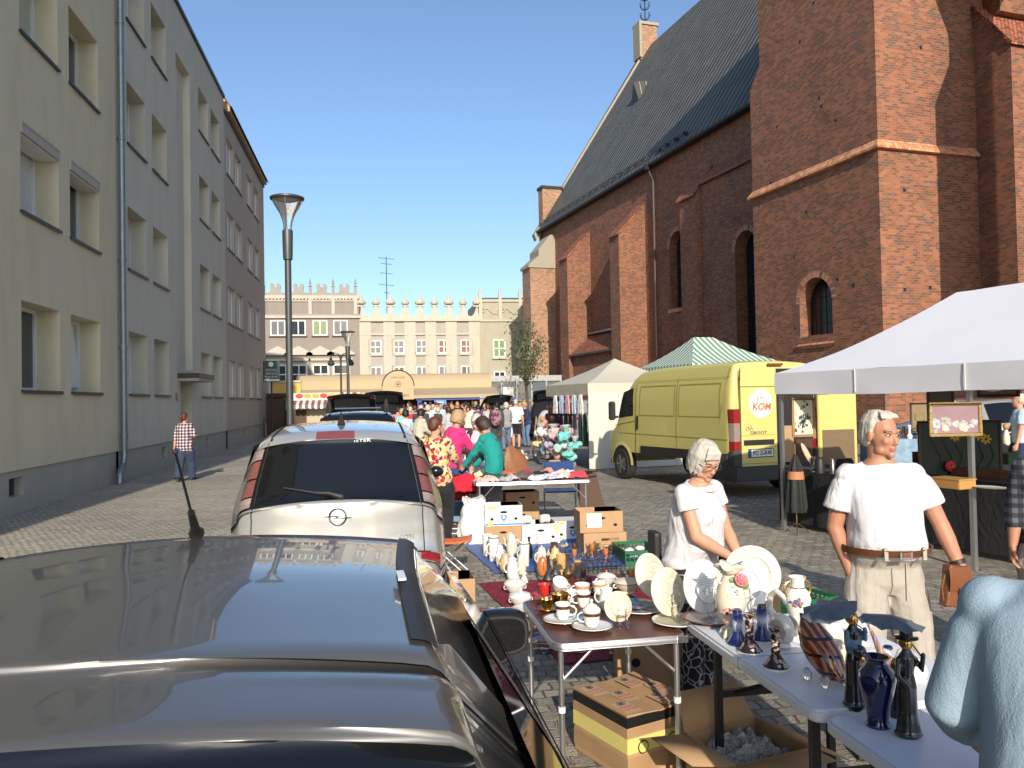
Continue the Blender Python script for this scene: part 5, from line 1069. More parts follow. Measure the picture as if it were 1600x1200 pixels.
    if top is not None:
        b=MB(); torso(b,top,(.99 if tuck else .90-toplen),1.485 if neck=='crew' else 1.455,o,flare=.12 if not tuck else 0,n=16)
        if fem:
            c,rx,ry=sec(1.30,0); a=th_(1.3); f=V3((0,math.cos(a),-math.sin(a)))
            for s in(-1,1): b.ell(c+V3((s*.075*S,0,-.01*S))+f*(ry*.72),(.068*S,.062*S,.07*S),top)
        if sleeve>0: sleeves(b,top,sleeve)
        put(blob(b,max(.0065,vox),(tsm or (3 if vox<.01 else 2)),amp=.014*wr if vox<.02 else 0,fr=8,name='top',stretch=(1,1,.7)),'top',t)
    if over is not None:
        b=MB()
        # open cardigan: back and side wrap
        R=[]
        for k in range(11):
            q=.84+(1.46-.84)*k/10; c,rx,ry=sec(q,.028); a=th_(q); f=V3((0,math.cos(a),-math.sin(a))); row=[]
            for j in range(25):
                p=math.pi*.5+.42+(2*math.pi-.84)*j/24; row.append(c+V3((math.cos(p)*rx,0,0))+f*(math.sin(p)*ry))
            R.append(row)
        for k in range(10):
            for j in range(24):
                A,B,C_,D_=R[k][j],R[k][j+1],R[k+1][j+1],R[k+1][j]; b.poly([A,B,C_,D_],over)
        b2=MB(); sleeves(b2,over,oversleeve,.02)
        b.join(b2); o_=b.build('cardigan',t,weld=.001); md=o_.modifiers.new('s','SOLIDIFY'); md.thickness=.012
    if shoe is not None:
        for (h,k,an),fy in zip(LEG,fyaw):
            b=MB(); F=Matrix.Rotation(fy,3,'Z'); z=an.z-.085*S; A=V3((an.x,an.y,z))
            P=lambda x,y,zz:A+F@V3((x,y,zz))*S
            limb(b,[P(0,-.045,.048),P(0,.05,.045),P(0,.15,.034)],[.040*S,.042*S,.030*S],shoe,ax=F@V3((1,0,0)),wide=[1,1.05,1.35],n=14)
            b.box(P(0,.05,.012),(.085*S,.27*S,.024*S),shoe,rz=fy); put(blob(b,max(.006,vox*.8),2,name='shoe'),'shoe',t)
    info=dict(t=t,hp=hp,ARM=ARM,LEG=LEG,sec=sec,S=S,H=H,spine=spine,torso=torso,HR=HR,SH=SH)
    return info
def at(px,d):  # ground point at forward depth d on pixel column px
    q=(CF*FPX+CR*(px-800))*(d/FPX); return (q.x,q.y)
def face(loc,tx,ty):  # heading so that +Y local looks at (tx,ty)
    return math.atan2(-(tx-loc[0]),(ty-loc[1]))
# ---- cloth materials
WHT=cloth('white cotton jersey',(.58,.57,.58),var=.03); CHINO=cloth('light beige chinos',(.36,.33,.285)); 
def flowermat(name,base,cols,scale,outline=None,detail=False):
    m,N,L,b=nodes(name,.9); tc=N.new('ShaderNodeTexCoord'); nz=N.new('ShaderNodeTexNoise'); nz.inputs['Scale'].default_value=scale*.8; L.new(tc.outputs['Object'],nz.inputs[0])
    ad=N.new('ShaderNodeVectorMath'); ad.operation='MULTIPLY_ADD'; ad.inputs[1].default_value=(.8/scale,)*3; L.new(nz.outputs['Color'],ad.inputs[0]); L.new(tc.outputs['Object'],ad.inputs[2])
    vo=N.new('ShaderNodeTexVoronoi'); vo.inputs['Scale'].default_value=scale; L.new(ad.outputs[0],vo.inputs[0])
    if outline:
        vo.feature='DISTANCE_TO_EDGE'; r=ramp(N,[(0,outline),(.035,outline),(.06,base)]); L.new(vo.outputs['Distance'],r.inputs[0]); L.new(r.outputs[0],b.inputs['Base Color'])
    else:
        sp=N.new('ShaderNodeSeparateColor'); L.new(vo.outputs['Color'],sp.inputs[0]); n=len(cols); r=ramp(N,[(i/n,c) for i,c in enumerate(cols)],'CONSTANT'); L.new(sp.outputs[0],r.inputs[0]); L.new(r.outputs[0],b.inputs['Base Color'])
    return m
BLKFL=flowermat('black trousers with white flower outlines',(.012,.012,.015),None,17,outline=(.32,.32,.34))
def plaidmat(name,c0,c1,c2,s):
    m,N,L,b=nodes(name,.9); tc=N.new('ShaderNodeTexCoord'); sp=N.new('ShaderNodeSeparateXYZ'); L.new(tc.outputs['Object'],sp.inputs[0]); outs=[]
    for i,src in enumerate((0,2)):
        a=N.new('ShaderNodeMath'); a.operation='MULTIPLY'; a.inputs[1].default_value=s; L.new(sp.outputs[src],a.inputs[0])
        f=N.new('ShaderNodeMath'); f.operation='FRACT'; L.new(a.outputs[0],f.inputs[0]); g=N.new('ShaderNodeMath'); g.operation='GREATER_THAN'; g.inputs[1].default_value=.5; L.new(f.outputs[0],g.inputs[0]); outs.append(g)
    ad=N.new('ShaderNodeMath'); ad.operation='ADD'; L.new(outs[0].outputs[0],ad.inputs[0]); L.new(outs[1].outputs[0],ad.inputs[1]); dv=N.new('ShaderNodeMath'); dv.operation='MULTIPLY'; dv.inputs[1].default_value=.5; L.new(ad.outputs[0],dv.inputs[0])
    r=ramp(N,[(0,c0),(.3,c1),(.8,c2)],'CONSTANT'); L.new(dv.outputs[0],r.inputs[0]); L.new(r.outputs[0],b.inputs['Base Color']); return m
BROWNL=mat('brown leather',(.17,.06,.025),.4,var=.2,bump=.2,bs=60); GOLD=mat('gold metal',(.75,.45,.12),.2,metal=1)
# ---- the man in the white T-shirt
ml=(2.53,3.72); mrz=rad(180-19+8)
im=person('elderly man with a white T-shirt, beige trousers and brown belt standing behind the white table',ml,mrz,H=1.685,girth=1.0,belly=.075,lean=.02,hyaw=rad(26),hpitch=.08,
  RH=(.165,.02,.865),Rel=(1.0,-.5,0),LH=(-.36,.16,.80),Lel=(-.8,-.6,0),top=WHT,sleeve=.33,tuck=True,bottom=CHINO,shoe=SHOE,hair='short',hairm='white',skin=SKIN2,vox=.0055,curl=(.75,.3),feet=((-.16,0),(.16,.02)),loose=1.25)
t=im['t']; S=im['S']
b=MB(); R=[]
for q,o in ((1.022,.034),(1.022,.042),(1.058,.042),(1.058,.034)):
    c,rx,ry=im['sec'](q,o); R.append([c+Vector((math.cos(p)*rx,math.sin(p)*ry,0)) for p in [2*math.pi*j/40 for j in range(40)]])
b.rings(R+[R[0]],BROWNL,False); bl=b.build('belt',t)
c,rx,ry=im['sec'](1.04,.045); b=MB(); b.box(c+Vector((-.01,ry+.004,0)),(.06,.008,.045),CHR); b.box(c+Vector((-.01,ry+.009,0)),(.036,.006,.024),BROWNL); b.build('buckle',bl)
b=MB(); 
for x in (-.11,.08): b.box(c+Vector((x,ry*math.sqrt(max(.1,1-(x/rx)**2))+.006,-.0)),(.018,.01,.06),CHINO)
b.box(c+Vector((-.01,ry-.004,-.13)),(.004,.012,.18),mat('seam beige',(.36,.32,.26),.9)); b.build('belt_loop',bl)
A=im['ARM'][0]; wv=A[2]; d=(A[2]-A[1]).normalized()
b=MB(); R_=d.to_track_quat('Z','Y').to_matrix(); b.lathe([(.033,-.012),(.036,-.010),(.036,.010),(.033,.012)],BLK,wv-d*.05,16,R=R_); b.build('watch',t)
b=MB(); b.lathe([(.034,-.006),(.037,-.004),(.037,.006),(.034,.008)],BROWNL,wv-d*.015,16,R=R_); b.build('bracelet',t)
# bag and red drawstring bag in his hand: things of their own
Mw=Matrix.Translation((ml[0],ml[1],0))@Matrix.Rotation(mrz,4,'Z')
hw_=Mw@(wv+d*.08); b=MB(); b.box((0,0,0),(.13,.055,.2),BROWNL); me=blob(b,.007,5,amp=.004,fr=18,name='wrist_bag')
wb=thing('wrist_bag','brown leather wrist bag with a flap held by the man in the white T-shirt','bag',hw_+Vector((-.085,-.01,.02)),mrz+.3); put(me,'pouch',wb).rotation_euler=(0,-.15,0)
b=MB(); b.grid(lambda u,v:(-.066+.132*u,.034+.006*math.sin(v*3),.095-.11*v),6,6,BROWNL); b.box((0,.042,-.02),(.03,.008,.035),BROWNL); b.build('flap',wb,bevel=0); b=MB(); b.tube([(.06,0,.06),(.09,.01,.0),(.07,0,-.08)],.006,BROWNL,6); b.build('strap',wb)
RED=mat('shiny red nylon',(.55,.012,.03),.45,var=.25,vs=20,sheen=.3)
b=MB(); R=[]
for k in range(12):
    z=.02-.36*k/11; r=.014+.055*min(1,(k/4.0))*(1-.35*(k/11)**3)
    R.append([(math.cos(p)*r*(1+.22*math.sin(p*5+k*.4)),math.sin(p)*r*.55*(1+.22*math.sin(p*5+k)),z) for p in [2*math.pi*j/30 for j in range(30)]])
b.rings(R,RED); rb=thing('drawstring_bag','shiny red nylon bag hanging from the hand of the man in the white T-shirt','bag',hw_+Vector((.0,-.01,-.06)),mrz); b.build('pouch',rb); b=MB(); b.tube([(0,0,0),(.01,0,.05)],.006,RED,6); b.build('cord',rb)
for s,z in (('Freshy',-.2),): text(s,.03,FRW,'lettering',rb,.0005,(.0,.062,z),(rad(90),0,rad(180)))
# ---- the woman in the white blouse
wl=(1.80,4.45)
iw=person('white-haired woman in glasses, white blouse and black flower-patterned trousers looking down at the table',wl,rad(180+32),H=1.525,fem=True,girth=1.04,belly=.045,lean=.26,hyaw=rad(-18),hpitch=.42,
  RH=(.0,.27,.88),Rel=(1,-.6,0),LH=(-.14,.24,.84),Lel=(-.8,-.8,0),top=WHT,sleeve=.20,toplen=-.02,bottom=BLKFL,shoe=SHOEW,hair='bob',hairm='white',skin=SKIN,vox=.0055,curl=(.35,.45),feet=((-.1,0),(.11,.06)),loose=1.15)
hp=iw['hp']; t=iw['t']; WIRE=mat('spectacle wire',(.12,.06,.05),.35,metal=.6)
b=MB(); S=iw['S']
for s in(-1,1):
    b.tube([hp(s*.033+.025*math.cos(q),.104-abs(.025*math.cos(q)+.033)*.15,.003+.016*math.sin(q)) for q in [k*2*math.pi/16 for k in range(17)]],.0018,WIRE,6); b.tube([hp(s*.058,.098,.006),hp(s*.08,.05,.010),hp(s*.082,-.0,.006)],.0018,WIRE,6)
b.tube([hp(-.009,.103,.006),hp(0,.106,.009),hp(.009,.103,.006)],.0018,WIRE,6); b.build('glasses',t)
ca=hp(0,.04,-.17)
b=MB(); pts=[iw['sec'](1.47,.004)[0]+Vector((math.cos(p)*.07,math.sin(p)*.075+.012,-.02-.02*math.sin(p))) for p in [math.pi*(j/14) for j in range(15)]]; b.tube(pts,.0022,GOLD,5); b.build('necklace',t)
b=MB(); A=iw['ARM'][0][2]; 
SB=thing('shoulder_bag','small black bag hanging at the hip of the white-haired woman','bag',(wl[0]-.17,wl[1]+.14,.88),0); b=MB(); b.box((0,0,0),(.05,.13,.2),BLK); put(blob(b,.010,6,name='pouch'),'pouch',SB)
# ---- foreground person in a light blue shirt, back to us
BLUE=cloth('light blue poplin',(.27,.38,.46),var=.04,fold=.18)
person('person in a light blue shirt close to the camera at the bottom right edge',at(1680,1.66),rad(-46),H=1.61,wr=.15,tsm=34,girth=1.12,belly=.03,fem=False,lean=.22,hpitch=.5,hyaw=rad(-5),RH=(.22,.30,.95),LH=(-.24,.26,.93),top=BLUE,sleeve=.95,toplen=.06,bottom=cloth('navy trousers',(.02,.03,.06)),hair='bob',hairm='blond',vox=.007,loose=1.5)
# ---- dark plaid man far right behind the post
PLD=plaidmat('dark blue plaid',(.012,.014,.02),(.03,.035,.045),(.10,.11,.13),17)
pl=at(1645,4.9); person('grey-haired man in a dark plaid shirt cut by the right edge, under the white tent',pl,rad(140),H=1.62,girth=1.1,hpitch=.5,lean=.2,top=PLD,sleeve=.75,bottom=CHINO,hairm='grey',skin=SKIN2,vox=.009,LH=(-.1,.4,1.0),loose=1.5)
# ---- mid ground
FLOR=flowermat('red and yellow floral blouse',(0,0,0),[(.42,.02,.04),(.62,.48,.2),(.55,.42,.30),(.25,.01,.03),(.62,.55,.35),(.5,.12,.12),(.60,.45,.12),(.06,.05,.04)],26)
BLACKC=cloth('black cloth',(.013,.013,.015)); DENIM=cloth('light denim',(.18,.28,.42)); DEN2=cloth('dark denim',(.03,.045,.09)); GRYT=cloth('mottled grey leggings',(.2,.2,.22),var=.4)
p=at(679,9.9); person('woman with short auburn hair, red and yellow floral blouse and black trousers',p,rad(-30),H=1.58,fem=True,girth=1.18,hyaw=rad(-20),hpitch=.25,RH=(.14,.36,.98),LH=(-.14,.33,1.0),top=FLOR,sleeve=.72,toplen=.08,bottom=BLACKC,hair='crop',hairm='auburn',vox=.009,loose=1.5)
PINK=cloth('hot pink jersey',(.62,.03,.17)); p=at(702,11.5)
person('woman with blond hair, hot pink sweater and pale jeans beside the floral blouse',p,rad(-65),H=1.66,fem=True,girth=1.08,lean=.32,hpitch=.3,RH=(.12,.45,1.0),LH=(-.12,.4,1.0),top=PINK,sleeve=.7,toplen=.03,bottom=DENIM,hair='bob',hairm='blond',vox=.009,loose=1.5)
LIL=cloth('pale pink blouse',(.55,.46,.52)); PURP=cloth('dark purple cardigan',(.05,.015,.045)); p=at(746,12.6)
i_=person('woman with curly whitish hair, face mask and dark purple cardigan over a pale blouse',p,rad(180-25),H=1.56,fem=True,girth=1.12,lean=.15,hpitch=.5,hyaw=rad(8),LH=(-.06,.33,.92),RH=(.06,.33,.90),top=LIL,sleeve=.5,bottom=PURP,hair='curly',hairm='white',vox=.009,over=PURP,loose=1.2)
b=MB(); R=[]
hp=i_['hp']
for z,w_,y in ((-.018,.045,.095),(-.035,.052,.117),(-.06,.050,.108),(-.085,.038,.10)): R.append([hp(w_*u,y-.9*(w_*u)**2/.05*.9,z) for u in [k/6-1 for k in range(13)]])
b.add([q for r in R for q in r],[(i*13+j,i*13+j+1,(i+1)*13+j+1,(i+1)*13+j) for i in range(3) for j in range(12)],mat('pale blue face mask',(.45,.6,.68),.8)); b.build('face_mask',i_['t'])
TEAL=cloth('teal sweater',(.008,.24,.22)); p=at(771,11.0); tp=p
person('woman with dark brown hair and a teal sweater leaning over the goods',p,rad(60),H=1.58,fem=True,girth=1.0,lean=.42,hpitch=.45,hyaw=rad(10),LH=(-.1,.42,.88),RH=(.1,.36,.86),top=TEAL,sleeve=1.0,toplen=.04,bottom=GRYT,hair='bob',hairm='brown',vox=.009,loose=1.4)
b=MB(); 
R=[]
for k in range(9):
    u=k/8; z=.17-.36*u; w_=.05+.13*math.sin(min(1,u*1.25)*math.pi/2)**1.2; R.append([(math.cos(p_)*w_*(1+.1*math.sin(p_*6)),math.sin(p_)*.07*(.4+.6*u)*(1+.1*math.sin(p_*5)),z) for p_ in [2*math.pi*j/24 for j in range(24)]])
b.rings(R,mat('tan brown soft leather',(.22,.09,.035),.45,var=.25,vs=8,bump=.3))
bg_=thing('shoulder_bag','large tan brown leather bag slung behind the woman in the teal sweater','bag',(tp[0]+.22,tp[1]-.22,1.0),rad(20)); o_=b.build('pouch',bg_); o_.rotation_euler=(0,rad(-22),0)
b=MB(); b.tube([(-.03,0,.15),(-.12,.04,.36),(-.2,.1,.30)],.012,BROWNL,6); b.build('strap',bg_)
# plaid walker on the pavement
PL2=plaidmat('black white plaid shirt',(.62,.60,.60),(.20,.12,.15),(.02,.012,.018),14); p=G(289,752)
person('woman with a ponytail, black and white checked shirt and jeans walking on the pavement',(p.x,p.y),rad(-6),H=1.62,fem=True,girth=1.02,hyaw=rad(-15),LH=(-.22,-.06,.80),RH=(.17,.22,1.08),top=PL2,sleeve=.75,toplen=.12,bottom=DEN2,hair='pony',hairm='auburn',vox=.011,feet=((-.09,-.22,.03),(.1,.22)),loose=1.5)
# ================================================================ THE CROWD (each one a person)
CT0=cloth('crowd top base',(.3,.3,.3)); CB0=cloth('crowd bottom base',(.1,.1,.1)); HAIRS['base']=mat('crowd hair base',(.05,.03,.02),.6)
COLS={k:cloth('crowd '+k,v) for k,v in dict(white=(.72,.72,.72),lightblue=(.42,.55,.66),red=(.45,.03,.04),mint=(.22,.55,.45),beige=(.48,.43,.34),black=(.015,.015,.017),navy=(.02,.03,.07),grey=(.25,.25,.26),purple=(.12,.03,.12),pink=(.55,.2,.28),khaki=(.40,.34,.14),olive=(.06,.065,.045),denim=(.10,.16,.28),brown=(.16,.09,.05),cream=(.6,.55,.44),rose=(.4,.12,.16),yellow=(.6,.5,.15),teal=(.03,.2,.2),stripe=(.5,.6,.6),charcoal=(.05,.05,.055),orange=(.6,.2,.08),palegrey=(.38,.39,.40)).items()}
CK=dict(vox=.019,group=None)
BIN=(0,-60)
A_={}
def arch(k,**kw):
    A_[k]=person('x',(0,0),0,top=CT0,bottom=CB0,**{**CK,**kw})['t']
arch('m',H=1.75,sleeve=.35,hair='short',hairm='base',LH=(-.24,.12,.82),RH=(.2,.3,1.05))
arch('m2',H=1.75,girth=1.12,belly=.05,sleeve=1.0,hair='short',hairm='base',LH=(-.26,.1,.8),RH=(.26,.06,.8),feet=((-.12,-.1),(.12,.14)))
arch('f',H=1.65,fem=True,sleeve=.5,hair='bob',hairm='base',toplen=.06,RH=(.15,.32,1.02),LH=(-.2,.1,.8))
arch('f2',H=1.65,fem=True,girth=1.1,sleeve=.95,hair='bob',hairm='base',toplen=.1,lean=.25,hpitch=.3,RH=(.12,.36,.95),LH=(-.12,.36,.95))
arch('d',H=1.65,fem=True,sleeve=.5,hair='bun',hairm='base',btype='dress',lean=.95,hpitch=.2,RH=(.1,.72,.62),LH=(-.1,.72,.62))
arch('s',H=1.8,sleeve=.4,hair='short',hairm='base',btype='shorts',girth=1.05,toplen=.0,LH=(-.2,.2,.95),RH=(.28,.02,.85))
used=set()
GR='shoppers in the market crowd'
def crowd(px,d,k,h,top,bot,hr,rz,label,group=GR,cat='person'):
    sw={'crowd top base':COLS[top],'crowd bottom base':COLS[bot],'crowd hair base':HAIRS[hr]}
    base={'m':1.75,'m2':1.75,'f':1.65,'f2':1.65,'d':1.65,'s':1.8}[k]
    x,y=at(px,d)
    o=dup(A_[k],(x,y,0),rad(rz),label,scale=h/base,swap=sw); o['group']=group; o.name='person'; return o
C=[
(805,29,'s',1.80,'white','black','grey',-8,'big man in a plain white T-shirt and black shorts standing with his back turned'),
(723,34,'m',1.70,'khaki','charcoal','brown',60,'man in a khaki yellow shirt and dark trousers walking beside the purple top'),
(845,33,'d',1.66,'palegrey','palegrey','brown',-70,'woman in a long pale grey dress bending over low goods'),
(790,28,'f',1.70,'grey','denim','grey',10,'person in a light grey shirt and blue jeans next to the big man in white'),
(775,27,'m2',1.72,'olive','charcoal','black',15,'man in a dark olive jacket under the patterned backpack'),
(748,31,'f2',1.62,'purple','navy','black',20,'woman in a dark purple jumper with black hair'),
(737,33,'m',1.62,'stripe','navy','brown',30,'slim person in a pale striped T-shirt and navy trousers'),
(714,33,'m2',1.78,'black','black','brown',170,'tall man in a black T-shirt facing the camera above the crowd'),
(822,30,'f2',1.72,'navy','denim','blond',120,'woman in a navy patterned top with blond hair behind the big man in white'),
(633,21,'f',1.58,'lightblue','grey','black',-15,'woman in a pale blue T-shirt with short black hair near the white table'),
(652,20.5,'f2',1.60,'beige','cream','black',-60,'woman in a beige knitted jacket looking at the table with the red bag'),
(640,27,'m2',1.62,'red','navy','grey',10,'person in a bright red jacket behind the pale blue T-shirt'),
(668,28,'f',1.66,'lightblue','denim','grey',-30,'person in a washed blue hooded top'),
(627,25,'f',1.58,'mint','grey','blond',15,'woman in a mint green top at the left end of the crowd'),
(621,27,'m',1.62,'pink','denim','brown',5,'person in a pink top at the far left edge of the crowd'),
(615,32,'f',1.60,'cream','beige','grey',0,'person in a cream blouse just right of the black raised tailgates'),
(676,34,'m2',1.66,'white','navy','grey',150,'grey-haired man in a white shirt facing the camera'),
(684,37,'m',1.70,'black','black','brown',80,'man in black between the two grey-haired men'),
(694,35,'f',1.60,'rose','charcoal','auburn',40,'woman in a rose pink cardigan with auburn hair'),
(703,38,'m2',1.72,'charcoal','navy','brown',-100,'man in a charcoal jacket under the left edge of the poster'),
(659,36,'m',1.68,'grey','denim','brown',170,'man in a mid grey T-shirt facing the camera'),
(647,38,'f',1.60,'black','navy','auburn',30,'auburn-haired woman in a black top'),
(664,40,'m2',1.74,'beige','brown','grey',-20,'man in a beige summer jacket and brown trousers'),
(690,42,'f2',1.62,'yellow','denim','blond',60,'woman in a mustard yellow top far back in the crowd'),
(711,41,'f',1.62,'white','grey','black',-150,'woman in a white blouse and grey skirt-like trousers far back'),
(731,39,'m',1.70,'rose','charcoal','brown',15,'man in a dull red shirt right of the tall man in black'),
(757,37,'f',1.62,'grey','black','blond',-40,'blond woman in a grey top and black trousers'),
(766,40,'m2',1.70,'navy','navy','grey',10,'man dressed all in navy beside the open estate car'),
(783,38,'m2',1.74,'teal','grey','black',10,'person in a dark teal hooded jacket with the hood showing'),
(641,43,'m',1.70,'cream','beige','brown',30,'man in cream clothes far back near the blue beam'),
(672,44,'f',1.60,'orange','denim','brown',-10,'woman in an orange top far back near the poster'),
(699,45,'m',1.70,'palegrey','black','black',20,'man in a pale grey shirt at the terrace posts'),
(719,44,'f2',1.60,'mint','navy','auburn',100,'auburn-haired woman in a green top by the terrace posts'),
(742,43,'m2',1.72,'brown','brown','grey',-15,'man in a brown coat in front of the terrace timber'),
(630,34,'m2',1.70,'brown','charcoal','brown',15,'man in a brown jacket behind the woman in mint green'),
(653,31,'f',1.58,'white','denim','auburn',25,'auburn-haired woman in a white top and jeans'),
(681,30,'f2',1.56,'charcoal','black','grey',-45,'grey-haired woman in a charcoal cardigan'),
(760,34,'m',1.66,'olive','olive','brown',15,'man in olive green next to the purple jumper'),
(861,23.3,'f',1.62,'charcoal','black','blond',165,'blond seller in dark patterned clothes behind the hanging scarves'),
(1488,17,'m2',1.62,'brown','navy','brown',170,'seller half hidden behind the framed roses picture'),
(1592,13.5,'m',1.72,'lightblue','navy','grey',60,'man in a pale blue shirt at the right edge beside the light silver car'),
(618,39,'m2',1.74,'navy','grey','brown',20,'man in a navy jacket and grey trousers behind the person in pink'),
(628,46,'f',1.62,'white','beige','blond',-10,'blond woman in white with beige trousers far back at the terrace'),
(637,47,'m',1.72,'charcoal','denim','black',170,'black-haired man in charcoal facing the camera under the awning'),
(646,34,'f2',1.60,'grey','charcoal','brown',35,'woman in a grey cardigan and charcoal trousers behind the beige jacket'),
(656,46,'m2',1.74,'red','black','black',0,'man in a red jacket and black trousers far back at the blue beam'),
(662,33,'m',1.70,'navy','beige','brown',-25,'man in a navy shirt and beige trousers behind the washed blue hood'),
(671,37,'f',1.60,'brown','navy','blond',60,'blond woman in a brown jacket in mid crowd'),
(680,46,'m',1.74,'white','grey','brown',15,'man in a white shirt and grey trousers below the poster'),
(687,33,'m2',1.70,'lightblue','beige','brown',-160,'man in a light blue jacket facing the camera in mid crowd'),
(696,41,'f2',1.62,'pink','black','auburn',30,'auburn woman in pink with black trousers below the poster'),
(706,33,'f',1.62,'black','olive','blond',-60,'blond woman in black with olive trousers beside the tall man in black'),
(727,43,'m2',1.74,'grey','olive','black',10,'black-haired man in grey with olive trousers by a terrace post'),
(731,30,'f',1.58,'cream','charcoal','brown',160,'woman in a cream blouse and charcoal trousers facing the camera'),
(743,39,'m',1.74,'olive','denim','blond',-30,'fair man in olive with jeans behind the purple jumper'),
(752,42,'f',1.60,'red','grey','blond',20,'blond woman in red with grey trousers left of the open estate car'),
(763,30,'f2',1.64,'palegrey','denim','auburn',15,'auburn woman in pale grey with jeans left of the patterned backpack'),
(770,45,'m',1.74,'beige','black','grey',5,'grey man in beige with black trousers behind the open estate car'),
(797,40,'m2',1.74,'brown','olive','brown',-15,'man in brown with olive trousers behind the big man in white'),
(812,38,'f',1.64,'teal','charcoal','blond',100,'blond woman in teal with charcoal trousers right of the big man in white'),
(833,38,'m',1.72,'charcoal','grey','grey',90,'grey-haired man in charcoal with grey trousers by the black open car'),
(700,26,'f',1.60,'palegrey','navy','brown',10,'woman in pale grey with navy trousers right behind the pink sweater'),
(657,24,'m2',1.68,'charcoal','beige','grey',-10,'grey-haired man in charcoal with beige trousers beside the knitted jacket'),
]
for c in C: crowd(*c)
def rm(o):
    for k in kids(o): rm(k)
    bpy.data.objects.remove(o)
for o in A_.values(): rm(o)
# patterned backpack
x,y=at(774,26.7); b=MB(); b.ell((0,0,0),(.20,.13,.30),flowermat('patterned backpack cloth',(0,0,0),[(.12,.03,.06),(.3,.12,.16),(.06,.02,.05),(.2,.18,.2)],14),14,10)
t=thing('backpack','purple patterned backpack worn by the man in the olive jacket','backpack',(x,y-.03,1.20)); put(blob(b,.02,1,name='pack'),'pack',t)
x,y=at(794,28.6); b=MB(); b.lathe([(.04,.2),(.12,.05),(.15,-.15),(.1,-.3)],FRW,(0,0,0),12); t=thing('carrier_bag','thin white carrier bag hanging beside the big man in black shorts','bag',(x,y,.75)); b.build('bag_body',t)
# ================================================================ MARKET GOODS
CARD=mat('brown cardboard',(.40,.25,.13),.85,var=.12,vs=6,bump=.15); CARDD=mat('cardboard inside',(.30,.185,.10),.9); POR=mat('white porcelain',(.72,.71,.66),.12,var=.02,coat=.5); CRM=mat('cream porcelain',(.66,.60,.46),.15,var=.03,coat=.5)
ALUM=mat('brushed aluminium',(.55,.56,.57),.32,metal=.9); DKS=mat('dark steel tube',(.03,.032,.033),.4,metal=.5); GLAS=mat('clear glass',(.95,.97,.97),.03,trans=1.0,ior=1.45,var=0); SMK=mat('smoky glass',(.35,.32,.36),.05,trans=.9,var=0)
PEW=mat('pewter',(.22,.20,.18),.3,metal=.9,var=.2); BRASS=mat('aged brass',(.35,.24,.09),.3,metal=.9,var=.2); BROWNG=mat('brown gilt trim',(.12,.05,.025),.3,metal=.3)
PRINTR=mat('rose red print',(.45,.04,.06),.3,coat=.5); PRINTP=mat('pink print',(.6,.22,.25),.3,coat=.5); LEAFG=mat('green print',(.15,.25,.06),.4); YELB=mat('yellow print',(.75,.6,.08),.6); BLUB=mat('blue print',(.05,.2,.5),.6); DARKH=mat('dark hole',(.01,.01,.01),.9); WCARD=mat('white printed cardboard',(.66,.66,.64),.7,var=.04)
GRC=mat('green crate plastic',(.012,.12,.05),.4); COB=mat('cobalt glaze',(.006,.008,.06),.06,coat=1,var=.1); PRPR=mat('purple print',(.2,.08,.35),.4)
def rz_(v,a): c,s=math.cos(a),math.sin(a); return (v[0]*c-v[1]*s,v[0]*s+v[1]*c)
# ---- tables
def ftable(name,label,c,sz,h,rz,topm,edge,legm,round_=.05,style='u'):
    t=thing(name,label,'table',(c[0],c[1],0),rz); L,W=sz; b=MB(); r=round_
    out=[]
    for cx,cy,a0 in ((L/2-r,W/2-r,0),(-L/2+r,W/2-r,90),(-L/2+r,-W/2+r,180),(L/2-r,-W/2+r,270)):
        for k in range(6): a=rad(a0+18*k); out.append((cx+r*math.cos(a),cy+r*math.sin(a)))
    if edge: b.prism([(x*.985,y*.985) for x,y in out],topm,'z',h-.012,h-.002); b.build('tabletop',t); b=MB(); n=len(out)
    if edge:
        R=[[(x*s,y*s,z) for x,y in out] for s,z in ((.98,h),(1,h),(1.004,h-.008),(.998,h-.010),(1.004,h-.014),(1.004,h-.026),(.998,h-.028),(1.0,h-.032),(.97,h-.032))]; b.rings(R,edge,False); b.build('metal_edge',t)
    else: b.prism(out,topm,'z',h-.045,h); b.build('tabletop',t,bevel=.010)
    return t
MAH=mat('mahogany laminate',(.10,.035,.022),.35,var=.15,vs=3)
bt=ftable('folding_table','small folding table with a mahogany brown top and aluminium edge, set with cups','',(0,0),0,0,MAH,ALUM,ALUM) if False else None
BH=.70
bt=ftable('folding_table','small folding table with a mahogany brown top and aluminium edge, set with cups',(1.065,3.86),(.62,.80),BH,0,MAH,ALUM,ALUM,.06)
def uleg(par,x0,x1,y,h,m,r=.013,foot=.03,lean=0,name='leg'):
    b=MB(); b.tube([(x0,y,h),(x0,y+lean*.5,.06),(x0+.01,y+lean*.55,.02),(x0+.04,y+lean*.6,.012),(x1-.04,y+lean*.6,.012),(x1-.01,y+lean*.55,.02),(x1,y+lean*.5,.06),(x1,y,h)],r,m,10); o=b.build(name,par)
    for x in (x0,x1): q=MB(); q.lathe([(r*1.35,-.012),(r*1.35,.012)],FRW if m is ALUM else m,(x,y+lean*.25,h*.5),12); q.build('clamp',o)
    return o
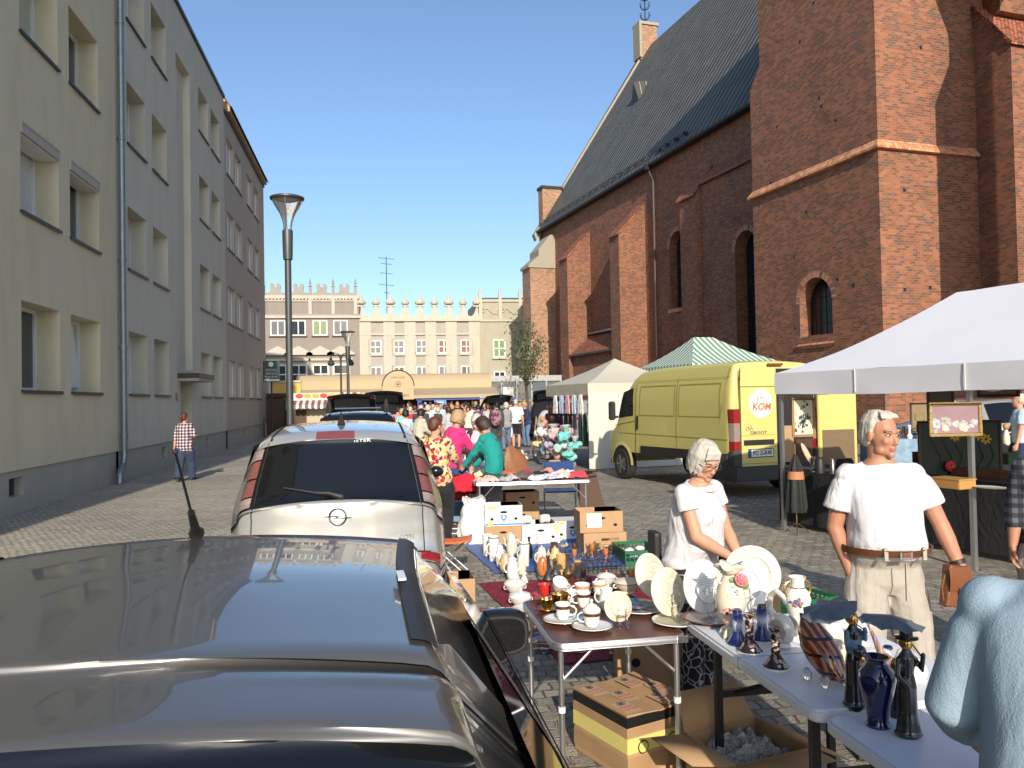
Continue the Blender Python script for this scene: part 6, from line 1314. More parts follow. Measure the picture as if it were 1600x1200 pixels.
# frame: two U shaped leg frames along y
for sx in(-1,1):
    x=sx*.27; b=MB(); b.tube([(x,-.36,BH-.03),(x,-.36,.07),(x,-.345,.02),(x,-.3,.014),(x,.3,.014),(x,.345,.02),(x,.36,.07),(x,.36,BH-.03)],.0125,ALUM,10); o=b.build('leg_frame',bt)
    for y in(-.36,.36): q=MB(); q.lathe([(.017,-.012),(.017,.012)],FRW,(x,y,.40),12); q.build('clamp',o)
    b=MB(); b.tube([(x,-.355,.52),(x-sx*.16,-.355,BH-.03)],.007,ALUM,6); b.build('brace',bt)
b=MB(); b.box((.285,-.402,BH-.016),(.05,.012,.028),CHR); b.tube([(.31,-.39,BH-.012),(.34,-.385,BH-.016)],.008,CHR,6); b.build('latch',bt)
WPL=mat('white plastic tabletop',(.66,.68,.72),.45,var=.03,bump=.1,bs=90)
WH=.74; WX=1.40
def wtable(label,yc,L,name='folding_table'):
    t=ftable(name,label,(WX+.36,yc),(.72,L),WH,0,WPL,None,DKS,.05)
    b=MB(); b.bx(-.361,.361,-.003,.003,WH-.046,WH+.001,mat('table seam',(.35,.36,.38),.6)); b.build('seam',t)
    for sy in(-1,1):
        y=sy*(L/2-.16); b=MB()
        for x in(-.27,.27): b.box((x,y,(WH-.045)/2),(.03,.03,WH-.045),DKS)
        b.box((0,y,.13),(.54,.025,.03),DKS); b.box((0,y,.45),(.54,.025,.03),DKS); b.box((0,y-sy*.22,WH-.07),(.03,.4,.02),DKS); b.build('leg_frame',t)
    b=MB(); 
    for x in(-.30,.30): b.box((x,0,WH-.055),(.03,L-.1,.02),DKS)
    b.tube([(-.2,L/2-.16,.45),(.1,0,WH-.06)],.010,DKS,6); b.build('rail',t); return t
wtable('white plastic folding table farther from the camera, carrying plates, vases and the glass fish',3.0,1.12)
wtable('nearer white plastic folding table carrying the cobalt vase and black figurines',1.80,1.20)
# silver tube leg of a further table frame
# ---- lathe profiles
def vessel(name,label,loc,prof,m,cat,n=28,rz=0,group=None,R=None): 
    t=thing(name,label,cat,loc,rz,group); b=MB(); b.lathe(prof,m,n=n); o=b.build('body',t); return t,o
def handle(par,m,x0,z0,z1,out,r=.006,rz=0,name='handle'):
    b=MB(); pts=[]
    for k in range(9): a=math.pi*k/8; pts.append((x0+out*math.sin(a),0,(z0+z1)/2+(z1-z0)/2*math.cos(a)))
    b.tube([rz_(p,rz)+(p[2],) for p in pts],r,m,8); return b.build(name,par)
def spots(par,m,cen,r,n,seed,rad_at,name='printed_flower',s=.012,face_=rad(-100)):
    rr=random.Random(seed); b=MB()
    for i in range(n):
        a=face_+rr.gauss(0,.22); z=cen+rr.gauss(0,r); q=rad_at(z); b.ell((q*math.cos(a),q*math.sin(a),z),(s*rr.uniform(.5,1),s*rr.uniform(.5,1),s*rr.uniform(.5,1)),m[i%len(m)],6,5)
    return b.build(name,par)
def stand_plate(label,loc,r,tilt,rz,m=POR,art=None,group='plates on clear stands',stand=True):
    t=thing('display_plate',label,'plate',loc,rz,group); Rt=Matrix.Rotation(rad(90-tilt),3,'X')
    b=MB(); prof=[(0,.002),(r*.60,.002),(r*.63,.004),(r*.68,.012),(r*.99,.024),(r,.022),(r*.99,.017),(r*.70,.004),(r*.62,-.006),(r*.585,-.006),(r*.57,-.001),(0,-.001)]
    Rt2=Matrix.Rotation(rad(90+0),3,'X'); C_=Vector((0,0,r+.02))
    b.lathe(prof,m,C_,44,R=Matrix.Rotation(rad(-tilt),3,'X')@Matrix.Rotation(rad(-90),3,'X'),cap=False); p=b.build('plate',t)
    # ring foot on the back that faces the buyer, with faint print
    nrm=Matrix.Rotation(rad(-tilt),3,'X')@Vector((0,-1,0)); up=Matrix.Rotation(rad(-tilt),3,'X')@Vector((0,0,1))
    b=MB(); b.tube([C_+nrm*.007+(Vector((1,0,0))*math.cos(q)+up*math.sin(q))*r*.6 for q in [k*2*math.pi/40 for k in range(41)]],.004,m,6); b.build('foot_ring',p)
    b=MB(); rr=random.Random(int(r*1e4)+int(loc[1]*100)); GP=mat('faint grey print',(.30,.30,.29),.4)
    for k in range(9): x0=-.22*r+rr.uniform(-.05,.05)*r; b.box(C_+nrm*.003+Vector((rr.uniform(-.02,.02),0,0))+up*(r*(.34-.085*k)),(r*rr.uniform(.3,.75),.0012,r*.022),GP,R=Matrix.Rotation(rad(-tilt),3,'X'))
    b.build('print',p)
    if stand:
        b=MB()
        for sx in(-.022,.022):
            b.tube([(sx,-.035,.0),(sx,-.03,.02),(sx,-.022,.05),(sx,-.03+.0,r*1.15)],.0045,GLAS,6); b.tube([(sx,-.04,.0),(sx,-.055,.018),(sx,-.05,.03)],.005,GLAS,6); b.tube([(sx,-.03,.004),(sx*2.2,.06,.004)],.004,GLAS,6)
        b.box((0,-.028,r*.75),(.046,.004,.012),GLAS); b.build('clear_stand',t)
    return t
def cup(label,loc,h,r,m,rz=0,trim=None,saucer=True,name='cup',group=None,lid=False,z0=0,flower=False,fluted=False):
    t=thing(name,label,'cup',loc,rz,group); zb=.014 if saucer else 0; b=MB()
    prof=[(0,zb),(r*.62,zb),(r*.68,zb+.004),(r*.9,zb+h*.3),(r*.96,zb+h*.7),(r*1.06,zb+h),(r*1.01,zb+h),(r*.9,zb+h*.7),(r*.6,zb+.012),(0,zb+.012)]
    b.lathe(prof,m,n=30); body=b.build('body',t); handle(t,m,r*.9,zb+h*.25,zb+h*.85,h*.42,.0038)
    if trim: b=MB(); b.lathe([(r*.975,zb+h*.68),(r*1.0,zb+h*.68),(r*1.055,zb+h*.88),(r*1.03,zb+h*.88)],trim,n=30,cap=False); b.build('gilt_band',body)
    if flower: spots(body,[PRINTR,PRINTP,PRINTR,LEAFG],zb+h*.5,.012,16,3,lambda z:r*.97,s=.010)
    if saucer: b=MB(); R=h*1.28; b.lathe([(0,.004),(r*.6,.004),(R*.7,.008),(R,.018),(R*.99,.021),(R*.7,.012),(r*.6,.009),(0,.009)],m,n=36); s_=b.build('saucer',t); 
    if saucer and trim: b=MB(); b.lathe([(R*.93,.0195),(R*.999,.0225)],mat('silver rim',(.4,.38,.36),.25,metal=.8),n=36,cap=False); b.build('rim_band',s_)
    if lid: b=MB(); b.lathe([(r*1.05,zb+h+.001),(r*.98,zb+h+.008),(r*.5,zb+h+.026),(r*.14,zb+h+.032),(r*.12,zb+h+.037),(r*.2,zb+h+.044),(r*.1,zb+h+.052),(0,zb+h+.053)],m,n=30); b.build('lid',t)
    return t
zB=BH
def gp(px,py,z): v=G(px,py,z); return (v.x,v.y,z)
cup('white coffee cup with dark gilt band on a silver-rimmed saucer, left front of brown table',gp(880,972,zB),.078,.036,POR,rad(-20),BROWNG)
cup('lidded white cup painted with red roses on a scalloped saucer, nearest on the brown table',gp(925,983,zB),.075,.040,POR,rad(160),BROWNG,lid=True,flower=True)
cup('white coffee cup with dark gilt band behind the lidded rose cup',gp(912,948,zB),.078,.036,POR,rad(175),BROWNG,saucer=False)
cup('white cup with a pale orange band beside the milk jug',gp(910,932,zB),.07,.040,POR,rad(170),mat('pale orange glaze',(.6,.28,.12),.2),saucer=False)
cup('second cup with an orange band, behind the milk jug',gp(937,928,zB),.065,.038,POR,rad(20),mat('pale orange glaze',(.6,.28,.12),.2),saucer=False)
cup('red and white cup at the far left corner of the brown table',gp(852,935,zB),.065,.034,mat('red glaze',(.5,.03,.02),.2,coat=1),rad(120))
cup('white cup tipped over on top of a gilt cup',tuple(Vector(gp(872,945,zB))+Vector((0,0,.085))),.055,.038,POR,rad(30),saucer=False)
bpy.data.objects[-1]
t=[o for o in bpy.data.objects if o.get('label','').startswith('white cup tipped')][0]; t.rotation_euler=(rad(38),rad(10),0)
cup('low gilt bowl cup under the tipped white cup',gp(875,945,zB),.06,.045,GOLD,rad(10),saucer=False)
cup('gold cup standing on a golden saucer behind the nearest coffee cup',gp(855,955,zB),.05,.032,GOLD,rad(100))
cup('white cup standing right of the tipped cup',gp(892,940,zB),.06,.036,POR,rad(60),saucer=False)
t,o=vessel('milk_jug','small white milk jug with a rose sprig in the middle of the brown table',gp(948,952,zB),[(0,0),(.030,0),(.033,.006),(.040,.03),(.036,.065),(.029,.085),(.034,.108),(.031,.108),(.026,.085),(.0,.08)],POR,'jug',rz=rad(170)); handle(t,POR,.03,.035,.1,.03,.004); spots(o,[PRINTR,LEAFG],.05,.008,8,5,lambda z:.039,s=.006)
def tureen(label,loc,r,h,m,band=None,knob=None,group=None,lidm=None):
    t=thing('tureen',label,'tureen',loc,0,group); b=MB(); b.lathe([(0,0),(r*.55,0),(r*.5,h*.1),(r*.85,h*.35),(r,h*.62),(r*.97,h*.62),(r*.8,h*.35),(0,h*.2)],m,n=32); b.build('body',t)
    b=MB(); b.lathe([(r*1.03,h*.62),(r*1.03,h*.66),(r*.8,h*.82),(r*.3,h*.93),(r*.1,h*.95),(r*.08,h*1.0),(r*.15,h*1.07),(r*.07,h*1.13),(0,h*1.13)],lidm or m,n=32); l=b.build('lid',t)
    if band: b=MB(); b.lathe([(r*1.035,h*.625),(r*1.05,h*.64),(r*1.035,h*.665)],band,n=32,cap=False); b.build('band',l)
    if knob: b=MB(); b.ell((0,0,h*1.08),(r*.15,r*.15,r*.15),knob,10,8); b.build('knob',l)
    for s in(-1,1): handle(t,m,r*.85,h*.3,h*.55,.018,.004,rz=0 if s>0 else math.pi)
    return t
tureen('cream lidded dish with a dark brown rim and round knob on the brown table',gp(980,925,zB),.072,.085,CRM,BROWNG)
tureen('red and cream lidded dish with a red knob behind the milk jug',gp(948,915,zB),.055,.08,POR,mat('red glaze',(.5,.03,.02),.2,coat=1),mat('red knob',(.45,.01,.03),.2))
stand_plate('small cream saucer plate on a clear stand, at the front of the brown table',gp(969,978,zB),.072,14,rad(8),CRM)
stand_plate('left of two large white plates standing at the far right corner of the brown table',gp(1022,938,zB),.117,16,rad(30),CRM)
stand_plate('second large white plate on a clear stand above the yellow and blue flat plate',gp(1050,968,zB),.117,14,rad(28),CRM)
def flatplate(label,loc,r,m,cm,group='flat painted plates'):
    t=thing('plate',label,'plate',loc,0,group); b=MB(); b.lathe([(0,.0),(r*.6,.0),(r,.016),(r*.99,.02),(r*.62,.006),(0,.006)],m,n=40); p=b.build('plate_body',t); b=MB(); b.lathe([(0,.0065),(r*.62,.0068),(r*.9,.0155),(r*.9,.0163),(r*.6,.0078),(0,.0075)],cm,n=40); b.build('painted_scene',p)
DBL=mat('blue painted scene',(.03,.07,.14),.15,coat=1,var=.8,vs=12)
flatplate('blue winter scene plate lying flat, lower of two at the right of the brown table',gp(1000,955,zB),.115,POR,mat('pale blue painted scene',(.2,.33,.45),.15,coat=1,var=.5,vs=10))
flatplate('dark blue scene plate lying on the pale blue one',gp(995,948,zB+.022),.095,mat('blue glaze rim',(.05,.1,.16),.12,coat=1),DBL)
flatplate('flat plate with a yellow and blue picture under the second standing plate',gp(1058,974,zB),.12,POR,mat('yellow blue painted scene',(.45,.42,.25),.2,var=.5,vs=9))
zW=WH
stand_plate('large white plate on a clear stand left of the rose vase',gp(1105,964,zW),.125,10,rad(22),POR)
flatplate('flat dark-edged picture plate under the plate left of the rose vase',gp(1110,970,zW),.13,BROWNG,mat('brown blue painted scene',(.2,.18,.18),.2,var=.6,vs=9))
stand_plate('white plate with a printed ring on a stand just right of the rose vase',gp(1165,962,zW),.122,14,rad(-12),POR)
stand_plate('tall cream plate standing behind the rose vase',gp(1178,948,zW),.14,12,rad(-15),CRM)
# rose vase
def RP(z): return .05+.025*math.sin(min(1,z/.2)*math.pi)
t,o=vessel('rose_vase','big cream rococo vase with ruffled rim and an applied pink rose','' and 0 or gp(1143,995,zW),[(0,.005),(.045,.005),(.03,.03),(.026,.055),(.045,.085),(.070,.14),(.076,.19),(.066,.245),(.045,.285),(.036,.315),(.04,.33),(.036,.33),(.0,.30)],CRM,'vase')
t.scale=(.87,.87,.86)
b=MB(); R=[]
for k,(r,z) in enumerate(((.037,.318),(.042,.335),(.055,.35),(.07,.362))): R.append([((r+(.010*k/3)*math.sin(q*5))*math.cos(q),(r+(.010*k/3)*math.sin(q*5))*math.sin(q),z+.012*k/3*math.sin(q*4+1)) for q in [j*2*math.pi/40 for j in range(40)]])
b.rings(R,CRM,False); 
q=b.build('ruffled_rim',t); md=q.modifiers.new('s','SOLIDIFY'); md.thickness=.006
b=MB(); rc=Vector((.028,-.062,.295)); R0=Matrix.Rotation(rad(60),3,'X')
for ringn,(r,n,s) in enumerate(((.005,3,.012),(.014,5,.015),(.026,7,.017))):
    for k in range(n): a=k*2*math.pi/n+ringn; b.ell(rc+R0@Vector((r*math.cos(a),r*math.sin(a),.012-.006*ringn)),(s,s*.45,s*.8),mat('pink porcelain petal',(.62,.18,.20),.2,coat=.6),8,6,R=R0@Matrix.Rotation(a+math.pi/2,3,'Z')@Matrix.Rotation(.5,3,'X'))
b.build('applied_rose',t); b=MB(); b.ell(rc+Vector((.03,.012,-.03)),(.018,.008,.022),LEAFG,8,6); b.ell(rc+Vector((-.035,.02,-.005)),(.018,.008,.018),LEAFG,8,6); b.build('applied_leaf',t)
spots(o,[PRINTP,PRINTR],.15,.025,14,8,RP,s=.012,face_=rad(-120)); spots(o,[mat('gilt scroll',(.4,.2,.06),.3,metal=.6)],.22,.03,14,9,lambda z:.068,s=.006,name='gilt_detail')
for k in range(4):
    b=MB(); a=k*math.pi/2+.6; b.tube([(.02*math.cos(a),.02*math.sin(a),.05),(.05*math.cos(a),.05*math.sin(a),.035),(.062*math.cos(a),.062*math.sin(a),.008),(.05*math.cos(a),.05*math.sin(a),.004)],[.009,.008,.008,.006],CRM,8); b.build('foot',t)
handle(t,CRM,.03,.26,.34,.035,.007,rz=rad(180))
# second vase, gold handles
t,o=vessel('amphora_vase','white amphora vase with gold handles and a pink flower spray',gp(1248,1000,zW),[(0,0),(.038,0),(.036,.012),(.022,.03),(.02,.045),(.032,.09),(.048,.14),(.055,.175),(.045,.205),(.030,.222),(.028,.25),(.038,.268),(.034,.268),(.024,.25),(0,.24)],POR,'vase')
for s in(0,1): handle(t,GOLD,.032,.185,.25,.03,.005,rz=s*math.pi)
b=MB(); b.lathe([(.0305,.219),(.032,.222),(.0295,.226)],GOLD,n=24,cap=False); b.build('gold_ring',o); spots(o,[PRINTP,PRPR,LEAFG],.165,.014,22,12,lambda z:.052,s=.010,face_=rad(-120))
# blue candle holders
HAZ=mat('blue and white airbrushed glaze',(.03,.04,.25),.08,coat=1,var=.1)
def gradmat():
    m,N,L,b=nodes('cobalt fading to white glaze',.08); b.inputs['Coat Weight'].default_value=1
    tc=N.new('ShaderNodeTexCoord'); sp=N.new('ShaderNodeSeparateXYZ'); L.new(tc.outputs['Object'],sp.inputs[0]); mp=N.new('ShaderNodeMath'); mp.operation='MULTIPLY'; mp.inputs[1].default_value=6.7; L.new(sp.outputs[2],mp.inputs[0])
    r=ramp(N,[(0,(.006,.01,.09)),(.35,(.01,.02,.16)),(.55,(.55,.62,.7)),(.75,(.04,.06,.3)),(.95,(.006,.008,.05))]); L.new(mp.outputs[0],r.inputs[0]); L.new(r.outputs[0],b.inputs['Base Color']); return m
GRD=gradmat()
for lab,px,py in (('blue and white trumpet candle holder, left of the patterned candlesticks',1153,1006),('blue and white trumpet candle holder behind the first patterned candlestick',1191,998)):
    vessel('candle_holder',lab,gp(px,py,zW),[(0,0),(.045,0),(.045,.006),(.036,.018),(.022,.045),(.019,.075),(.024,.105),(.022,.118),(.036,.126),(.036,.131),(.02,.131),(.018,.145),(.013,.145),(.0,.12)],GRD,'candle holder',group='blue candle holders')
PAT=flowermat('copper black cream lustre pattern',(0,0,0),[(.02,.015,.02),(.35,.22,.16),(.03,.02,.02),(.5,.42,.36),(.015,.012,.015)],90)
PAT.node_tree.nodes['Principled BSDF'].inputs['Roughness'].default_value=.15
for lab,px,py in (('black and copper patterned candlestick, the farther of the pair',1172,1019),('black and copper patterned candlestick, the nearer of the pair',1213,1044)):
    t,o=vessel('candlestick',lab,gp(px,py,zW),[(0,0),(.05,0),(.05,.006),(.044,.012),(.03,.035),(.017,.052),(.020,.07),(.016,.085),(.018,.12),(.014,.135),(.022,.145),(.026,.152),(.018,.154),(0,.145)],PAT,'candlestick',group='patterned candlesticks'); b=MB(); b.lathe([(.0505,0),(.0525,.004),(.050,.008)],POR,n=30,cap=False); b.build('foot_rim',o)
# iridescent swan
IRI=mat('pearly lustre porcelain',(.58,.55,.48),.12,coat=1,var=.15,vs=10)
t=thing('swan_ornament','pearly porcelain swan with iridescent wings between the candle holders and the amphora','ornament',gp(1222,1012,zW),rad(20))
b=MB(); b.ell((0,0,.075),(.045,.06,.065),IRI,14,10); limb(b,[(0,.03,.11),(0,.062,.15),(0,.055,.205),(0,.02,.228),(0,-.01,.212),(0,-.022,.185)],[.02,.015,.013,.014,.013,.008],IRI,n=10); b.ell((0,0,.012),(.04,.045,.016),IRI,12,6); put(blob(b,.004,2,name='body'),'body',t)
LUS=mat('violet gold lustre',(.50,.42,.36),.1,metal=.3,var=.3,vs=14)
for s in(-1,1): b=MB(); b.ell((s*.040,-.015,.085),(.009,.045,.040),LUS,12,8,R=Matrix.Rotation(rad(35),3,'X')); b.build('wing',t)
# glass fish
def fishmat():
    m,N,L,b=nodes('amber and red striped art glass',.04); b.inputs['Coat Weight'].default_value=1; b.inputs['Transmission Weight'].default_value=.25
    tc=N.new('ShaderNodeTexCoord'); mp=N.new('ShaderNodeMapping'); mp.inputs['Rotation'].default_value=(0,.4,.3); L.new(tc.outputs['Object'],mp.inputs[0])
    w=N.new('ShaderNodeTexWave'); w.inputs['Scale'].default_value=6; w.inputs['Distortion'].default_value=2; L.new(mp.outputs[0],w.inputs[0]); r=ramp(N,[(0,(.12,.02,.01)),(.12,(.32,.03,.015)),(.35,(.6,.22,.06)),(.6,(.55,.42,.22)),(.8,(.45,.06,.03)),(1,(.12,.02,.01))]); L.new(w.outputs['Fac'],r.inputs[0])
    w2=N.new('ShaderNodeTexWave'); w2.bands_direction='Z'; w2.inputs['Scale'].default_value=6; w2.inputs['Distortion'].default_value=2; L.new(tc.outputs['Object'],w2.inputs[0]); r2=ramp(N,[(0,(.02,.01,.01)),(.07,(.03,.01,.01)),(.10,(1,1,1))]); L.new(w2.outputs['Fac'],r2.inputs[0])
    mu=N.new('ShaderNodeMix'); mu.data_type='RGBA'; mu.blend_type='MULTIPLY'; mu.inputs[0].default_value=1; L.new(r.outputs[0],mu.inputs[6]); L.new(r2.outputs[0],mu.inputs[7]); L.new(mu.outputs[2],b.inputs['Base Color']); return m
t=thing('glass_fish','big striped amber and red art glass fish on clear glass fins','ornament',gp(1282,1062,zW),rad(10))
b=MB(); prof=[((0,.10,.215),.004),((0,.075,.205),.022),((0,.05,.175),.045),((0,.02,.135),.060),((0,-.02,.10),.062),((0,-.06,.065),.052),((0,-.085,.045),.036),((0,-.105,.035),.014)]
limb(b,[p for p,_ in prof],[r for _,r in prof],fishmat(),wide=1.0,n=26); b.build('body',t)
for p in ((-.04,.02,.02),(.045,-.02,.02),(-.04,-.07,.018)): b=MB(); b.ell(p,(.016,.020,.024),GLAS,10,8); b.build('clear_fin',t)
b=MB(); b.tube([(0,-.10,.035),(.005,-.135,.02),(.01,-.16,.003)],[.012,.009,.005],GLAS,8); b.build('clear_tail',t)
# cobalt vase
vessel('cobalt_vase','tall glossy cobalt blue vase at the near end of the white tables',gp(1372,1134,zW),[(0,0),(.036,0),(.038,.006),(.031,.02),(.034,.05),(.048,.105),(.056,.145),(.052,.17),(.036,.188),(.030,.197),(.034,.21),(.042,.216),(.036,.216),(.026,.2),(0,.19)],COB,'vase',n=40)
# figurines
BLKP=mat('glossy black figurine glaze',(.015,.015,.016),.2,coat=1); SLAT=mat('slate blue cold enamel',(.10,.12,.14),.4,var=.4,vs=25); BLUEC=mat('pale blue jacket glaze',(.12,.2,.27),.3)
def parasol(b,c,r,m,tilt=0):
    R=[]; Rm=Matrix.Rotation(tilt,3,'Y')
    for k in range(7):
        u=k/6; R.append([Vector(c)+Rm@Vector((r*u*math.cos(q)*(1-.10*abs(math.cos(q*4))*u),r*u*math.sin(q)*(1-.10*abs(math.cos(q*4))*u),-.34*r*u**1.35+.012*abs(math.sin(q*4))*u*u)) for q in [j*2*math.pi/32 for j in range(32)]])
    b.rings(R,m,False)
def figurine(label,loc,rz,h,coat,hat=False,par=None,jacket=None,second=False):
    t=thing('figurine',label,'figurine',loc,rz,'slender figurines with parasols'); k=h/.24; b=MB()
    b.ell((0,0,.008*k),(.035*k,.03*k,.009*k),BLKP,14,6)
    limb(b,[(0,0,.01*k),(0,0,.06*k),(0,.0,.12*k),(0,0,.15*k),(0,.0,.19*k),(0,0,.205*k)],[.026*k,.020*k,.019*k,.014*k,.019*k,.010*k],coat,wide=1.15,n=16)
    if not jacket: limb(b,[(-.02*k,0,.185*k),(-.03*k,-.01*k,.15*k),(-.012*k,-.02*k,.13*k)],[.008*k,.0075*k,.006*k],coat); limb(b,[(.02*k,0,.185*k),(.032*k,-.01*k,.16*k),(.03*k,-.02*k,.20*k)],[.008*k,.0075*k,.006*k],coat)
    put(blob(b,.0035,2,name='body'),'body',t)
    if jacket: 
        b=MB(); limb(b,[(0,0,.145*k),(0,0,.165*k),(0,0,.195*k)],[.018*k,.019*k,.012*k],jacket,wide=1.2,n=14); limb(b,[(-.02*k,0,.19*k),(-.03*k,-.01*k,.165*k),(-.01*k,-.024*k,.155*k)],[.008*k,.0075*k,.006*k],jacket); limb(b,[(.02*k,0,.19*k),(.03*k,-.01*k,.17*k),(.02*k,-.02*k,.20*k)],[.008*k,.0075*k,.006*k],jacket); put(blob(b,.0035,2,name='jacket'),'jacket',t)
        b=MB(); b.ell((-.002,-.024*k,.145*k),(.018*k,.014*k,.018*k),BLKP,10,8); b.ell((-.0,-.03*k,.13*k),(.009*k,.008*k,.011*k),GOLD,8,6); b.build('muff',t)
    b=MB(); b.ell((0,0,.222*k),(.0135*k,.015*k,.018*k),GOLD,12,10); b.ell((0,.005*k,.226*k),(.0165*k,.016*k,.018*k),GOLD,12,8); b.build('gilded_head',t)
    if hat: b=MB(); b.lathe([(.028*k,.236*k),(.028*k,.239*k),(.016*k,.24*k),(.015*k,.256*k),(0,.258*k)],BLKP,n=18); b.build('hat',t)
    if par:
        b=MB(); b.tube([(.03*k,-.02*k,.19*k),(par[0]*k,par[1]*k,par[2]*k)],.0022,BLKP,6); parasol(b,(par[0]*k,par[1]*k,par[2]*k),par[3]*k,SLAT,par[4]); b.build('parasol',t)
    return t
figurine('slender lady figurine with a gilded head, pale blue jacket and a tilted slate parasol',gp(1336,1103,zW),rad(10),.31,BLKP,par=(-.035,.05,.255,.075,rad(-18)),jacket=BLUEC)
figurine('black gentleman figurine with hat and gilded face under a slate parasol, nearest the camera',gp(1420,1150,zW),rad(-5),.30,BLKP,hat=True,par=(-.02,.03,.285,.080,rad(6)))
t=thing('figurine','small gilded-headed lady standing behind the black gentleman figurine','figurine',gp(1402,1120,zW),0); b=MB(); limb(b,[(0,0,0),(0,0,.06),(0,0,.12),(0,0,.145)],[.022,.018,.016,.009],BLKP,n=14); b.build('body',t); b=MB(); b.ell((0,0,.165),(.018,.016,.024),GOLD,12,8); b.build('gilded_head',t)
# long neck glass bird
t=thing('glass_bird','multicoloured blown glass bird with a long pale neck behind the cobalt vase','ornament',gp(1395,1075,zW),rad(0)); b=MB()
def multim():
    m,N,L,b_=nodes('rainbow blown glass',.05); b_.inputs['Transmission Weight'].default_value=.3; b_.inputs['Coat Weight'].default_value=1
    tc=N.new('ShaderNodeTexCoord'); w=N.new('ShaderNodeTexWave'); w.inputs['Scale'].default_value=10; w.inputs['Distortion'].default_value=4; L.new(tc.outputs['Object'],w.inputs[0]); r=ramp(N,[(0,(.5,.3,.25)),(.3,(.05,.03,.3)),(.5,(.6,.3,.05)),(.7,(.05,.35,.1)),(.85,(.6,.05,.05)),(1,(.6,.5,.45))]); L.new(w.outputs['Fac'],r.inputs[0]); L.new(r.outputs[0],b_.inputs['Base Color']); return m
limb(b,[(.04,0,.05),(.0,0,.07),(-.04,0,.12),(-.075,0,.2),(-.10,0,.25)],[.03,.034,.014,.006,.003],multim(),n=16); b.build('body',t)
# background white pieces on the white table
def pitcher(label,loc,h,r,m,rz,lid=True,trim=None,group=None,sp=False,name='coffee_pot',hm=None,straight=False,cat='coffee pot'):
    t=thing(name,label,cat,loc,rz,group); b=MB()
    prof=[(0,0),(r*.7,0),(r*.72,h*.03),(r*.95,h*.18),(r,h*.35),(r*.86,h*.6),(r*.66,h*.8),(r*.62,h*.84),(r*.58,h*.84),(0,h*.8)] if not straight else [(0,0),(r*.82,0),(r*.85,h*.02),(r*.85,h*.2),(r*.92,h*.6),(r,h*.95),(r,h),(r*.94,h),(r*.85,h*.6),(0,h*.5)]
    b.lathe(prof,m,n=26); o=b.build('body',t); handle(t,hm or m,r*.7,h*.28,h*.72,r*.72,r*.10)
    if not straight:
        if sp or True: b=MB(); b.tube([(-r*.82,0,h*.38),(-r*1.2,0,h*.5),(-r*1.25,0,h*.68),(-r*1.45,0,h*.8)],[r*.2,r*.14,r*.11,r*.09],m,10); b.build('spout',t)
        if lid: b=MB(); b.lathe([(r*.65,h*.84),(r*.62,h*.87),(r*.4,h*.93),(r*.1,h*.95),(r*.09,h*.97),(r*.16,h*.99),(r*.08,h*1.02),(0,h*1.02)],trim or m,n=24); b.build('lid',t)
    if trim and straight: b=MB(); b.lathe([(r*1.005,h*.93),(r*1.012,h*.95),(r*1.005,h*.97)],trim,n=26,cap=False); b.build('rim_line',o)
    return t
CR2=mat('pale green cream porcelain',(.60,.60,.48),.15,coat=.5)
tureen('white lidded tureen with tiny pink flowers, on the right part of the farther white table',tuple(Vector(gp(1330,1000,zW))),.085,.11,POR)
pitcher('white teapot with a black glossy handle behind the glass fish',tuple(Vector(gp(1300,1012,zW))),.11,.055,POR,rad(150),hm=COB,name='teapot',cat='teapot')
pitcher('white porcelain sugar pot with a black base between the figurines',gp(1352,1052,zW),.09,.035,POR,rad(20),name='sugar_pot',cat='sugar pot')
stand_plate('small cream plate standing behind the blue-jacket figurine',gp(1318,1062,zW),.07,12,rad(0),CRM)
t=thing('dish','long white porcelain dish with black ends by the tureen','dish',gp(1365,1030,zW),rad(20)); b=MB(); b.ell((0,0,.02),(.09,.05,.02),POR,20,8); b.build('body',t); 
for s in(-1,1): b=MB(); b.ell((s*.088,0,.03),(.02,.02,.012),COB,10,8); b.build('handle',t)
for lab,px,py,h,r in (('white creamer jug at the right of the tables beside the black figurine',1412,1050,.09,.035),('white lidded jar next to the white creamer jug',1432,1060,.08,.04),('glass paperweight dish behind the cobalt vase',1345,1082,.05,.03)):
    pitcher(lab,gp(px,py,zW),h,r,POR if 'glass' not in lab else GLAS,rad(40),name='creamer' if 'creamer' in lab else 'lidded_jar',cat='creamer' if 'creamer' in lab else 'jar')
t=thing('price_tag','small blank white price card on the white table in front of the black gentleman','price card',gp(1398,1100,zW),.3); b=MB(); b.prism([(-.02,0),(.02,0),(.0,.03)],FRW,'x',-.03,.03); b.build('card',t)
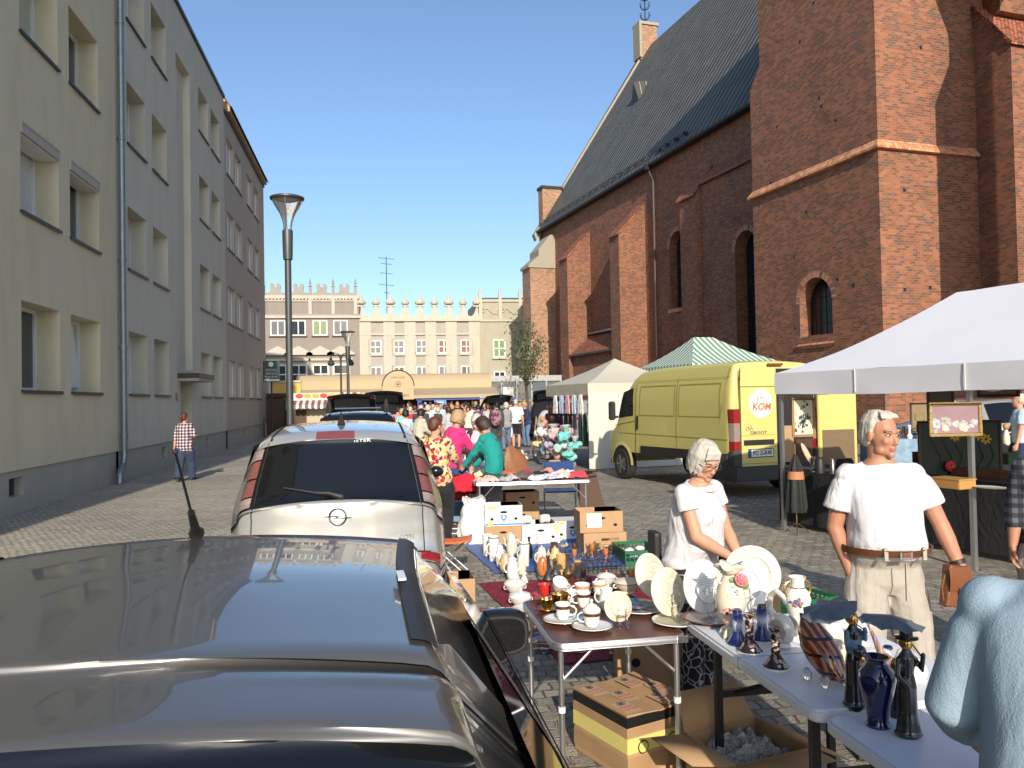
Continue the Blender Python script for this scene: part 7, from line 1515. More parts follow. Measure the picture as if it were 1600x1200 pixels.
# ---- cardboard boxes
def obox(name,label,c,d,rz=0,m=CARD,open_=True,holes=True,flaps=None,letters=None,rich=None,z=0,group=None,cat='box',inner=None,wall=.006,slope=0):
    t=thing(name,label,cat,(c[0],c[1],z),rz,group); L,W,H=d; b=MB(); w=wall
    b.bx(-L/2,L/2,-W/2,-W/2+w,0,H,m); b.bx(-L/2,L/2,W/2-w,W/2,0,H,m); b.bx(-L/2,-L/2+w,-W/2+w,W/2-w,0,H,m); b.bx(L/2-w,L/2,-W/2+w,W/2-w,0,H,m); b.bx(-L/2+w,L/2-w,-W/2+w,W/2-w,0,.008,CARDD)
    if not open_: b.bx(-L/2+w,L/2-w,-W/2+w,W/2-w,H-.006,H-.001,m)
    if inner: b.bx(-L/2+w,L/2-w,-W/2+w,W/2-w,.01,H*inner,CARDD)
    o=b.build('carton',t,bevel=.002); y=-W/2-.0008
    if holes:
        for x,z_,rx,rz2 in ((-L*.32,H*.35,L*.045,H*.07),(L*.32,H*.35,L*.045,H*.07),(0,H*.68,L*.10,H*.06)):
            h=MB(); h.add([(x+rx*math.cos(q),y,z_+rz2*math.sin(q)) for q in [k*math.pi/8 for k in range(16)]],[tuple(range(16))],DARKH); h.build('hand_hole',o,weld=0)
    if rich:
        h=MB(); h.bx(-L/2+.001,L/2-.001,y-.0005,y,.012,.03,BLUB); h.build('blue_band',o); h=MB(); h.ell((-L*.33,y,H*.9),(L*.13,.001,H*.07),YELB,12,6); h.ell((-L*.36,y,H*.14),(L*.08,.001,H*.12),YELB,10,6); h.build('banana_print',o)
        h=MB(); h.prism([(-.035,H*.55),(.035,H*.55),(.035,H*.36),(0,H*.22),(-.035,H*.36)],BLUB,'y',y-.001,y); h.ell((0,y-.0012,H*.43),(.018,.0006,.022),FRW,10,6); h.build('shield_print',o)
    if letters: text(letters[0],letters[1],letters[2],'box_lettering',o,.0005,(letters[3],y-.001,letters[4]),(rad(90),0,0),sx=.9)
    if flaps:
        for nm,pts in flaps: f=MB(); f.poly(pts,m); q=f.build('flap',t); md=q.modifiers.new('s','SOLIDIFY'); md.thickness=.005
    return t
BANL=mat('box print brown',(.15,.08,.04),.8)
# two stacked boxes right of the clothes table
c=gp(958,884,0); rzb=rad(-3)
obox('cardboard_box','upper open brown carton with a white sheet taped on, right of the clothes table',(2.54,9.08),(.50,.40,.24),rad(-4),z=.245,holes=True)
q=[o for o in bpy.data.objects if o.get('label','').startswith('upper open brown carton')][0]; b=MB(); b.bx(-.2505-.0,-.2505+.0,-.1,.1,.05,.2,FRW) if False else b.bx(-.17,-.0,-.2025,-.2015,.06,.22,FRW); b.build('taped_sheet',q)
obox('cardboard_box','lower brown carton printed BANANAS upside down, under the carton with the white sheet',(2.57,9.07),(.50,.40,.242),rad(-2),open_=False,holes=True)
q=[o for o in bpy.data.objects if o.get('label','').startswith('lower brown carton printed')][0]; text('BANANAS',.05,BANL,'box_lettering',q,.0005,(.06,-.2025,.17),(rad(90),rad(180),0),sx=.9)
# green folding crate
def crate(label,c,d,rz,contents=POR,n=9,seed=1,low=False):
    t=thing('plastic_crate',label,'crate',(c[0],c[1],0),rz); L,W,H=d; b=MB(); b.bx(-L/2,L/2,-W/2,W/2,0,.012,GRC)
    for s in(-1,1):
        for z0,z1 in ((0.0,.05),(H-.03,H),(H*.55,H*.6)):
            b.bx(-L/2,L/2,s*W/2-.008,s*W/2+.008,z0,z1,GRC); b.bx(s*L/2-.008,s*L/2+.008,-W/2,W/2,z0,z1,GRC)
        k=int(L/.045)
        for i in range(k+1): x=-L/2+i*L/k; b.bx(x-.006,x+.006,s*W/2-.006,s*W/2+.006,.05,H-.03,GRC)
        k=int(W/.045)
        for i in range(k+1): y=-W/2+i*W/k; b.bx(s*L/2-.006,s*L/2+.006,y-.006,y+.006,.05,H-.03,GRC)
    b.build('crate_body',t); rr=random.Random(seed)
    return t
cc=(2.78,8.44); crate('green plastic crate filled with wrapped white crockery beside the stacked cartons',cc,(.38,.58,.16),rad(-3))
rr=random.Random(4)
WRAP=mat('crumpled white paper',(.62,.63,.62),.8)
for i in range(9): 
    x,y=cc[0]+rr.uniform(-.13,.13),cc[1]+rr.uniform(-.22,.22); b=MB(); b.ell((0,0,0),(.05,.045,.03),WRAP,10,7); t=thing('wrapped_bundle',['folded white paper bundle, one of those filling the green crate'][0],'bundle',(x,y,.05+.03*rr.random()+.03),rr.uniform(0,3),'white paper bundles in the green crate'); b.build('paper',t)
crate('dark green crate of crockery on the ground behind the amphora vase',tuple(G(1250,952)[:2]),(.50,.34,.12),rad(15),seed=2)
obox('cardboard_box','brown carton standing behind the white-haired woman with a blue strap lying on it',(2.55,5.35),(.42,.32,.62),rad(-10),holes=False)
t=thing('blue_strap','bright blue plastic ribbon tied over the carton behind the rose vase','strap',(2.50,5.25,.64)); b=MB(); b.tube([(-.1,0,0),(-.04,.03,.03),(.03,-.02,.02),(.1,.02,.01)],.02,mat('blue plastic ribbon',(.02,.25,.45),.4),8,flat=.4); b.build('ribbon',t)
obox('cardboard_box','big brown carton under the tables printed with circles behind the woman\'s legs',(1.80,4.95),(.62,.42,.40),rad(-12),letters=('OUT OUR',.05,mat('pale lettering',(.6,.52,.42),.8),.12,.07),holes=True,open_=False)
obox('cardboard_box','open small carton between the dark car and the orange stool',(.66,6.55),(.20,.34,.36),rad(0),holes=False)
# ---- taped box bottom centre
TAPE=mat('brown glossy parcel tape',(.36,.23,.12),.25,var=.2,vs=8,coat=.4); YT=mat('yellow tape',(.62,.55,.18),.35); BT=mat('black tape',(.012,.012,.012),.35)
tb=thing('taped_box','closed carton wound with black, brown and yellow tape with red lettering on top','box',(1.225,3.86,0),rad(20)); TZ=-.05
b=MB(); b.bx(-.19,.19,-.22,.22,0,.30,CARD); o=b.build('carton',tb,bevel=.004)
b=MB(); b.bx(-.192,.192,-.222,.222,.25,.297,BT); b.build('black_tape',o); b=MB(); b.bx(-.1925,.1925,-.2225,.2225,.13,.20,YT); b.bx(-.1915,.1915,-.2215,.2215,.205,.245,TAPE); b.bx(-.1915,.1915,-.2215,.2215,.03,.11,TAPE); b.build('tape_band',o)
b=MB(); b.box((-.098,0,.305),(.19,.45,.006),CARD,R=Matrix.Rotation(rad(3),3,'Y')); b.build('top_flap',tb); b=MB(); b.box((.10,0,.306),(.20,.45,.006),CARD,R=Matrix.Rotation(rad(-5),3,'Y')); f2=b.build('top_flap',tb)
REDI=mat('red tape lettering',(.45,.05,.06),.5)
for k,(x,y) in enumerate(((-.13,.12),(-.05,-.02),(-.13,-.14),(.08,.10),(.16,-.02),(.08,-.15))):
    b=MB(); b.box((x,y,.318 if x>0 else .313),(.09,.13,.0008),mat('pale printed tape',(.45,.33,.2),.3)); b.build('tape_label',tb)
    b=MB(); b.lathe([(.020,0),(.020,.0008),(.0165,.0008),(.0165,0)],BT,(x,y+.045,.3195 if x>0 else .3145),20,cap=False); b.box((x,y+.045,.3195 if x>0 else .3145),(.018,.018,.0006),BT); b.build('round_mark',tb)
    text('FRAGILE',.020,REDI,'tape_lettering',tb,.0004,(x,y,.3195 if x>0 else .3145),(0,0,0)); text('OSTROZNIE',.015,REDI,'tape_lettering',tb,.0004,(x,y-.03,.3195 if x>0 else .3145),(0,0,0))
for x in (-.1,.08): b=MB(); b.ell((x,-.2235,.15),(.032,.001,.032),BT,16,8); b.ell((x,-.2246,.15),(.026,.001,.026),YT,16,8); b.build('round_mark',tb)
# open box with bubble wrap
ob=thing('open_carton','open carton full of bubble wrap with its flaps spread, bottom centre under the white table','box',(1.60,3.36,0),rad(14))
b=MB(); L,W,H=.40,.36,.25
for a in ((-L/2,L/2,-W/2,-W/2+.006),(-L/2,L/2,W/2-.006,W/2),(-L/2,-L/2+.006,-W/2,W/2),(L/2-.006,L/2,-W/2,W/2)): b.bx(*a,0,H,CARD)
b.build('carton',ob)
for pts in ([(-L/2,-W/2,H),(-L/2,W/2,H),(-L/2-.20,W/2-.03,H+.03),(-L/2-.20,-W/2+.03,H+.03)],[(L/2,-W/2,H),(L/2,W/2,H),(L/2+.2,W/2+.02,H-.09),(L/2+.2,-W/2-.02,H-.09)],[(-L/2,W/2,H),(L/2,W/2,H),(L/2-.03,W/2+.10,H+.15),(-L/2+.03,W/2+.10,H+.15)],[(-L/2,-W/2,H),(L/2,-W/2,H),(L/2-.03,-W/2-.17,H+.02),(-L/2+.02,-W/2-.17,H+.02)]):
    b=MB(); b.poly(pts,CARD); f=b.build('flap',ob); md=f.modifiers.new('s','SOLIDIFY'); md.thickness=.005
b=MB(); rr=random.Random(2); BUB=mat('bubble wrap film',(.55,.57,.57),.12,trans=.25,ior=1.2,var=.3,vs=30)
_n=BUB.node_tree.nodes; _v=_n.new('ShaderNodeTexVoronoi'); _v.inputs['Scale'].default_value=75; _t=_n.new('ShaderNodeTexCoord'); BUB.node_tree.links.new(_t.outputs['Object'],_v.inputs[0]); _b=_n.new('ShaderNodeBump'); _b.inputs['Distance'].default_value=.02; _b.invert=True; BUB.node_tree.links.new(_v.outputs['Distance'],_b.inputs['Height']); BUB.node_tree.links.new(_b.outputs['Normal'],_n['Principled BSDF'].inputs['Normal'])
b.grid(lambda u,v:((u-.5)*(L-.04),(v-.5)*(W-.04),H-.07+.07*math.sin(math.pi*u)*math.sin(math.pi*v)+.07*MN.noise((u*5,v*5,1))+.03*MN.noise((u*13,v*13,4))),46,46,BUB)
q=b.build('bubble_wrap',ob); tag(q,None,None,None,'stuff')
obox('cardboard_box','plain brown carton lying under the nearer white table at the bottom edge',(1.75,2.5),(.45,.4,.3),rad(5),holes=False)
# ---- carpets
def sheet(name,label,pts,m,z=.010,cat='rug',lift=.012,amp=.01,n=40):
    P=[Vector((p[0],p[1],0)) for p in pts]; b=MB()
    def f(u,v):
        q=(P[0]*(1-u)+P[1]*u)*(1-v)+(P[3]*(1-u)+P[2]*u)*v; e=min(u,1-u,v,1-v); k=MN.noise((q.x*3,q.y*3,2)); q.z=z+max(0,k)*amp; q.x+=MN.noise((q.y*4,1,0))*.02*(e<.01); q.y+=MN.noise((q.x*4,5,0))*.02*(e<.01); return q
    b.grid(f,n,n,m); return one(name,b,label,cat,weld=0)
def velvet():
    m,N,L,b=nodes('crimson crushed velvet',.8);  tc=N.new('ShaderNodeTexCoord'); n=N.new('ShaderNodeTexNoise'); n.inputs['Scale'].default_value=24; n.inputs['Detail'].default_value=4; n.inputs['Distortion'].default_value=1.5; L.new(tc.outputs['Object'],n.inputs[0]); r=ramp(N,[(.35,(.10,.003,.012)),(.5,(.20,.006,.02)),(.68,(.42,.02,.05))]); L.new(n.outputs['Fac'],r.inputs[0]); L.new(r.outputs[0],b.inputs['Base Color'])
    bp=N.new('ShaderNodeBump'); bp.inputs['Distance'].default_value=.02; L.new(n.outputs['Fac'],bp.inputs['Height']); L.new(bp.outputs['Normal'],b.inputs['Normal']); return m
sheet('velvet_cloth','crimson crushed velvet cloth spread on the cobbles under silverware and tureens',[(1.20,5.25),(2.65,5.35),(2.75,7.75),(.95,7.75)],velvet())
sheet('tarpaulin','blue tarpaulin with coffee pots on the cobbles in front of the banana boxes',[(1.18,8.12),(3.0,8.15),(2.75,10.15),(1.02,10.05)],mat('blue tarpaulin',(.045,.11,.33),.55,var=.12,vs=6,bump=.3,bs=20),amp=.015)
# ---- pots on the tarpaulin
YG=mat('honey yellow glaze',(.55,.36,.14),.2,coat=.6,var=.08); OG=mat('orange brown glaze',(.50,.17,.05),.12,coat=1,var=.15); BEI=mat('beige stoneware',(.50,.36,.20),.3,coat=.3)
PG='coffee pots on the blue tarpaulin'
pots=[('tall white jug at the back left of the tarpaulin',762,868,.24,.06,POR,1,None),('tall straight white jug with a grey rim, left front of the back row',772,876,.27,.062,POR,1,PEW),('slim white jug with blue pattern beside the beige pot',782,885,.24,.05,POR,0,None),('pale mint and cream coffee pot in the back row',800,868,.26,.065,CR2,0,None),('straight white jug with a dark rim behind the white flowered pot',820,884,.25,.055,POR,1,BROWNG),('beige lidded pot with a brown scribble, second from the left in front',790,893,.20,.065,BEI,0,None),('white flowered coffee pot, foremost on the tarpaulin',801,906,.24,.06,POR,0,None),('orange brown glazed pot with its handle towards the camera',848,898,.19,.058,OG,0,None),('cream coffee pot right behind the orange brown pot',847,887,.23,.062,CRM,0,None),('cream yellow coffee pot behind the honey yellow pot',868,888,.23,.06,mat('cream yellow glaze',(.58,.46,.22),.2,coat=.5),0,None),('honey yellow pot with a looped handle at the front',877,897,.20,.05,YG,1,None),('second white pot half hidden left of the flowered pot',815,897,.22,.05,CRM,0,None),('white lidded pot at the very back of the tarpaulin',797,862,.22,.055,POR,0,None)]
for i,(lab,px,py,h,r,m,st,tr) in enumerate(pots):
    rzp=rad(-90) if 'towards the camera' in lab or 'looped' in lab else rad([10,200,30,-20,170,15,160][i%7]); t=pitcher(lab,gp(px,py,.014),h,r,m,rzp,straight=bool(st),trim=tr,group=PG)
vessel('bottle','black glass bottle standing among the white jugs on the tarpaulin',gp(827,872,.014),[(0,0),(.035,0),(.038,.01),(.038,.12),(.03,.15),(.013,.18),(.012,.215),(0,.215)],BLKG,'bottle')
vessel('flacon','clear long-necked flask next to the black bottle',gp(839,868,.014),[(.0,0),(.04,0),(.045,.02),(.04,.08),(.012,.11),(.012,.24),(.016,.245)],GLAS,'flask')
vessel('brown_jar','dark brown stoneware jar behind the cream yellow pot',gp(866,868,.014),[(0,0),(.045,0),(.055,.04),(.05,.1),(.035,.125),(.042,.15),(.036,.15),(0,.14)],mat('brown stoneware',(.10,.04,.025),.3,coat=.4),'jar')
t=thing('sandwich_jar','round honey-coloured stack of saucers tied together in front of the glassware','saucers',gp(902,893,.014)); b=MB()
for k in range(5): b.lathe([(0,k*.014),(.055,k*.014+.004),(.06,k*.014+.010),(.0,k*.014+.008)],YG,n=20)
b.build('saucer_stack',t); b=MB(); b.lathe([(0,.08),(.035,.08),(.04,.1),(.04,.12),(0,.12)],YG,n=20); b.build('cup',t)
rr=random.Random(11)
def goblet(label,loc,h,r,m,group,stem=True,cat='glass'):
    t=thing('goblet',label,cat,loc,0,group); b=MB(); b.lathe([(0,0),(r*.8,0),(r*.75,.004),(.005,.01),(.005,h*.45),(r*.5,h*.52),(r,h*.7),(r*.95,h),(r*.9,h),(r*.9,h*.7),(0,h*.56)] if stem else [(0,0),(r*.85,0),(r,h),(r*.94,h),(r*.8,.008),(0,.008)],m,n=16); b.build('bowl',t); return t
glist=[]
for i in range(16):
    px=888+ (i%8)*10+rr.uniform(-3,3); py=868+(i//8)*13+rr.uniform(-3,3); m=[GLAS,BRASS,SMK,GLAS,OG][i%5]
    glist.append(goblet('small stemmed drinking vessel in the cluster at the right of the tarpaulin',gp(px,py,.014),rr.uniform(.10,.16),.028,m,'stemmed vessels clustered on the tarpaulin'))
for i in range(4):
    goblet('cork-topped glass storage jar among the vessels at the back of the tarpaulin',gp((880,915,934,947)[i],(872,862,866,872)[i],.014),.13,.035,GLAS,'cork-topped jars',stem=False); b=MB(); b.lathe([(0,.131),(.034,.131),(.036,.15),(0,.15)],BEI,n=14); b.build('cork',glist[-1] if False else bpy.data.objects[[o.name for o in bpy.data.objects if o.name.startswith('goblet') and o.type=='EMPTY'][-1]])
# wire rack
t=thing('wire_rack','low dark wire rack with small cups at the right of the tarpaulin','rack',gp(945,895,.014),rad(5)); b=MB()
for i in range(9): x=-.2+i*.05; b.tube([(x,-.06,0),(x,-.06,.12),(x,.06,.12),(x,.06,0)],.003,DKS,5)
for z in(.05,.12):
    for y in(-.06,.06): b.tube([(-.2,y,z),(.2,y,z)],.003,DKS,5)
b.build('wires',t)
# ---- on the velvet
tureen('white lidded tureen, the farthest of the three in the row on the velvet',gp(805,928,.016),.10,.15,POR,group='white tureens on the velvet')
tureen('white lidded tureen with a ladle, middle of the row on the velvet',gp(814,948,.016),.10,.14,POR,group='white tureens on the velvet')
t=thing('fruit_bowl','white footed flower-painted fruit bowl nearest in the row on the velvet','bowl',gp(826,972,.016)); b=MB(); b.lathe([(0,0),(.05,0),(.035,.02),(.02,.06),(.04,.075),(.12,.11),(.13,.115),(.118,.112),(.04,.085),(0,.08)],POR,n=36); b.build('bowl',t)
vessel('candle_stick','taller white porcelain candlestick at the far edge of the velvet',gp(806,906,.016),[(0,0),(.045,0),(.04,.02),(.025,.06),(.028,.10),(.022,.11),(.03,.13),(.015,.135),(.02,.16),(0,.16)],POR,'candlestick',group='white candlesticks')
vessel('candle_stick','shorter white porcelain candlestick right of the taller one',gp(819,910,.016),[(0,0),(.04,0),(.038,.02),(.018,.06),(.03,.09),(.024,.10),(0,.10)],POR,'candlestick',group='white candlesticks')
def ewer(label,px,py,h,m):
    t,o=vessel('ewer',label,gp(px,py,.016),[(0,0),(.045,0),(.042,.008),(.012,.03),(.012,.05),(.045,.09),(.055,.12),(.04,.15),(.014,.18),(.012,h-.03),(.02,h-.01),(.022,h),(0,h)],m,'ewer'); handle(t,m,.012,.13,h-.03,.05,.004); return t
ewer('tall pewter long-necked ewer at the back of the velvet',857,925,.33,PEW); ewer('shorter pewter ewer right behind the tall one',868,916,.24,PEW); ewer('brass long-necked ewer left of the silver goblets',888,915,.30,BRASS)
t=thing('wooden_board','weathered wooden cross-shaped bracket lying on the velvet','board',gp(865,935,.02),rad(-8)); b=MB(); b.box((0,0,.02),(.55,.07,.03),mat('weathered wood',(.12,.08,.055),.85,bump=.4)); b.box((-.15,0,.021),(.06,.3,.028),mat('weathered wood',(0,0,0))); b.build('plank',t)
t=thing('cutlery','ornate silver cutlery piece lying on the wooden bracket','cutlery',gp(885,928,.062),0); b=MB(); b.tube([(-.09,0,0),(-.02,.01,.006),(.05,-.01,.004),(.1,0,.003)],[.006,.009,.005,.010],CHR,8,flat=.4); b.build('spoon',t)
t=thing('tray','round silver tray with small goblets on the velvet','tray',gp(925,922,.05)); b=MB(); b.lathe([(0,0),(.15,0),(.165,.012),(.16,.014),(.148,.005),(0,.005)],PEW,n=36); b.lathe([(.06,-.035),(.04,-.002)],PEW,n=16); b.build('plate',t)
for i in range(6): a=i*1.05; goblet('tiny silver goblet standing on the round silver tray',(gp(925,922,.055)[0]+.10*math.cos(a),gp(925,922,.055)[1]+.10*math.sin(a),.056),.085,.024,CHR,'tiny goblets on the silver tray')
goblet('tall smoky glass tumbler behind the silver tray',gp(903,905,.016),.16,.03,SMK,'smoky tumblers',False); goblet('second smoky glass tumbler right of the first behind the tray',gp(912,903,.016),.15,.03,SMK,'smoky tumblers',False)
vessel('shell_case','tall narrow brass shell case vase beside the silver tray',gp(948,925,.016),[(0,0),(.036,0),(.036,.006),(.032,.01),(.026,.2),(.022,.2),(0,.01)],BRASS,'vase')
for i,(px,py,m,k) in enumerate(((960,915,GLAS,0),(973,912,GLAS,0),(985,918,BRASS,0),(995,908,PEW,0),(1004,915,BRASS,1),(965,926,BRASS,1),(1012,905,PEW,0),(1020,914,BRASS,0),(978,926,CHR,1),(990,926,PEW,1))): goblet('metal or glass cup in the cluster right of the brass shell case',gp(px,py,.016),.12+.02*(i%3),.032,m,'metal and glass cups on the velvet',not k)
t=thing('candelabrum','dark iron candelabrum with curled arms among the cups','candelabrum',gp(1008,920,.016)); b=MB(); b.tube([(0,0,0),(0,0,.22)],.006,DKS,8); 
for a in range(3): q=a*2.1; b.tube([(0,0,.12),(.05*math.cos(q),.05*math.sin(q),.10),(.08*math.cos(q),.08*math.sin(q),.16)],.004,DKS,6); b.lathe([(0,0),(.02,0),(.02,.02),(0,.02)],DKS,(.08*math.cos(q),.08*math.sin(q),.16),8)
b.lathe([(0,0),(.05,0),(.04,.01),(0,.015)],DKS,n=16); b.build('stem',t)
obox('red_box','small red lacquer box at the right end of the wooden bracket','' and 0 or gp(935,935,0)[:2],(.1,.1,.07),0,m=mat('red lacquer',(.35,.01,.015),.25,coat=.5),holes=False,open_=False,z=.016)
goblet('wide cut-crystal bowl on a foot, left edge of the velvet under the table corner',gp(835,995,.016),.14,.09,GLAS,'crystal bowls on the velvet'); goblet('second cut-crystal bowl nearer the brown table leg',gp(850,1015,.016),.10,.10,GLAS,'crystal bowls on the velvet')
goblet('crystal tumbler seen under the brown table',gp(905,1018,.016),.12,.05,GLAS,'glasses under the brown table',False); goblet('upturned stem glass seen under the brown table edge',gp(985,1012,.016),.12,.05,GLAS,'glasses under the brown table')
t,o=vessel('chamber_vase','small white vase with purple flowers seen under the brown table',gp(960,1020,.016),[(0,0),(.035,0),(.03,.012),(.055,.05),(.06,.09),(.05,.13),(.04,.14),(0,.13)],POR,'vase'); spots(o,[PRPR],.08,.02,18,6,lambda z:.057,s=.012,face_=rad(-110))
# ---- clothes table
CTAB=ftable('folding_table','aluminium folding table heaped with clothes in front of the banana boxes',(1.98,10.35),(1.50,.75),.74,rad(-4),mat('grey laminate',(.3,.3,.3),.4),ALUM,ALUM,.04)
for sx in(-1,1):
    b=MB(); x=sx*.68
    for y in(-.33,.33): b.tube([(x,y,.71),(x,y,.012)],.013,ALUM,10)
    b.tube([(x,-.33,.2),(x,.33,.2)],.01,ALUM,8); b.build('leg_frame',CTAB); b=MB(); b.tube([(x,-.335,.5),(x-sx*.2,-.335,.71)],.007,ALUM,6); b.build('brace',CTAB)
CTM=Matrix.Translation((1.98,10.35,.745))@Matrix.Rotation(rad(-4),4,'Z')
clothes=[('dusty pink folded top','at the left front corner of the clothes table',-.58,-.22,.30,.24,(.62,.40,.36)),('light grey cardigan','second along the front edge of the clothes table',-.30,-.25,.26,.26,(.40,.41,.42)),('dark grey brown jumper','draped diagonally in the middle of the clothes table',-.10,-.05,.34,.26,(.10,.085,.075)),('white garment with black stripes','hanging towards the front of the clothes table',.12,-.20,.34,.2,(.68,.68,.70)),('black garment','behind the striped one',.18,.10,.3,.2,(.015,.015,.017)),('salmon pink blouse','at the back of the clothes table',.34,.22,.36,.2,(.75,.28,.22)),('pale pink ruffled blouse','on the right half of the clothes table',.42,-.05,.3,.3,(.72,.47,.42)),('coral red shirt','at the right end of the clothes table',.62,-.08,.26,.28,(.60,.05,.07)),('white lace top','between the pale pink blouse and the coral shirt',.52,.12,.26,.2,(.7,.68,.72)),('dark green jumper','at the left back of the clothes table',-.45,.15,.34,.26,(.012,.07,.055)),('orange red scarf','behind the dark grey jumper',-.25,.24,.2,.16,(.6,.12,.07)),('crimson scarf','in the middle back of the clothes table',.0,.24,.26,.18,(.5,.01,.05)),('magenta scrap','beside the crimson scarf',.08,.14,.12,.12,(.6,.02,.22)),('yellow cream folded cloth','at the far left back corner',-.62,.28,.26,.14,(.62,.56,.3)),('lilac striped shirt','at the front middle right',.28,-.26,.28,.18,(.52,.50,.62))]
for i,(nm,wh,x,y,w_,d_,c) in enumerate(clothes):
    b=MB(); cm=cloth('garment '+nm,c,var=.2); sd=i*3.7
    def f(u,v,sd=sd,w_=w_,d_=d_):
        X=(u-.5)*w_; Y=(v-.5)*d_; e=min(u,1-u,v,1-v); h=.055*min(1,e*6)+.05*MN.noise((X*9+sd,Y*9,sd))+.022*MN.noise((X*24+sd,Y*14,sd)); return (X+.025*MN.noise((Y*12,sd,0)),Y+.02*MN.noise((X*12,sd,2)),max(.001,h)+.012*(i%3))
    b.grid(f,22,20,cm)
    if 'stripes' in nm or 'striped shirt' in nm:
        for k in range(3): b.grid(lambda u,v,k=k:(lambda p:(p[0],p[1],p[2]+.002))(f(u,.2+.25*k+.04*v)),22,1,COLS['black'] if 'COLS' in globals() else BLK)
    q=CTM@Vector((x,y,0)); one('folded_clothing',b,nm+' lying '+wh,'clothing',q,rad(rr.uniform(-25,25)),'clothes heaped on the table',weld=0)
# banana boxes
rb_=rad(-3)
obox('banana_box','white banana box with a blue shield, upper one at the left under the clothes table',(1.54,9.92),(.46,.38,.25),rb_,m=WCARD,z=.235,rich=True)
obox('banana_box','plain brown carton under the left white banana box',(1.53,9.92),(.45,.38,.232),rb_)
obox('banana_box','white box with yellow diagonal print heaped with white objects, middle under the table',(1.98,9.86),(.47,.40,.25),rad(-1),m=WCARD,inner=.7)
q=bpy.data.objects[[o.name for o in bpy.data.objects if o.get('label','').startswith('white box with yellow diagonal')][0]]; b=MB()
for k in range(4): b.prism([(.12+k*.03,.24),(.135+k*.03,.24),(.22,.12-.0+k*.02),(.22,.10+k*.02)],YELB,'y',-.2025,-.2015)
b.build('diagonal_print',q,weld=0); text('PREMIUM BANANAS',.02,BANL,'box_lettering',q,.0004,(-.02,-.2025,.2),(rad(90),0,0))
obox('banana_box','white banana box with blue band and shield, right one under the clothes table',(2.42,9.98),(.46,.40,.25),rad(-3),m=WCARD,rich=True,open_=False)
for lab,x,y in (('white ribbed plastic lamp shade lying in the middle white box',1.84,9.9),('second white ribbed shade leaning right in the middle white box',2.08,9.92)):
    t=thing('ribbed_shade',lab,'lamp shade',(x,y,.27),.3); b=MB()
    for k in range(5): b.ell(((k-2)*.026,0,.01-.004*abs(k-2)),(.018,.05,.055),WRAP,10,8)
    b.build('shade',t)
obox('cardboard_box','brown carton with yellow light holes in the second row under the clothes table, upper right',(2.02,11.3),(.48,.36,.24),0,z=.24)
obox('cardboard_box','brown carton in the second row under the clothes table, upper left',(1.5,11.3),(.48,.36,.24),0,z=.24,holes=False)
obox('cardboard_box','brown carton printed BANANAS in the shade of the second row, lower left',(1.5,11.32),(.48,.36,.235),0,letters=('BANANAS',.07,BANL,.05,.18),open_=False)
obox('cardboard_box','dark shaded carton with green edge in the second row, lower right',(2.02,11.32),(.48,.36,.235),0,open_=False)
t=thing('leaning_board','dark brown panel leaning behind the right end of the clothes table','board',(2.92,10.75,0),rad(8)); b=MB(); b.box((0,0,.36),(.34,.02,.74),WOOD,R=Matrix.Rotation(rad(-12),3,'Y')@Matrix.Rotation(rad(-8),3,'X')); b.build('panel',t)
t=thing('frying_pan','black frying pan hanging off the right end of the clothes table','pan',(2.78,10.55,.765),rad(5)); b=MB(); b.lathe([(0,0),(.10,0),(.12,.03),(.115,.03),(.095,.005),(0,.005)],BLK,n=24); b.build('pan_body',t); b=MB(); b.tube([(.1,0,.02),(.3,.02,.035)],.012,BLK,8); b.build('handle',t)
# folding stools / chairs
def fchair(label,loc,rz,fabric,back=True,h=.45,w_=.46,backh=.82,group=None,name='folding_chair'):
    t=thing(name,label,'chair',(loc[0],loc[1],0),rz,group)
    for s in(-1,1):
        b=MB(); x=s*w_/2; b.tube([(x,-.2,.01),(x,.22,h)],.011,ALUM,8); b.build('leg',t); b=MB(); b.tube([(x,.2,.01),(x,-.22,h)]+([] if not back else []),.011,ALUM,8); b.build('leg',t)
        if back: b=MB(); b.tube([(x,-.22,h),(x,-.3,backh)],.011,ALUM,8); b.build('back_post',t)
    b=MB()
    for y,z in ((-.2,.012),(.2,.012)): b.tube([(-w_/2,y,z),(w_/2,y,z)],.009,ALUM,8)
    b.build('stretcher',t)
    b=MB(); b.grid(lambda u,v:((u-.5)*w_,(v-.5)*.44,h-.03*math.sin(math.pi*v)),6,8,fabric); q=b.build('seat',t); q.modifiers.new('s','SOLIDIFY').thickness=.012
    if back: b=MB(); b.grid(lambda u,v:((u-.5)*w_,-.235-.06*v-.02*math.sin(math.pi*u),h+.12+(backh-h-.1)*v),6,6,fabric); q=b.build('backrest',t); q.modifiers.new('s','SOLIDIFY').thickness=.012
    return t
ORF=cloth('orange stool cloth',(.75,.16,.04)); NV=cloth('navy camping cloth',(.02,.05,.16))
c=G(708,900); t=fchair('small folding stool with an orange seat beside the silver minivan',(.72,8.12),rad(82),ORF,back=False,h=.40,w_=.30)
b=MB(); 
for s in(-1,1): b.tube([(s*.15,.2,.0),(s*.15,.19,.03)],.015,BLUB,8)
b.build('foot_cap',t)
fchair('navy blue folding camping chair right behind the clothes table',(2.65,11.5),rad(180-10),NV)
fchair('folding chair with dark blue cloth left of the clothes table, partly under the red coat',(1.0,10.9),rad(170),NV)
fchair('striped folding deck chair farther left behind the red coat',(.8,12.2),rad(160),cloth('yellow blue striped canvas',(.4,.34,.2),var=.4))
REDC=cloth('red fleece',(.45,.012,.03)); 
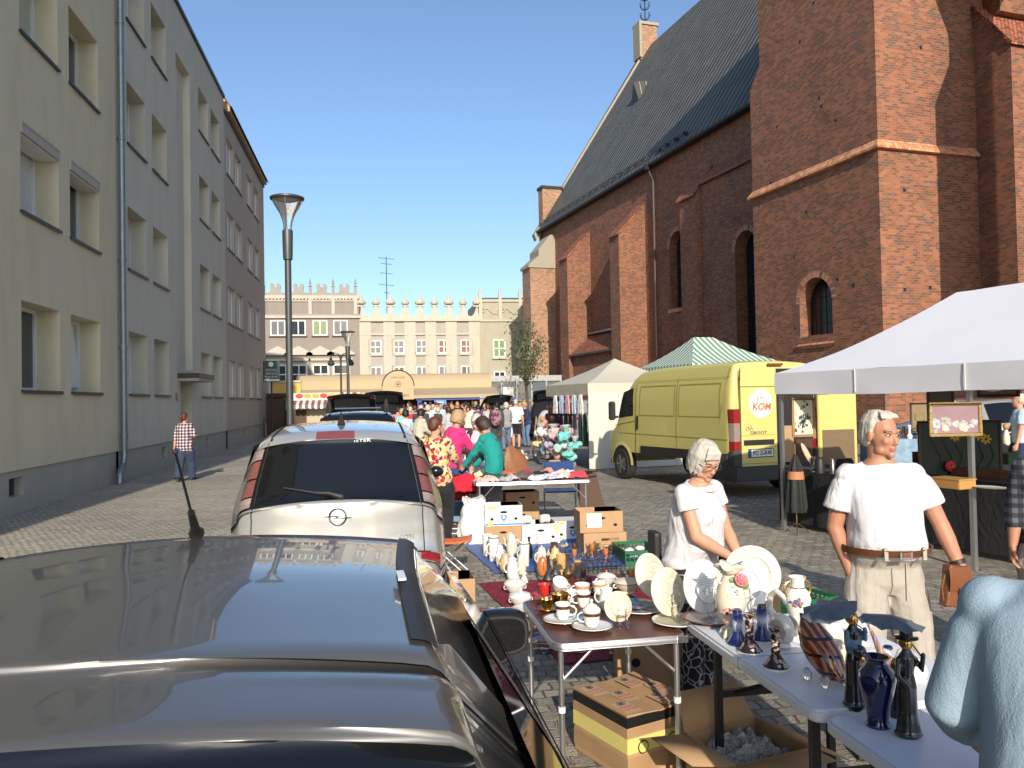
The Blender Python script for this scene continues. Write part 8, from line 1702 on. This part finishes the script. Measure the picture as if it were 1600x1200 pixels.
b=MB(); b.grid(lambda u,v:(.5*(u-.5)+.02*MN.noise((v*5,u*3,1)),.22*math.sin(v*2.6-1.3)+.02*MN.noise((u*7,v*4,3)),.86-.42*abs(v-.4)**1.3*1.7+.015*MN.noise((u*9,v*9,5))-.03*abs(u-.5)),22,26,REDC); o=one('red_coat',b,'red fleece coat thrown over the chair back left of the clothes table','coat',(1.02,10.6,-.04),rad(10),weld=0); o.modifiers.new('s','SOLIDIFY').thickness=.02
b=MB(); R=[]
for k in range(14):
    u=k/13; r=.20-.06*u*u+.03*MN.noise((u*6,1,2)); R.append([(r*math.cos(q)*(1+.28*MN.noise((math.cos(q)*2.4,math.sin(q)*2.4,u*4))),r*.7*math.sin(q)*(1+.3*MN.noise((math.cos(q)*2.4+5,math.sin(q)*2.4,u*4))),.56*u+.06*u*MN.noise((math.cos(q)*2,math.sin(q)*2,1))) for q in [j*2*math.pi/40 for j in range(40)]])
b.rings(R,mat('white translucent plastic bag',(.62,.63,.62),.35,var=.08,vs=12,bump=.8,bs=14)); t=thing('plastic_bag','big white plastic bag standing at the left leg of the clothes table','bag',(1.20,9.98,0),0); b.build('bag_body',t)
t=ftable('folding_table','white table with a red bag and jugs, left in the crowd behind the minivan',(.45,17.5),(1.6,.8),.76,rad(3),FRW,None,DKS,.04); b=MB(); 
for x in(-.7,.7):
    for y in(-.3,.3): b.box((x,y,.36),(.03,.03,.72),DKS)
b.build('leg_frame',t); b=MB(); b.box((0,-.405,.52),(1.5,.006,.45),WRAP); b.build('table_skirt',t)
t=thing('red_bag','red shopping bag on the white table in the crowd','bag',(.05,17.4,.76)); b=MB(); b.box((0,0,.13),(.30,.15,.26),REDC,taper=.8); b.build('bag_body',t,bevel=.03)
t=ftable('folding_table','white table with small white figures left of the woman in the face mask',tuple(at(722,13.8)),(.95,.6),.76,0,FRW,None,DKS,.03); b=MB(); 
for x in(-.4,.4): b.box((x,0,.36),(.03,.45,.02),DKS); b.box((x,0,.36),(.03,.03,.72),DKS)
b.build('leg_frame',t); 
x,y=at(720,13.8)
for i in range(5): vessel('porcelain_figure','little white porcelain figure on the small white table',(x-.2+i*.09,y+(i%2)*.1,.76),[(0,0),(.025,0),(.02,.05),(.012,.08),(.018,.1),(0,.12)],POR,'figure',group='white figures on the small white table')
x,y=at(740,12.9); t=thing('picnic_stall_box','dark box of fluffy toys standing between the masked woman and the table','box',(x-.15,y-.5,0)); b=MB(); b.bx(-.25,.25,-.2,.2,0,.62,BLK); b.build('carton',t)
for k in range(3): tt=thing('plush_toy',['cream plush toy with black spots on top of the toy box','tan plush toy at the left of the toy box','beige plush toy hanging over the right of the toy box'][k],'toy',(x-.15+(0,-.14,.15)[k],y-.6,.70)); b=MB(); b.ell((0,0,0),(.10,.08,.09),[CRM,BEI,WRAP][k],10,8); b.ell((.03,-.05,.09),(.055,.055,.05),[CRM,BEI,WRAP][k],10,8); b.ell((.0,-.06,.15),(.02,.015,.02),BLK,6,5); b.build('body',tt)
# ================================================================ TENTS AND STALLS
def tentcloth(name,c): return mat(name,c,.8,var=.04,vs=2,bump=.25,bs=7)
def canopy(t,L,W,h0,h1,m,ridge0,ridge1,val=.25,sag=.12,legm=ALUM,legs=True,poles=None,wave=.010,valm=None):
    # footprint 0..L along x, 0..W along y; ridge from (ridge0,W/2) to (ridge1,W/2)
    def tri(b,P,n=12):
        # P: quad eaveA,eaveB,topB,topA with concave sag
        A,B,C_,D_=[Vector(p) for p in P]
        def f(u,v):
            q=(A*(1-u)+B*u)*(1-v)+(D_*(1-u)+C_*u)*v; q.z-=sag*4*v*(1-v)*.55; q.z+=wave*MN.noise((q.x*2,q.y*2,q.z)); return q
        b.grid(f,n,n,m)
    r0=(ridge0,W/2,h1); r1=(ridge1,W/2,h1)
    for P in (((0,0,h0),(L,0,h0),r1,r0),((L,W,h0),(0,W,h0),r0,r1),((0,W,h0),(0,0,h0),r0,r0),((L,0,h0),(L,W,h0),r1,r1)):
        b=MB(); tri(b,P,14); o=b.build('roof_panel',t,weld=.0005)
    for (A,B) in (((0,0),(L,0)),((L,0),(L,W)),((L,W),(0,W)),((0,W),(0,0))):
        b=MB(); A=Vector((*A,0)); B=Vector((*B,0)); nrm=Vector((B.y-A.y,-(B.x-A.x),0)).normalized()
        b.grid(lambda u,v:(lambda q:(q.x,q.y,h0-val*v-.02*math.sin(u*math.pi*2)**2*v))(A*(1-u)+B*u+nrm*(.02*v*MN.noise((u*9,v,A.x+A.y))+.004)),24,5,valm or m); b.build('valance',t,weld=0)
    if legs:
        for (x,y) in (poles or ((.05,.05),(L-.05,.05),(L-.05,W-.05),(.05,W-.05))):
            b=MB(); b.box((x,y,h0/2),(.045,.045,h0),legm); b.box((x,y,.006),(.12,.10,.012),legm); b.build('leg',t)
    b=MB()
    for (x0,y0,x1,y1) in ((.05,.05,L-.05,.05),(.05,W-.05,L-.05,W-.05),(.05,.05,.05,W-.05),(L-.05,.05,L-.05,W-.05)):
        n=max(2,int(math.hypot(x1-x0,y1-y0)/1.3)); 
        for k in range(n):
            a=Vector((x0+(x1-x0)*k/n,y0+(y1-y0)*k/n,0)); c=Vector((x0+(x1-x0)*(k+1)/n,y0+(y1-y0)*(k+1)/n,0)); b.tube([a+Vector((0,0,h0-.04)),c+Vector((0,0,h0-.28))],.012,legm,6); b.tube([a+Vector((0,0,h0-.28)),c+Vector((0,0,h0-.04))],.012,legm,6)
    b.build('scissor_frame',t)
# white tent: front edge from corner A towards the camera
A=Vector((5.16,9.75,0)); D=Vector((.58,-2.52,0)).normalized(); ang=math.atan2(D.y,D.x)
WT=tentcloth('white tent fabric',(.68,.69,.74))
t=thing('market_tent','big white pop-up tent on the right with paintings hung on its poles','tent',A,ang)
# local x along D, local y = left of D = away to the right (+)
canopy(t,6.0,3.0,2.06,2.98,WT,1.5,4.5,val=.27,sag=.16,poles=((.05,.05),(2.75,.05),(5.95,.05),(5.95,2.95),(.05,2.95)))
TM=Matrix.Translation(A)@Matrix.Rotation(ang,4,'Z')
def tl(x,y,z=0): return TM@Vector((x,y,z))
b=MB(); 
for x in (1.35,2.75): b.box((x,-.012,1.93),(.012,.006,.26),FRW)
b.build('velcro_seam',t)
def painting(label,loc,rz,w_,h,fm,cm,extra=None,tilt=0):
    p=thing('framed_picture',label,'picture',loc,rz); b=MB(); f=.03
    for q in ((-w_/2,w_/2,h/2-f,h/2),(-w_/2,w_/2,-h/2,-h/2+f),(-w_/2,-w_/2+f,-h/2+f,h/2-f),(w_/2-f,w_/2,-h/2+f,h/2-f)): b.bx(q[0],q[1],-.02,.01,q[2],q[3],fm)
    b.build('frame',p,bevel=.004); b=MB(); b.bx(-w_/2+f,w_/2-f,-.005,.0,-h/2+f,h/2-f,cm); c=b.build('canvas',p)
    if extra: b=MB(); extra(b); b.build('painted_motif',c)
    return p
GF=mat('gilt picture frame',(.28,.19,.07),.4,metal=.6,bump=.3); MAUVE=mat('mauve oil ground',(.25,.16,.18),.7,var=.4,vs=3)
def roses(b):
    rr=random.Random(5); R1=mat('pale rose oil paint',(.66,.42,.34),.6); R2=mat('grey leaf oil paint',(.32,.33,.30),.7); R3=mat('white petal oil paint',(.55,.53,.5),.6)
    for i in range(34): b.ell((rr.uniform(-.2,.2),-.006,rr.gauss(-.045,.035)),(.022,.0015,.016),[R2,R3,R2][i%3],7,5,R=Matrix.Rotation(rr.uniform(0,3),3,'Y'))
    for x,z,r in ((-.10,-.085,.038),(.07,-.08,.045),(.01,-.03,.02)): 
        for k in range(5): b.ell((x+r*.35*math.cos(k*1.26),-.0085-.0006*k,z+r*.35*math.sin(k*1.26)),(r*.6,.0015,r*.55),R1,9,6)
p=atY(1495,655,6.95); painting('oil painting of pale roses in a gilt frame hung on the near tent pole',(p.x-.02,6.95,p.z),rad(-12),.50,.33,GF,MAUVE,roses)
def etch(b):
    rr=random.Random(9); m=mat('etching ink',(.04,.06,.06),.8)
    for i in range(60): b.box((rr.gauss(0,.045),-.006,rr.gauss(-.03,.09)),(rr.uniform(.006,.03),.001,rr.uniform(.01,.05)),m)
p=atY(1252,652,9.5); painting('tall framed etching of a ruined building hung on the far tent pole',(p.x,9.45,p.z),rad(-8),.30,.50,mat('light wooden frame',(.28,.15,.06),.5),mat('yellowed paper',(.55,.52,.40),.8),etch)
SF=mat('sunflower painting ground',(.02,.03,.03),.6,var=.5,vs=4)
def sunf(b):
    Y=mat('yellow oil petals',(.5,.32,.02),.6); Gm=mat('green oil strokes',(.10,.16,.02),.6); Rm=mat('red oil flower',(.4,.01,.03),.6)
    for x,z in ((-.05,.24),(.22,.25),(.3,.2)): 
        for k in range(7): b.ell((x+.04*math.cos(k*.9),-.006,z+.04*math.sin(k*.9)),(.025,.002,.014),Y,6,4,R=Matrix.Rotation(-k*.9,3,'Y'))
    for k in range(6): b.tube([(-.36+.14*k,-.006,.25-.02*k),(-.22+.12*k,-.006,0),(-.3+.1*k,-.006,-.3)],[.008,.022,.01],Gm,5,flat=.1)
    for k in range(5): b.ell((-.02+.03*math.cos(k*1.3),-.007,-.2+.03*math.sin(k*1.3)),(.03,.002,.028),Rm,8,5)
p=atY(1500,715,8.3); painting('large dark canvas of sunflowers and green leaves standing behind the near pole',(p.x,8.3,1.02),rad(-12),.95,.85,mat('thin dark frame',(.05,.03,.02),.5),SF,sunf)
def gl(b):
    for k in range(12): b.tube([(.09*math.cos(k*.52),-.006,.09*math.sin(k*.52)),(.09*math.cos(k*.52+.52),-.006,.09*math.sin(k*.52+.52))],.006,BRASS,5)
    b.box((0,-.006,0),(.008,.003,.42),BRASS)
p=atY(1437,655,13); painting('small stained panel in a dark frame leaning on the wall table below the church corner',(p.x,13,1.33),rad(-10),.34,.52,mat('thin dark frame',(0,0,0)),mat('amber stained panel',(.20,.15,.08),.3,var=.3),gl)
p=atY(1475,640,9.2); painting('dark Japanese style panel hanging left of the roses picture',(p.x-.05,9.2,1.72),rad(-12),.34,.75,mat('thin dark frame',(0,0,0)),mat('dark tan panel',(.13,.11,.08),.6,var=.4,vs=5))
p=atY(1560,622,7.6); painting('brown picture hanging from the tent edge above the silver car',(p.x,7.6,1.83),rad(-12),.44,.24,mat('thin dark frame',(0,0,0)),mat('brown panel',(.16,.11,.06),.7))
# stall tables under the white tent
DCL=cloth('dark stall cloth',(.010,.011,.012))
def stall(label,c,L,W,h,rz,m=DCL):
    s=thing('stall_table',label,'table',(c[0],c[1],0),rz); b=MB(); b.bx(-L/2,L/2,-W/2,W/2,h-.03,h,m); b.build('tabletop',s)
    b=MB(); n=40
    for (a,c2) in (((-L/2,-W/2),(L/2,-W/2)),((-L/2,-W/2),(-L/2,W/2)),((L/2,-W/2),(L/2,W/2))): b.grid(lambda u,v:((a[0]+(c2[0]-a[0])*u)+.02*v*math.sin(u*30),(a[1]+(c2[1]-a[1])*u)-.02*v*math.sin(u*24)-.003,h-.03-(h-.1)*v),n,3,m)
    b.build('table_cloth',s,weld=0); return s
q=tl(.25,.75); sA=stall('black-draped stall table with steel flasks beside the open van door',(q.x,q.y),1.3,.75,.80,ang+rad(90)*0)
q=tl(2.2,1.1); stall('black-draped stall table with wooden boxes behind the near tent pole',(q.x,q.y),2.2,.9,.82,ang)
q=atY(1430,680,13.1); w=stall('folding table with blue cloths and trinkets by the church corner',(q.x,13.1),1.7,.7,.95,rad(-10),mat('blue grey cloths',(.2,.3,.4),.8,var=.6,vs=8))
b=MB()
WD=mat('honey wooden box',(.42,.22,.07),.45,bump=.2); BRB=mat('brown wood',(.14,.06,.03),.5)
for lab,px,py,z,d,m in (('flat honey-coloured wooden case, front left on the stall behind the near pole',1488,762,.82,(.34,.24,.09),WD),('long brown wooden tray box at the right on the stall behind the pole',1540,745,.82,(.7,.22,.07),BRB),('dark red lacquer casket at the left on the stall behind the pole',1452,727,.85,(.30,.25,.16),mat('dark red lacquer',(.10,.02,.015),.35)),('green metal cash box at the back right of the stall',1562,724,.9,(.36,.2,.12),mat('dark green tin',(.03,.08,.03),.4))):
    v=G(px,py,z); t_=thing('wooden_box',lab,'box',(v.x,v.y,z),ang); b=MB(); b.box((0,0,d[2]/2),d,m); b.build('case',t_,bevel=.006); b=MB(); b.box((0,0,d[2]+.004),(d[0]*1.03,d[1]*1.03,.012),m); b.build('lid',t_)
v=G(1548,765,.82); t_=thing('oval_dish','white oval dish on the stall right of the wooden case','dish',(v.x,v.y,.83),ang); b=MB(); b.lathe([(0,0),(.08,0),(.12,.015),(.08,.006),(0,.006)],POR,n=28,sx=1.6); b.build('dish_body',t_)
v=G(1486,738,.85); t_=thing('red_flower','red fabric flower on the stall in front of the sunflower canvas','flower',(v.x,v.y,.92)); b=MB()
for k in range(8): b.ell((.035*math.cos(k*.8),.01,.035*math.sin(k*.8)),(.03,.02,.03),RED,8,6)
b.build('petals',t_)
STL=mat('polished steel',(.5,.5,.5),.15,metal=1)
for lab,px,py,h,r in (('polished steel jug next to the glass bottle on the black stall table',1281,739,.20,.06),('second steel flask half hidden right of the steel jug',1301,740,.18,.03),('tall clear glass decanter left of the steel jug',1271,737,.19,.032),('black lidded casserole at the right of the steel jug',1320,733,.14,.11)):
    v=G(px,py,.80); m=GLAS if 'glass d' in lab else (BLK if 'black' in lab else STL); t_=thing('steel_jug' if m is STL else ('decanter' if m is GLAS else 'casserole'),lab,'jug' if m is STL else ('decanter' if m is GLAS else 'pot'),(v.x,v.y,.8)); b=MB(); b.lathe([(0,0),(r,0),(r,h*.8),(r*.8,h*.9),(r*.85,h),(0,h)],m,n=24); b.build('body',t_)
for i in range(22):
    rr=random.Random(i); q=atY(1380+i*4,676,13.1); 
    t_=thing('trinket','small bright trinket on the wall-side table or beyond it','trinket',(atY(1418+(i%11)*8,670,13).x,12.95+.3*(i//11),.95),0,'trinkets on the table by the church'); b=MB(); b.lathe([(0,0),(.04,0),(.05,.05),(.02,.1),(.03,.16+.1*rr.random()),(0,.2)],[POR,GLAS,BRB,BRASS,CHR][i%5],n=10); b.build('body',t_)
t_=stall('glassware table in front of the light silver car at the right edge',(atY(1560,690,12.2).x,12.2),1.9,.7,.88,rad(-10))
for i in range(26):
    rr=random.Random(i+50); t_=thing('glassware','sparkling glass or porcelain piece on the table before the light silver car','glassware',(atY(1520+(i%13)*7,680,12.1).x,12.0+.25*(i//13),.88),0,'glassware on the table at the right edge'); b=MB(); h=.1+.12*rr.random(); b.lathe([(0,0),(.045,0),(.012,.02),(.012,h*.4),(.05,h*.6),(.055,h),(.05,h),(0,h*.5)],[GLAS,POR,CHR,CRM][i%4],n=12); b.build('body',t_)
t_=thing('doll','little doll with a golden head standing among the glassware','doll',(atY(1572,668,11.9).x,11.9,.9)); b=MB(); limb(b,[(0,0,0),(0,0,.12),(0,0,.2)],[.06,.05,.03],CRM); b.ell((0,0,.27),(.05,.05,.06),WD,10,8); b.build('body',t_)
for i,(lab,px,py,d) in enumerate((('brown carton on the ground left of the van-side stall table',1250,800,(.3,.3,.55)),('tall reddish carton under the van-side stall table',1275,812,(.45,.35,.5)))):
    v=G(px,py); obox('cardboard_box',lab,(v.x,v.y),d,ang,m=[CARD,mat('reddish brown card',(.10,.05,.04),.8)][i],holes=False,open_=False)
# umbrella doll: old black umbrella with tan band on the pole
v=G(1238,832); t_=thing('umbrella','closed black lace umbrella with a tan band leaning on the far tent pole','umbrella',(v.x+.0,v.y-.12,0)); b=MB(); R=[]
for z,r in ((.28,.11),(.35,.125),(.6,.105),(.85,.08),(.98,.03),(1.02,.012)): R.append([(r*(1+.14*math.sin(q*7))*math.cos(q),r*(1+.14*math.sin(q*7))*math.sin(q),z) for q in [j*2*math.pi/42 for j in range(42)]])
b.rings(R,mat('black lace cloth',(.015,.018,.018),.7,bump=.4)); b.build('canopy',t_); b=MB(); b.lathe([(.108,.70),(.098,.80)],mat('tan band cloth',(.42,.17,.08),.7),n=30,cap=False); b.build('band',t_); b=MB(); b.tube([(0,0,0.02),(0,0,1.15)],.009,BRASS,8)
for a in range(3): b.tube([(0,0,.14),(.1*math.cos(a*2.1),.1*math.sin(a*2.1),.08),(.16*math.cos(a*2.1),.16*math.sin(a*2.1),.01)],.007,BRASS,6)
b.build('stand',t_)
t_=thing('paddle','pale wooden paddle tied to the far tent pole','paddle',(v.x+.12,v.y-.2,1.02),0); b=MB(); b.ell((0,0,0),(.035,.012,.16),mat('pale wood',(.5,.4,.27),.6),12,10,R=Matrix.Rotation(rad(-28),3,'Y')); b.build('blade',t_)
# ---- cream tent
CRT=tentcloth('cream tent fabric',(.46,.44,.36)); 
c0=atY(916,600,16.4); A2=Vector((c0.x,c0.y,0)); 
t=thing('market_tent','cream pop-up tent with a closed side wall beside the nose of the yellow van','tent',A2,rad(100))
# local x goes away from the camera (to the far corner), local y to the left; build with W to the right by mirroring
A2=Vector((atY(918,600,19.4).x+.0,19.4,0)); t.location=A2; t.rotation_euler=(0,0,rad(8))
canopy(t,2.9,3.0,2.16,2.86,CRT,1.45,1.46,val=.30,sag=.10,legm=DKS,poles=((.05,2.95),(.05,.05),(2.85,.05),(2.85,2.95)))
b=MB(); b.grid(lambda u,v:(u*2.9,.0-.015+.03*MN.noise((u*5,v*4,2))-.12*v*v*(u>.0),1.94-1.92*v),22,14,mat('cream tent wall',(.50,.49,.43),.8,var=.05,vs=2,bump=.3,bs=5)); b.build('side_wall',t,weld=0)
# hanging goods on the tent's open left side
SM=Matrix.Translation(A2)@Matrix.Rotation(rad(8),4,'Z')
rr=random.Random(21); cols=[(.5,.5,.52),(.28,.36,.5),(.45,.25,.28),(.35,.42,.5),(.6,.55,.5),(.2,.06,.12),(.03,.09,.08),(.05,.04,.07),(.25,.22,.3),(.1,.04,.03)]
def scarf(label,loc,w_,h,c,group):
    b=MB(); m=cloth('scarf %d'%int(c[0]*1e4+c[2]*100),c,var=.5); s=loc[1]*7
    b.grid(lambda u,v:((u-.5)*w_*(.4+.6*v**.5)+.01*math.sin(v*9+s),.03*math.sin(u*14+s),-h*v),10,10,m); o=one('hanging_scarf',b,label,'scarf',loc,rad(90+8)*0+rad(100),group,weld=0); o.modifiers.new('s','SOLIDIFY').thickness=.01
names=['white','pale blue','pink patterned','light blue','cream']
for i in range(5): q=SM@Vector((-.04,.35+i*.45,1.88)); scarf(names[4-i]+' bunched scarf in the upper row under the cream tent edge',q,.30,.5,cols[4-i],'scarves hung in the upper row')
names2=['dark wine','bottle green','black','mauve grey','dark brown','teal black','plum','charcoal']; c2=[(.16,.04,.08),(.02,.08,.06),(.02,.02,.025),(.2,.17,.24),(.08,.035,.02),(.02,.06,.07),(.10,.02,.08),(.05,.05,.06)]
for i in range(8): q=SM@Vector((.15,.22+i*.34,1.38)); scarf(names2[i]+' long scarf in the lower row under the cream tent',q,.26,.75,c2[i],'scarves hung in the lower row')
t_=thing('rail','dark rail carrying the scarves along the open edge of the cream tent','rail',A2,rad(8)); b=MB(); b.tube([(0,.05,1.8),(0,2.9,1.8)],.012,DKS,6); b.tube([(.15,.05,1.4),(.15,2.9,1.4)],.012,DKS,6); b.build('bar',t_)
for i,(lab,x,y,s) in enumerate((('grey slatted wooden crate with wrapped sweets under the scarves',-.35,1.9,1),('second grey wooden crate nearer the tent wall',-.30,.9,0))):
    q=SM@Vector((x,y,0)); t_=thing('wooden_crate',lab,'crate',(q.x,q.y,0),rad(8)); b=MB(); GW=mat('grey washed wood',(.2,.19,.19),.8,bump=.3)
    for k in range(4):
        z=.05+k*.14
        for a in((-.2,-.19,-.28,.28),(.19,.2,-.28,.28)): b.bx(a[0],a[1],a[2],a[3],z,z+.11,GW)
        b.bx(-.2,.2,-.28,-.27,z,z+.11,GW); b.bx(-.2,.2,.27,.28,z,z+.11,GW)
    b.build('slats',t_)
CEL=mat('cellophane wrap',(.62,.64,.64),.12,trans=.5,ior=1.2,var=.2)
bc=[('turquoise',(.15,.5,.48)),('pale pink',(.6,.4,.42)),('white',(.62,.62,.6)),('mint',(.35,.6,.52)),('lilac',(.4,.33,.5)),('cream',(.6,.5,.3)),('rose',(.5,.25,.28)),('sky blue',(.3,.42,.55))]
for i in range(24):
    n_,c_=bc[(i*3)%8]; q=SM@Vector((-.50+.13*(i%3),.30+(i%8)*.30,.80-.27*(i//8))); t_=thing('gift_bundle','x','bundle',q,rr.uniform(0,3),'wrapped bundles below the scarves'); t_['label']='%s wrapped bundle in the %s row of gifts below the scarves'%(n_,['top','middle','bottom'][i//8])
    b=MB(); bm_=mat('bundle '+n_,c_,.5,var=.5,vs=22)
    for k in range(5): b.ell((rr.uniform(-.07,.07),rr.uniform(-.07,.07),rr.uniform(.0,.12)),(rr.uniform(.05,.09),rr.uniform(.04,.08),rr.uniform(.05,.10)),bm_,10,7)
    t_.scale=(1.5,1.5,1.3); put(blob(b,.014,1,amp=.02,fr=16,name='wrap'),'wrap',t_); b=MB(); b.lathe([(.02,.12),(.05,.18),(.10*rr.uniform(.6,1.2),.24)],CEL,n=7,cap=False,sx=rr.uniform(.6,1.3)); b.build('cellophane',t_)
q=SM@Vector((-.75,.45,0)); t_=thing('yellow_basket','yellow straw bag on the ground at the corner of the cream tent','bag',q); b=MB(); b.lathe([(0,0),(.14,0),(.18,.12),(.15,.24)],mat('straw',(.5,.38,.14),.8,bump=.5),n=18); b.build('basket',t_)
# flower stand: A-frame with bunches
x,y=at(848,24.5); t_=thing('easel_stand','folding wooden easel stand covered with purple and white flowers left of the cream tent','stand',(x,y,0),rad(20)); b=MB()
for s in(-1,1): b.tube([(s*.2,-.25,0),(s*.2,.1,1.25)],.02,mat('raw wood',(.35,.22,.1),.7),6); b.tube([(s*.2,.35,0),(s*.2,.1,1.25)],.02,mat('raw wood',(0,0,0)),6)
b.build('frame',t_); b=MB()
for i in range(60): z=rr.uniform(.25,1.1); b.ell((rr.uniform(-.2,.2),-.28+.28*z,z),(.05,.04,.04),[PRPR,FRW,LEAFG][i%3],6,5)
b.build('flowers',t_)
x,y=at(858,23.2); t_=thing('toy_display','orange and brown toys heaped on a low stand left of the scarf stall','display',(x,y,0)); b=MB(); b.bx(-.3,.3,-.2,.2,0,.6,BRB); b.build('stand',t_); b=MB()
for i in range(26): b.ell((rr.uniform(-.3,.3),rr.uniform(-.2,.1),.65+rr.uniform(0,.6)),(.09,.08,.08),[WD,mat('orange plush',(.45,.14,.05),.9),BRB,PRINTP][i%4],8,6)
b.build('toys',t_)
for i in range(8): x,y=at(800+i*7,23.5+(i%3)*.8); vessel('ground_ornament','white ornament among those laid out on the ground left of the easel stand',(x,y,0),[(0,0),(.06,0),(.07,.08),(.03,.14),(.05,.2),(0,.22)],POR,'ornament',group='white ornaments on the ground')
# ---- green striped tent behind the van
def stripe2():
    m,N,L,b=nodes('green and white striped canvas',.8); uv=N.new('ShaderNodeUVMap'); sp=N.new('ShaderNodeSeparateXYZ'); L.new(uv.outputs[0],sp.inputs[0]); mu=N.new('ShaderNodeMath'); mu.operation='MULTIPLY'; mu.inputs[1].default_value=17; L.new(sp.outputs[0],mu.inputs[0]); f=N.new('ShaderNodeMath'); f.operation='FRACT'; L.new(mu.outputs[0],f.inputs[0]); g=N.new('ShaderNodeMath'); g.operation='GREATER_THAN'; g.inputs[1].default_value=.5; L.new(f.outputs[0],g.inputs[0])
    mx=N.new('ShaderNodeMix'); mx.data_type='RGBA'; mx.inputs[6].default_value=(.55,.56,.52,1); mx.inputs[7].default_value=(.09,.24,.15,1); L.new(g.outputs[0],mx.inputs[0]); L.new(mx.outputs[2],b.inputs['Base Color']); return m
STR=stripe2(); x,y=at(1082,20.4)
t=thing('market_tent','green and white striped tent roof rising behind the yellow van','tent',(x,y,0),rad(8)); 
def quadp(P,name='roof_panel'):
    A,B,C_,D_=[Vector(p) for p in P]; b=MB()
    def f(u,v): q=(A*(1-u)+B*u)*(1-v)+(D_*(1-u)+C_*u)*v; q.z-=.10*4*v*(1-v)*.6; return q
    # stripes run up the slope, keep their width: use position along the eave
    e=(B-A).normalized(); Ln=(B-A).length
    def uvf(u,v): q=f(u,v); return ((q-A).dot(e)/Ln,v)
    b.grid(f,16,12,STR,uvf=uvf); b.build(name,t,weld=0)
Lx,Ly=2.9,3.0; h0,h1=2.62,3.42; r0=(.95,1.5,h1); r1=(1.55,1.5,h1)
quadp(((0,0,h0),(Lx,0,h0),r1,r0)); quadp(((Lx,Ly,h0),(0,Ly,h0),r0,r1)); quadp(((0,Ly,h0),(0,0,h0),r0,r0)); quadp(((Lx,0,h0),(Lx,Ly,h0),r1,r1))
for (A_2,B_2) in (((0,0),(Lx,0)),((0,Ly),(0,0)),((Lx,0),(Lx,Ly))):
    b=MB(); b.grid(lambda u,v:(A_2[0]+(B_2[0]-A_2[0])*u,A_2[1]+(B_2[1]-A_2[1])*u,h0-.25*v),10,1,STR); b.build('valance',t,weld=0)
for x_,y_ in ((.05,.05),(Lx-.05,.05),(.05,Ly-.05),(Lx-.05,Ly-.05)): b=MB(); b.box((x_,y_,h0/2),(.045,.045,h0),ALUM); b.build('leg',t)
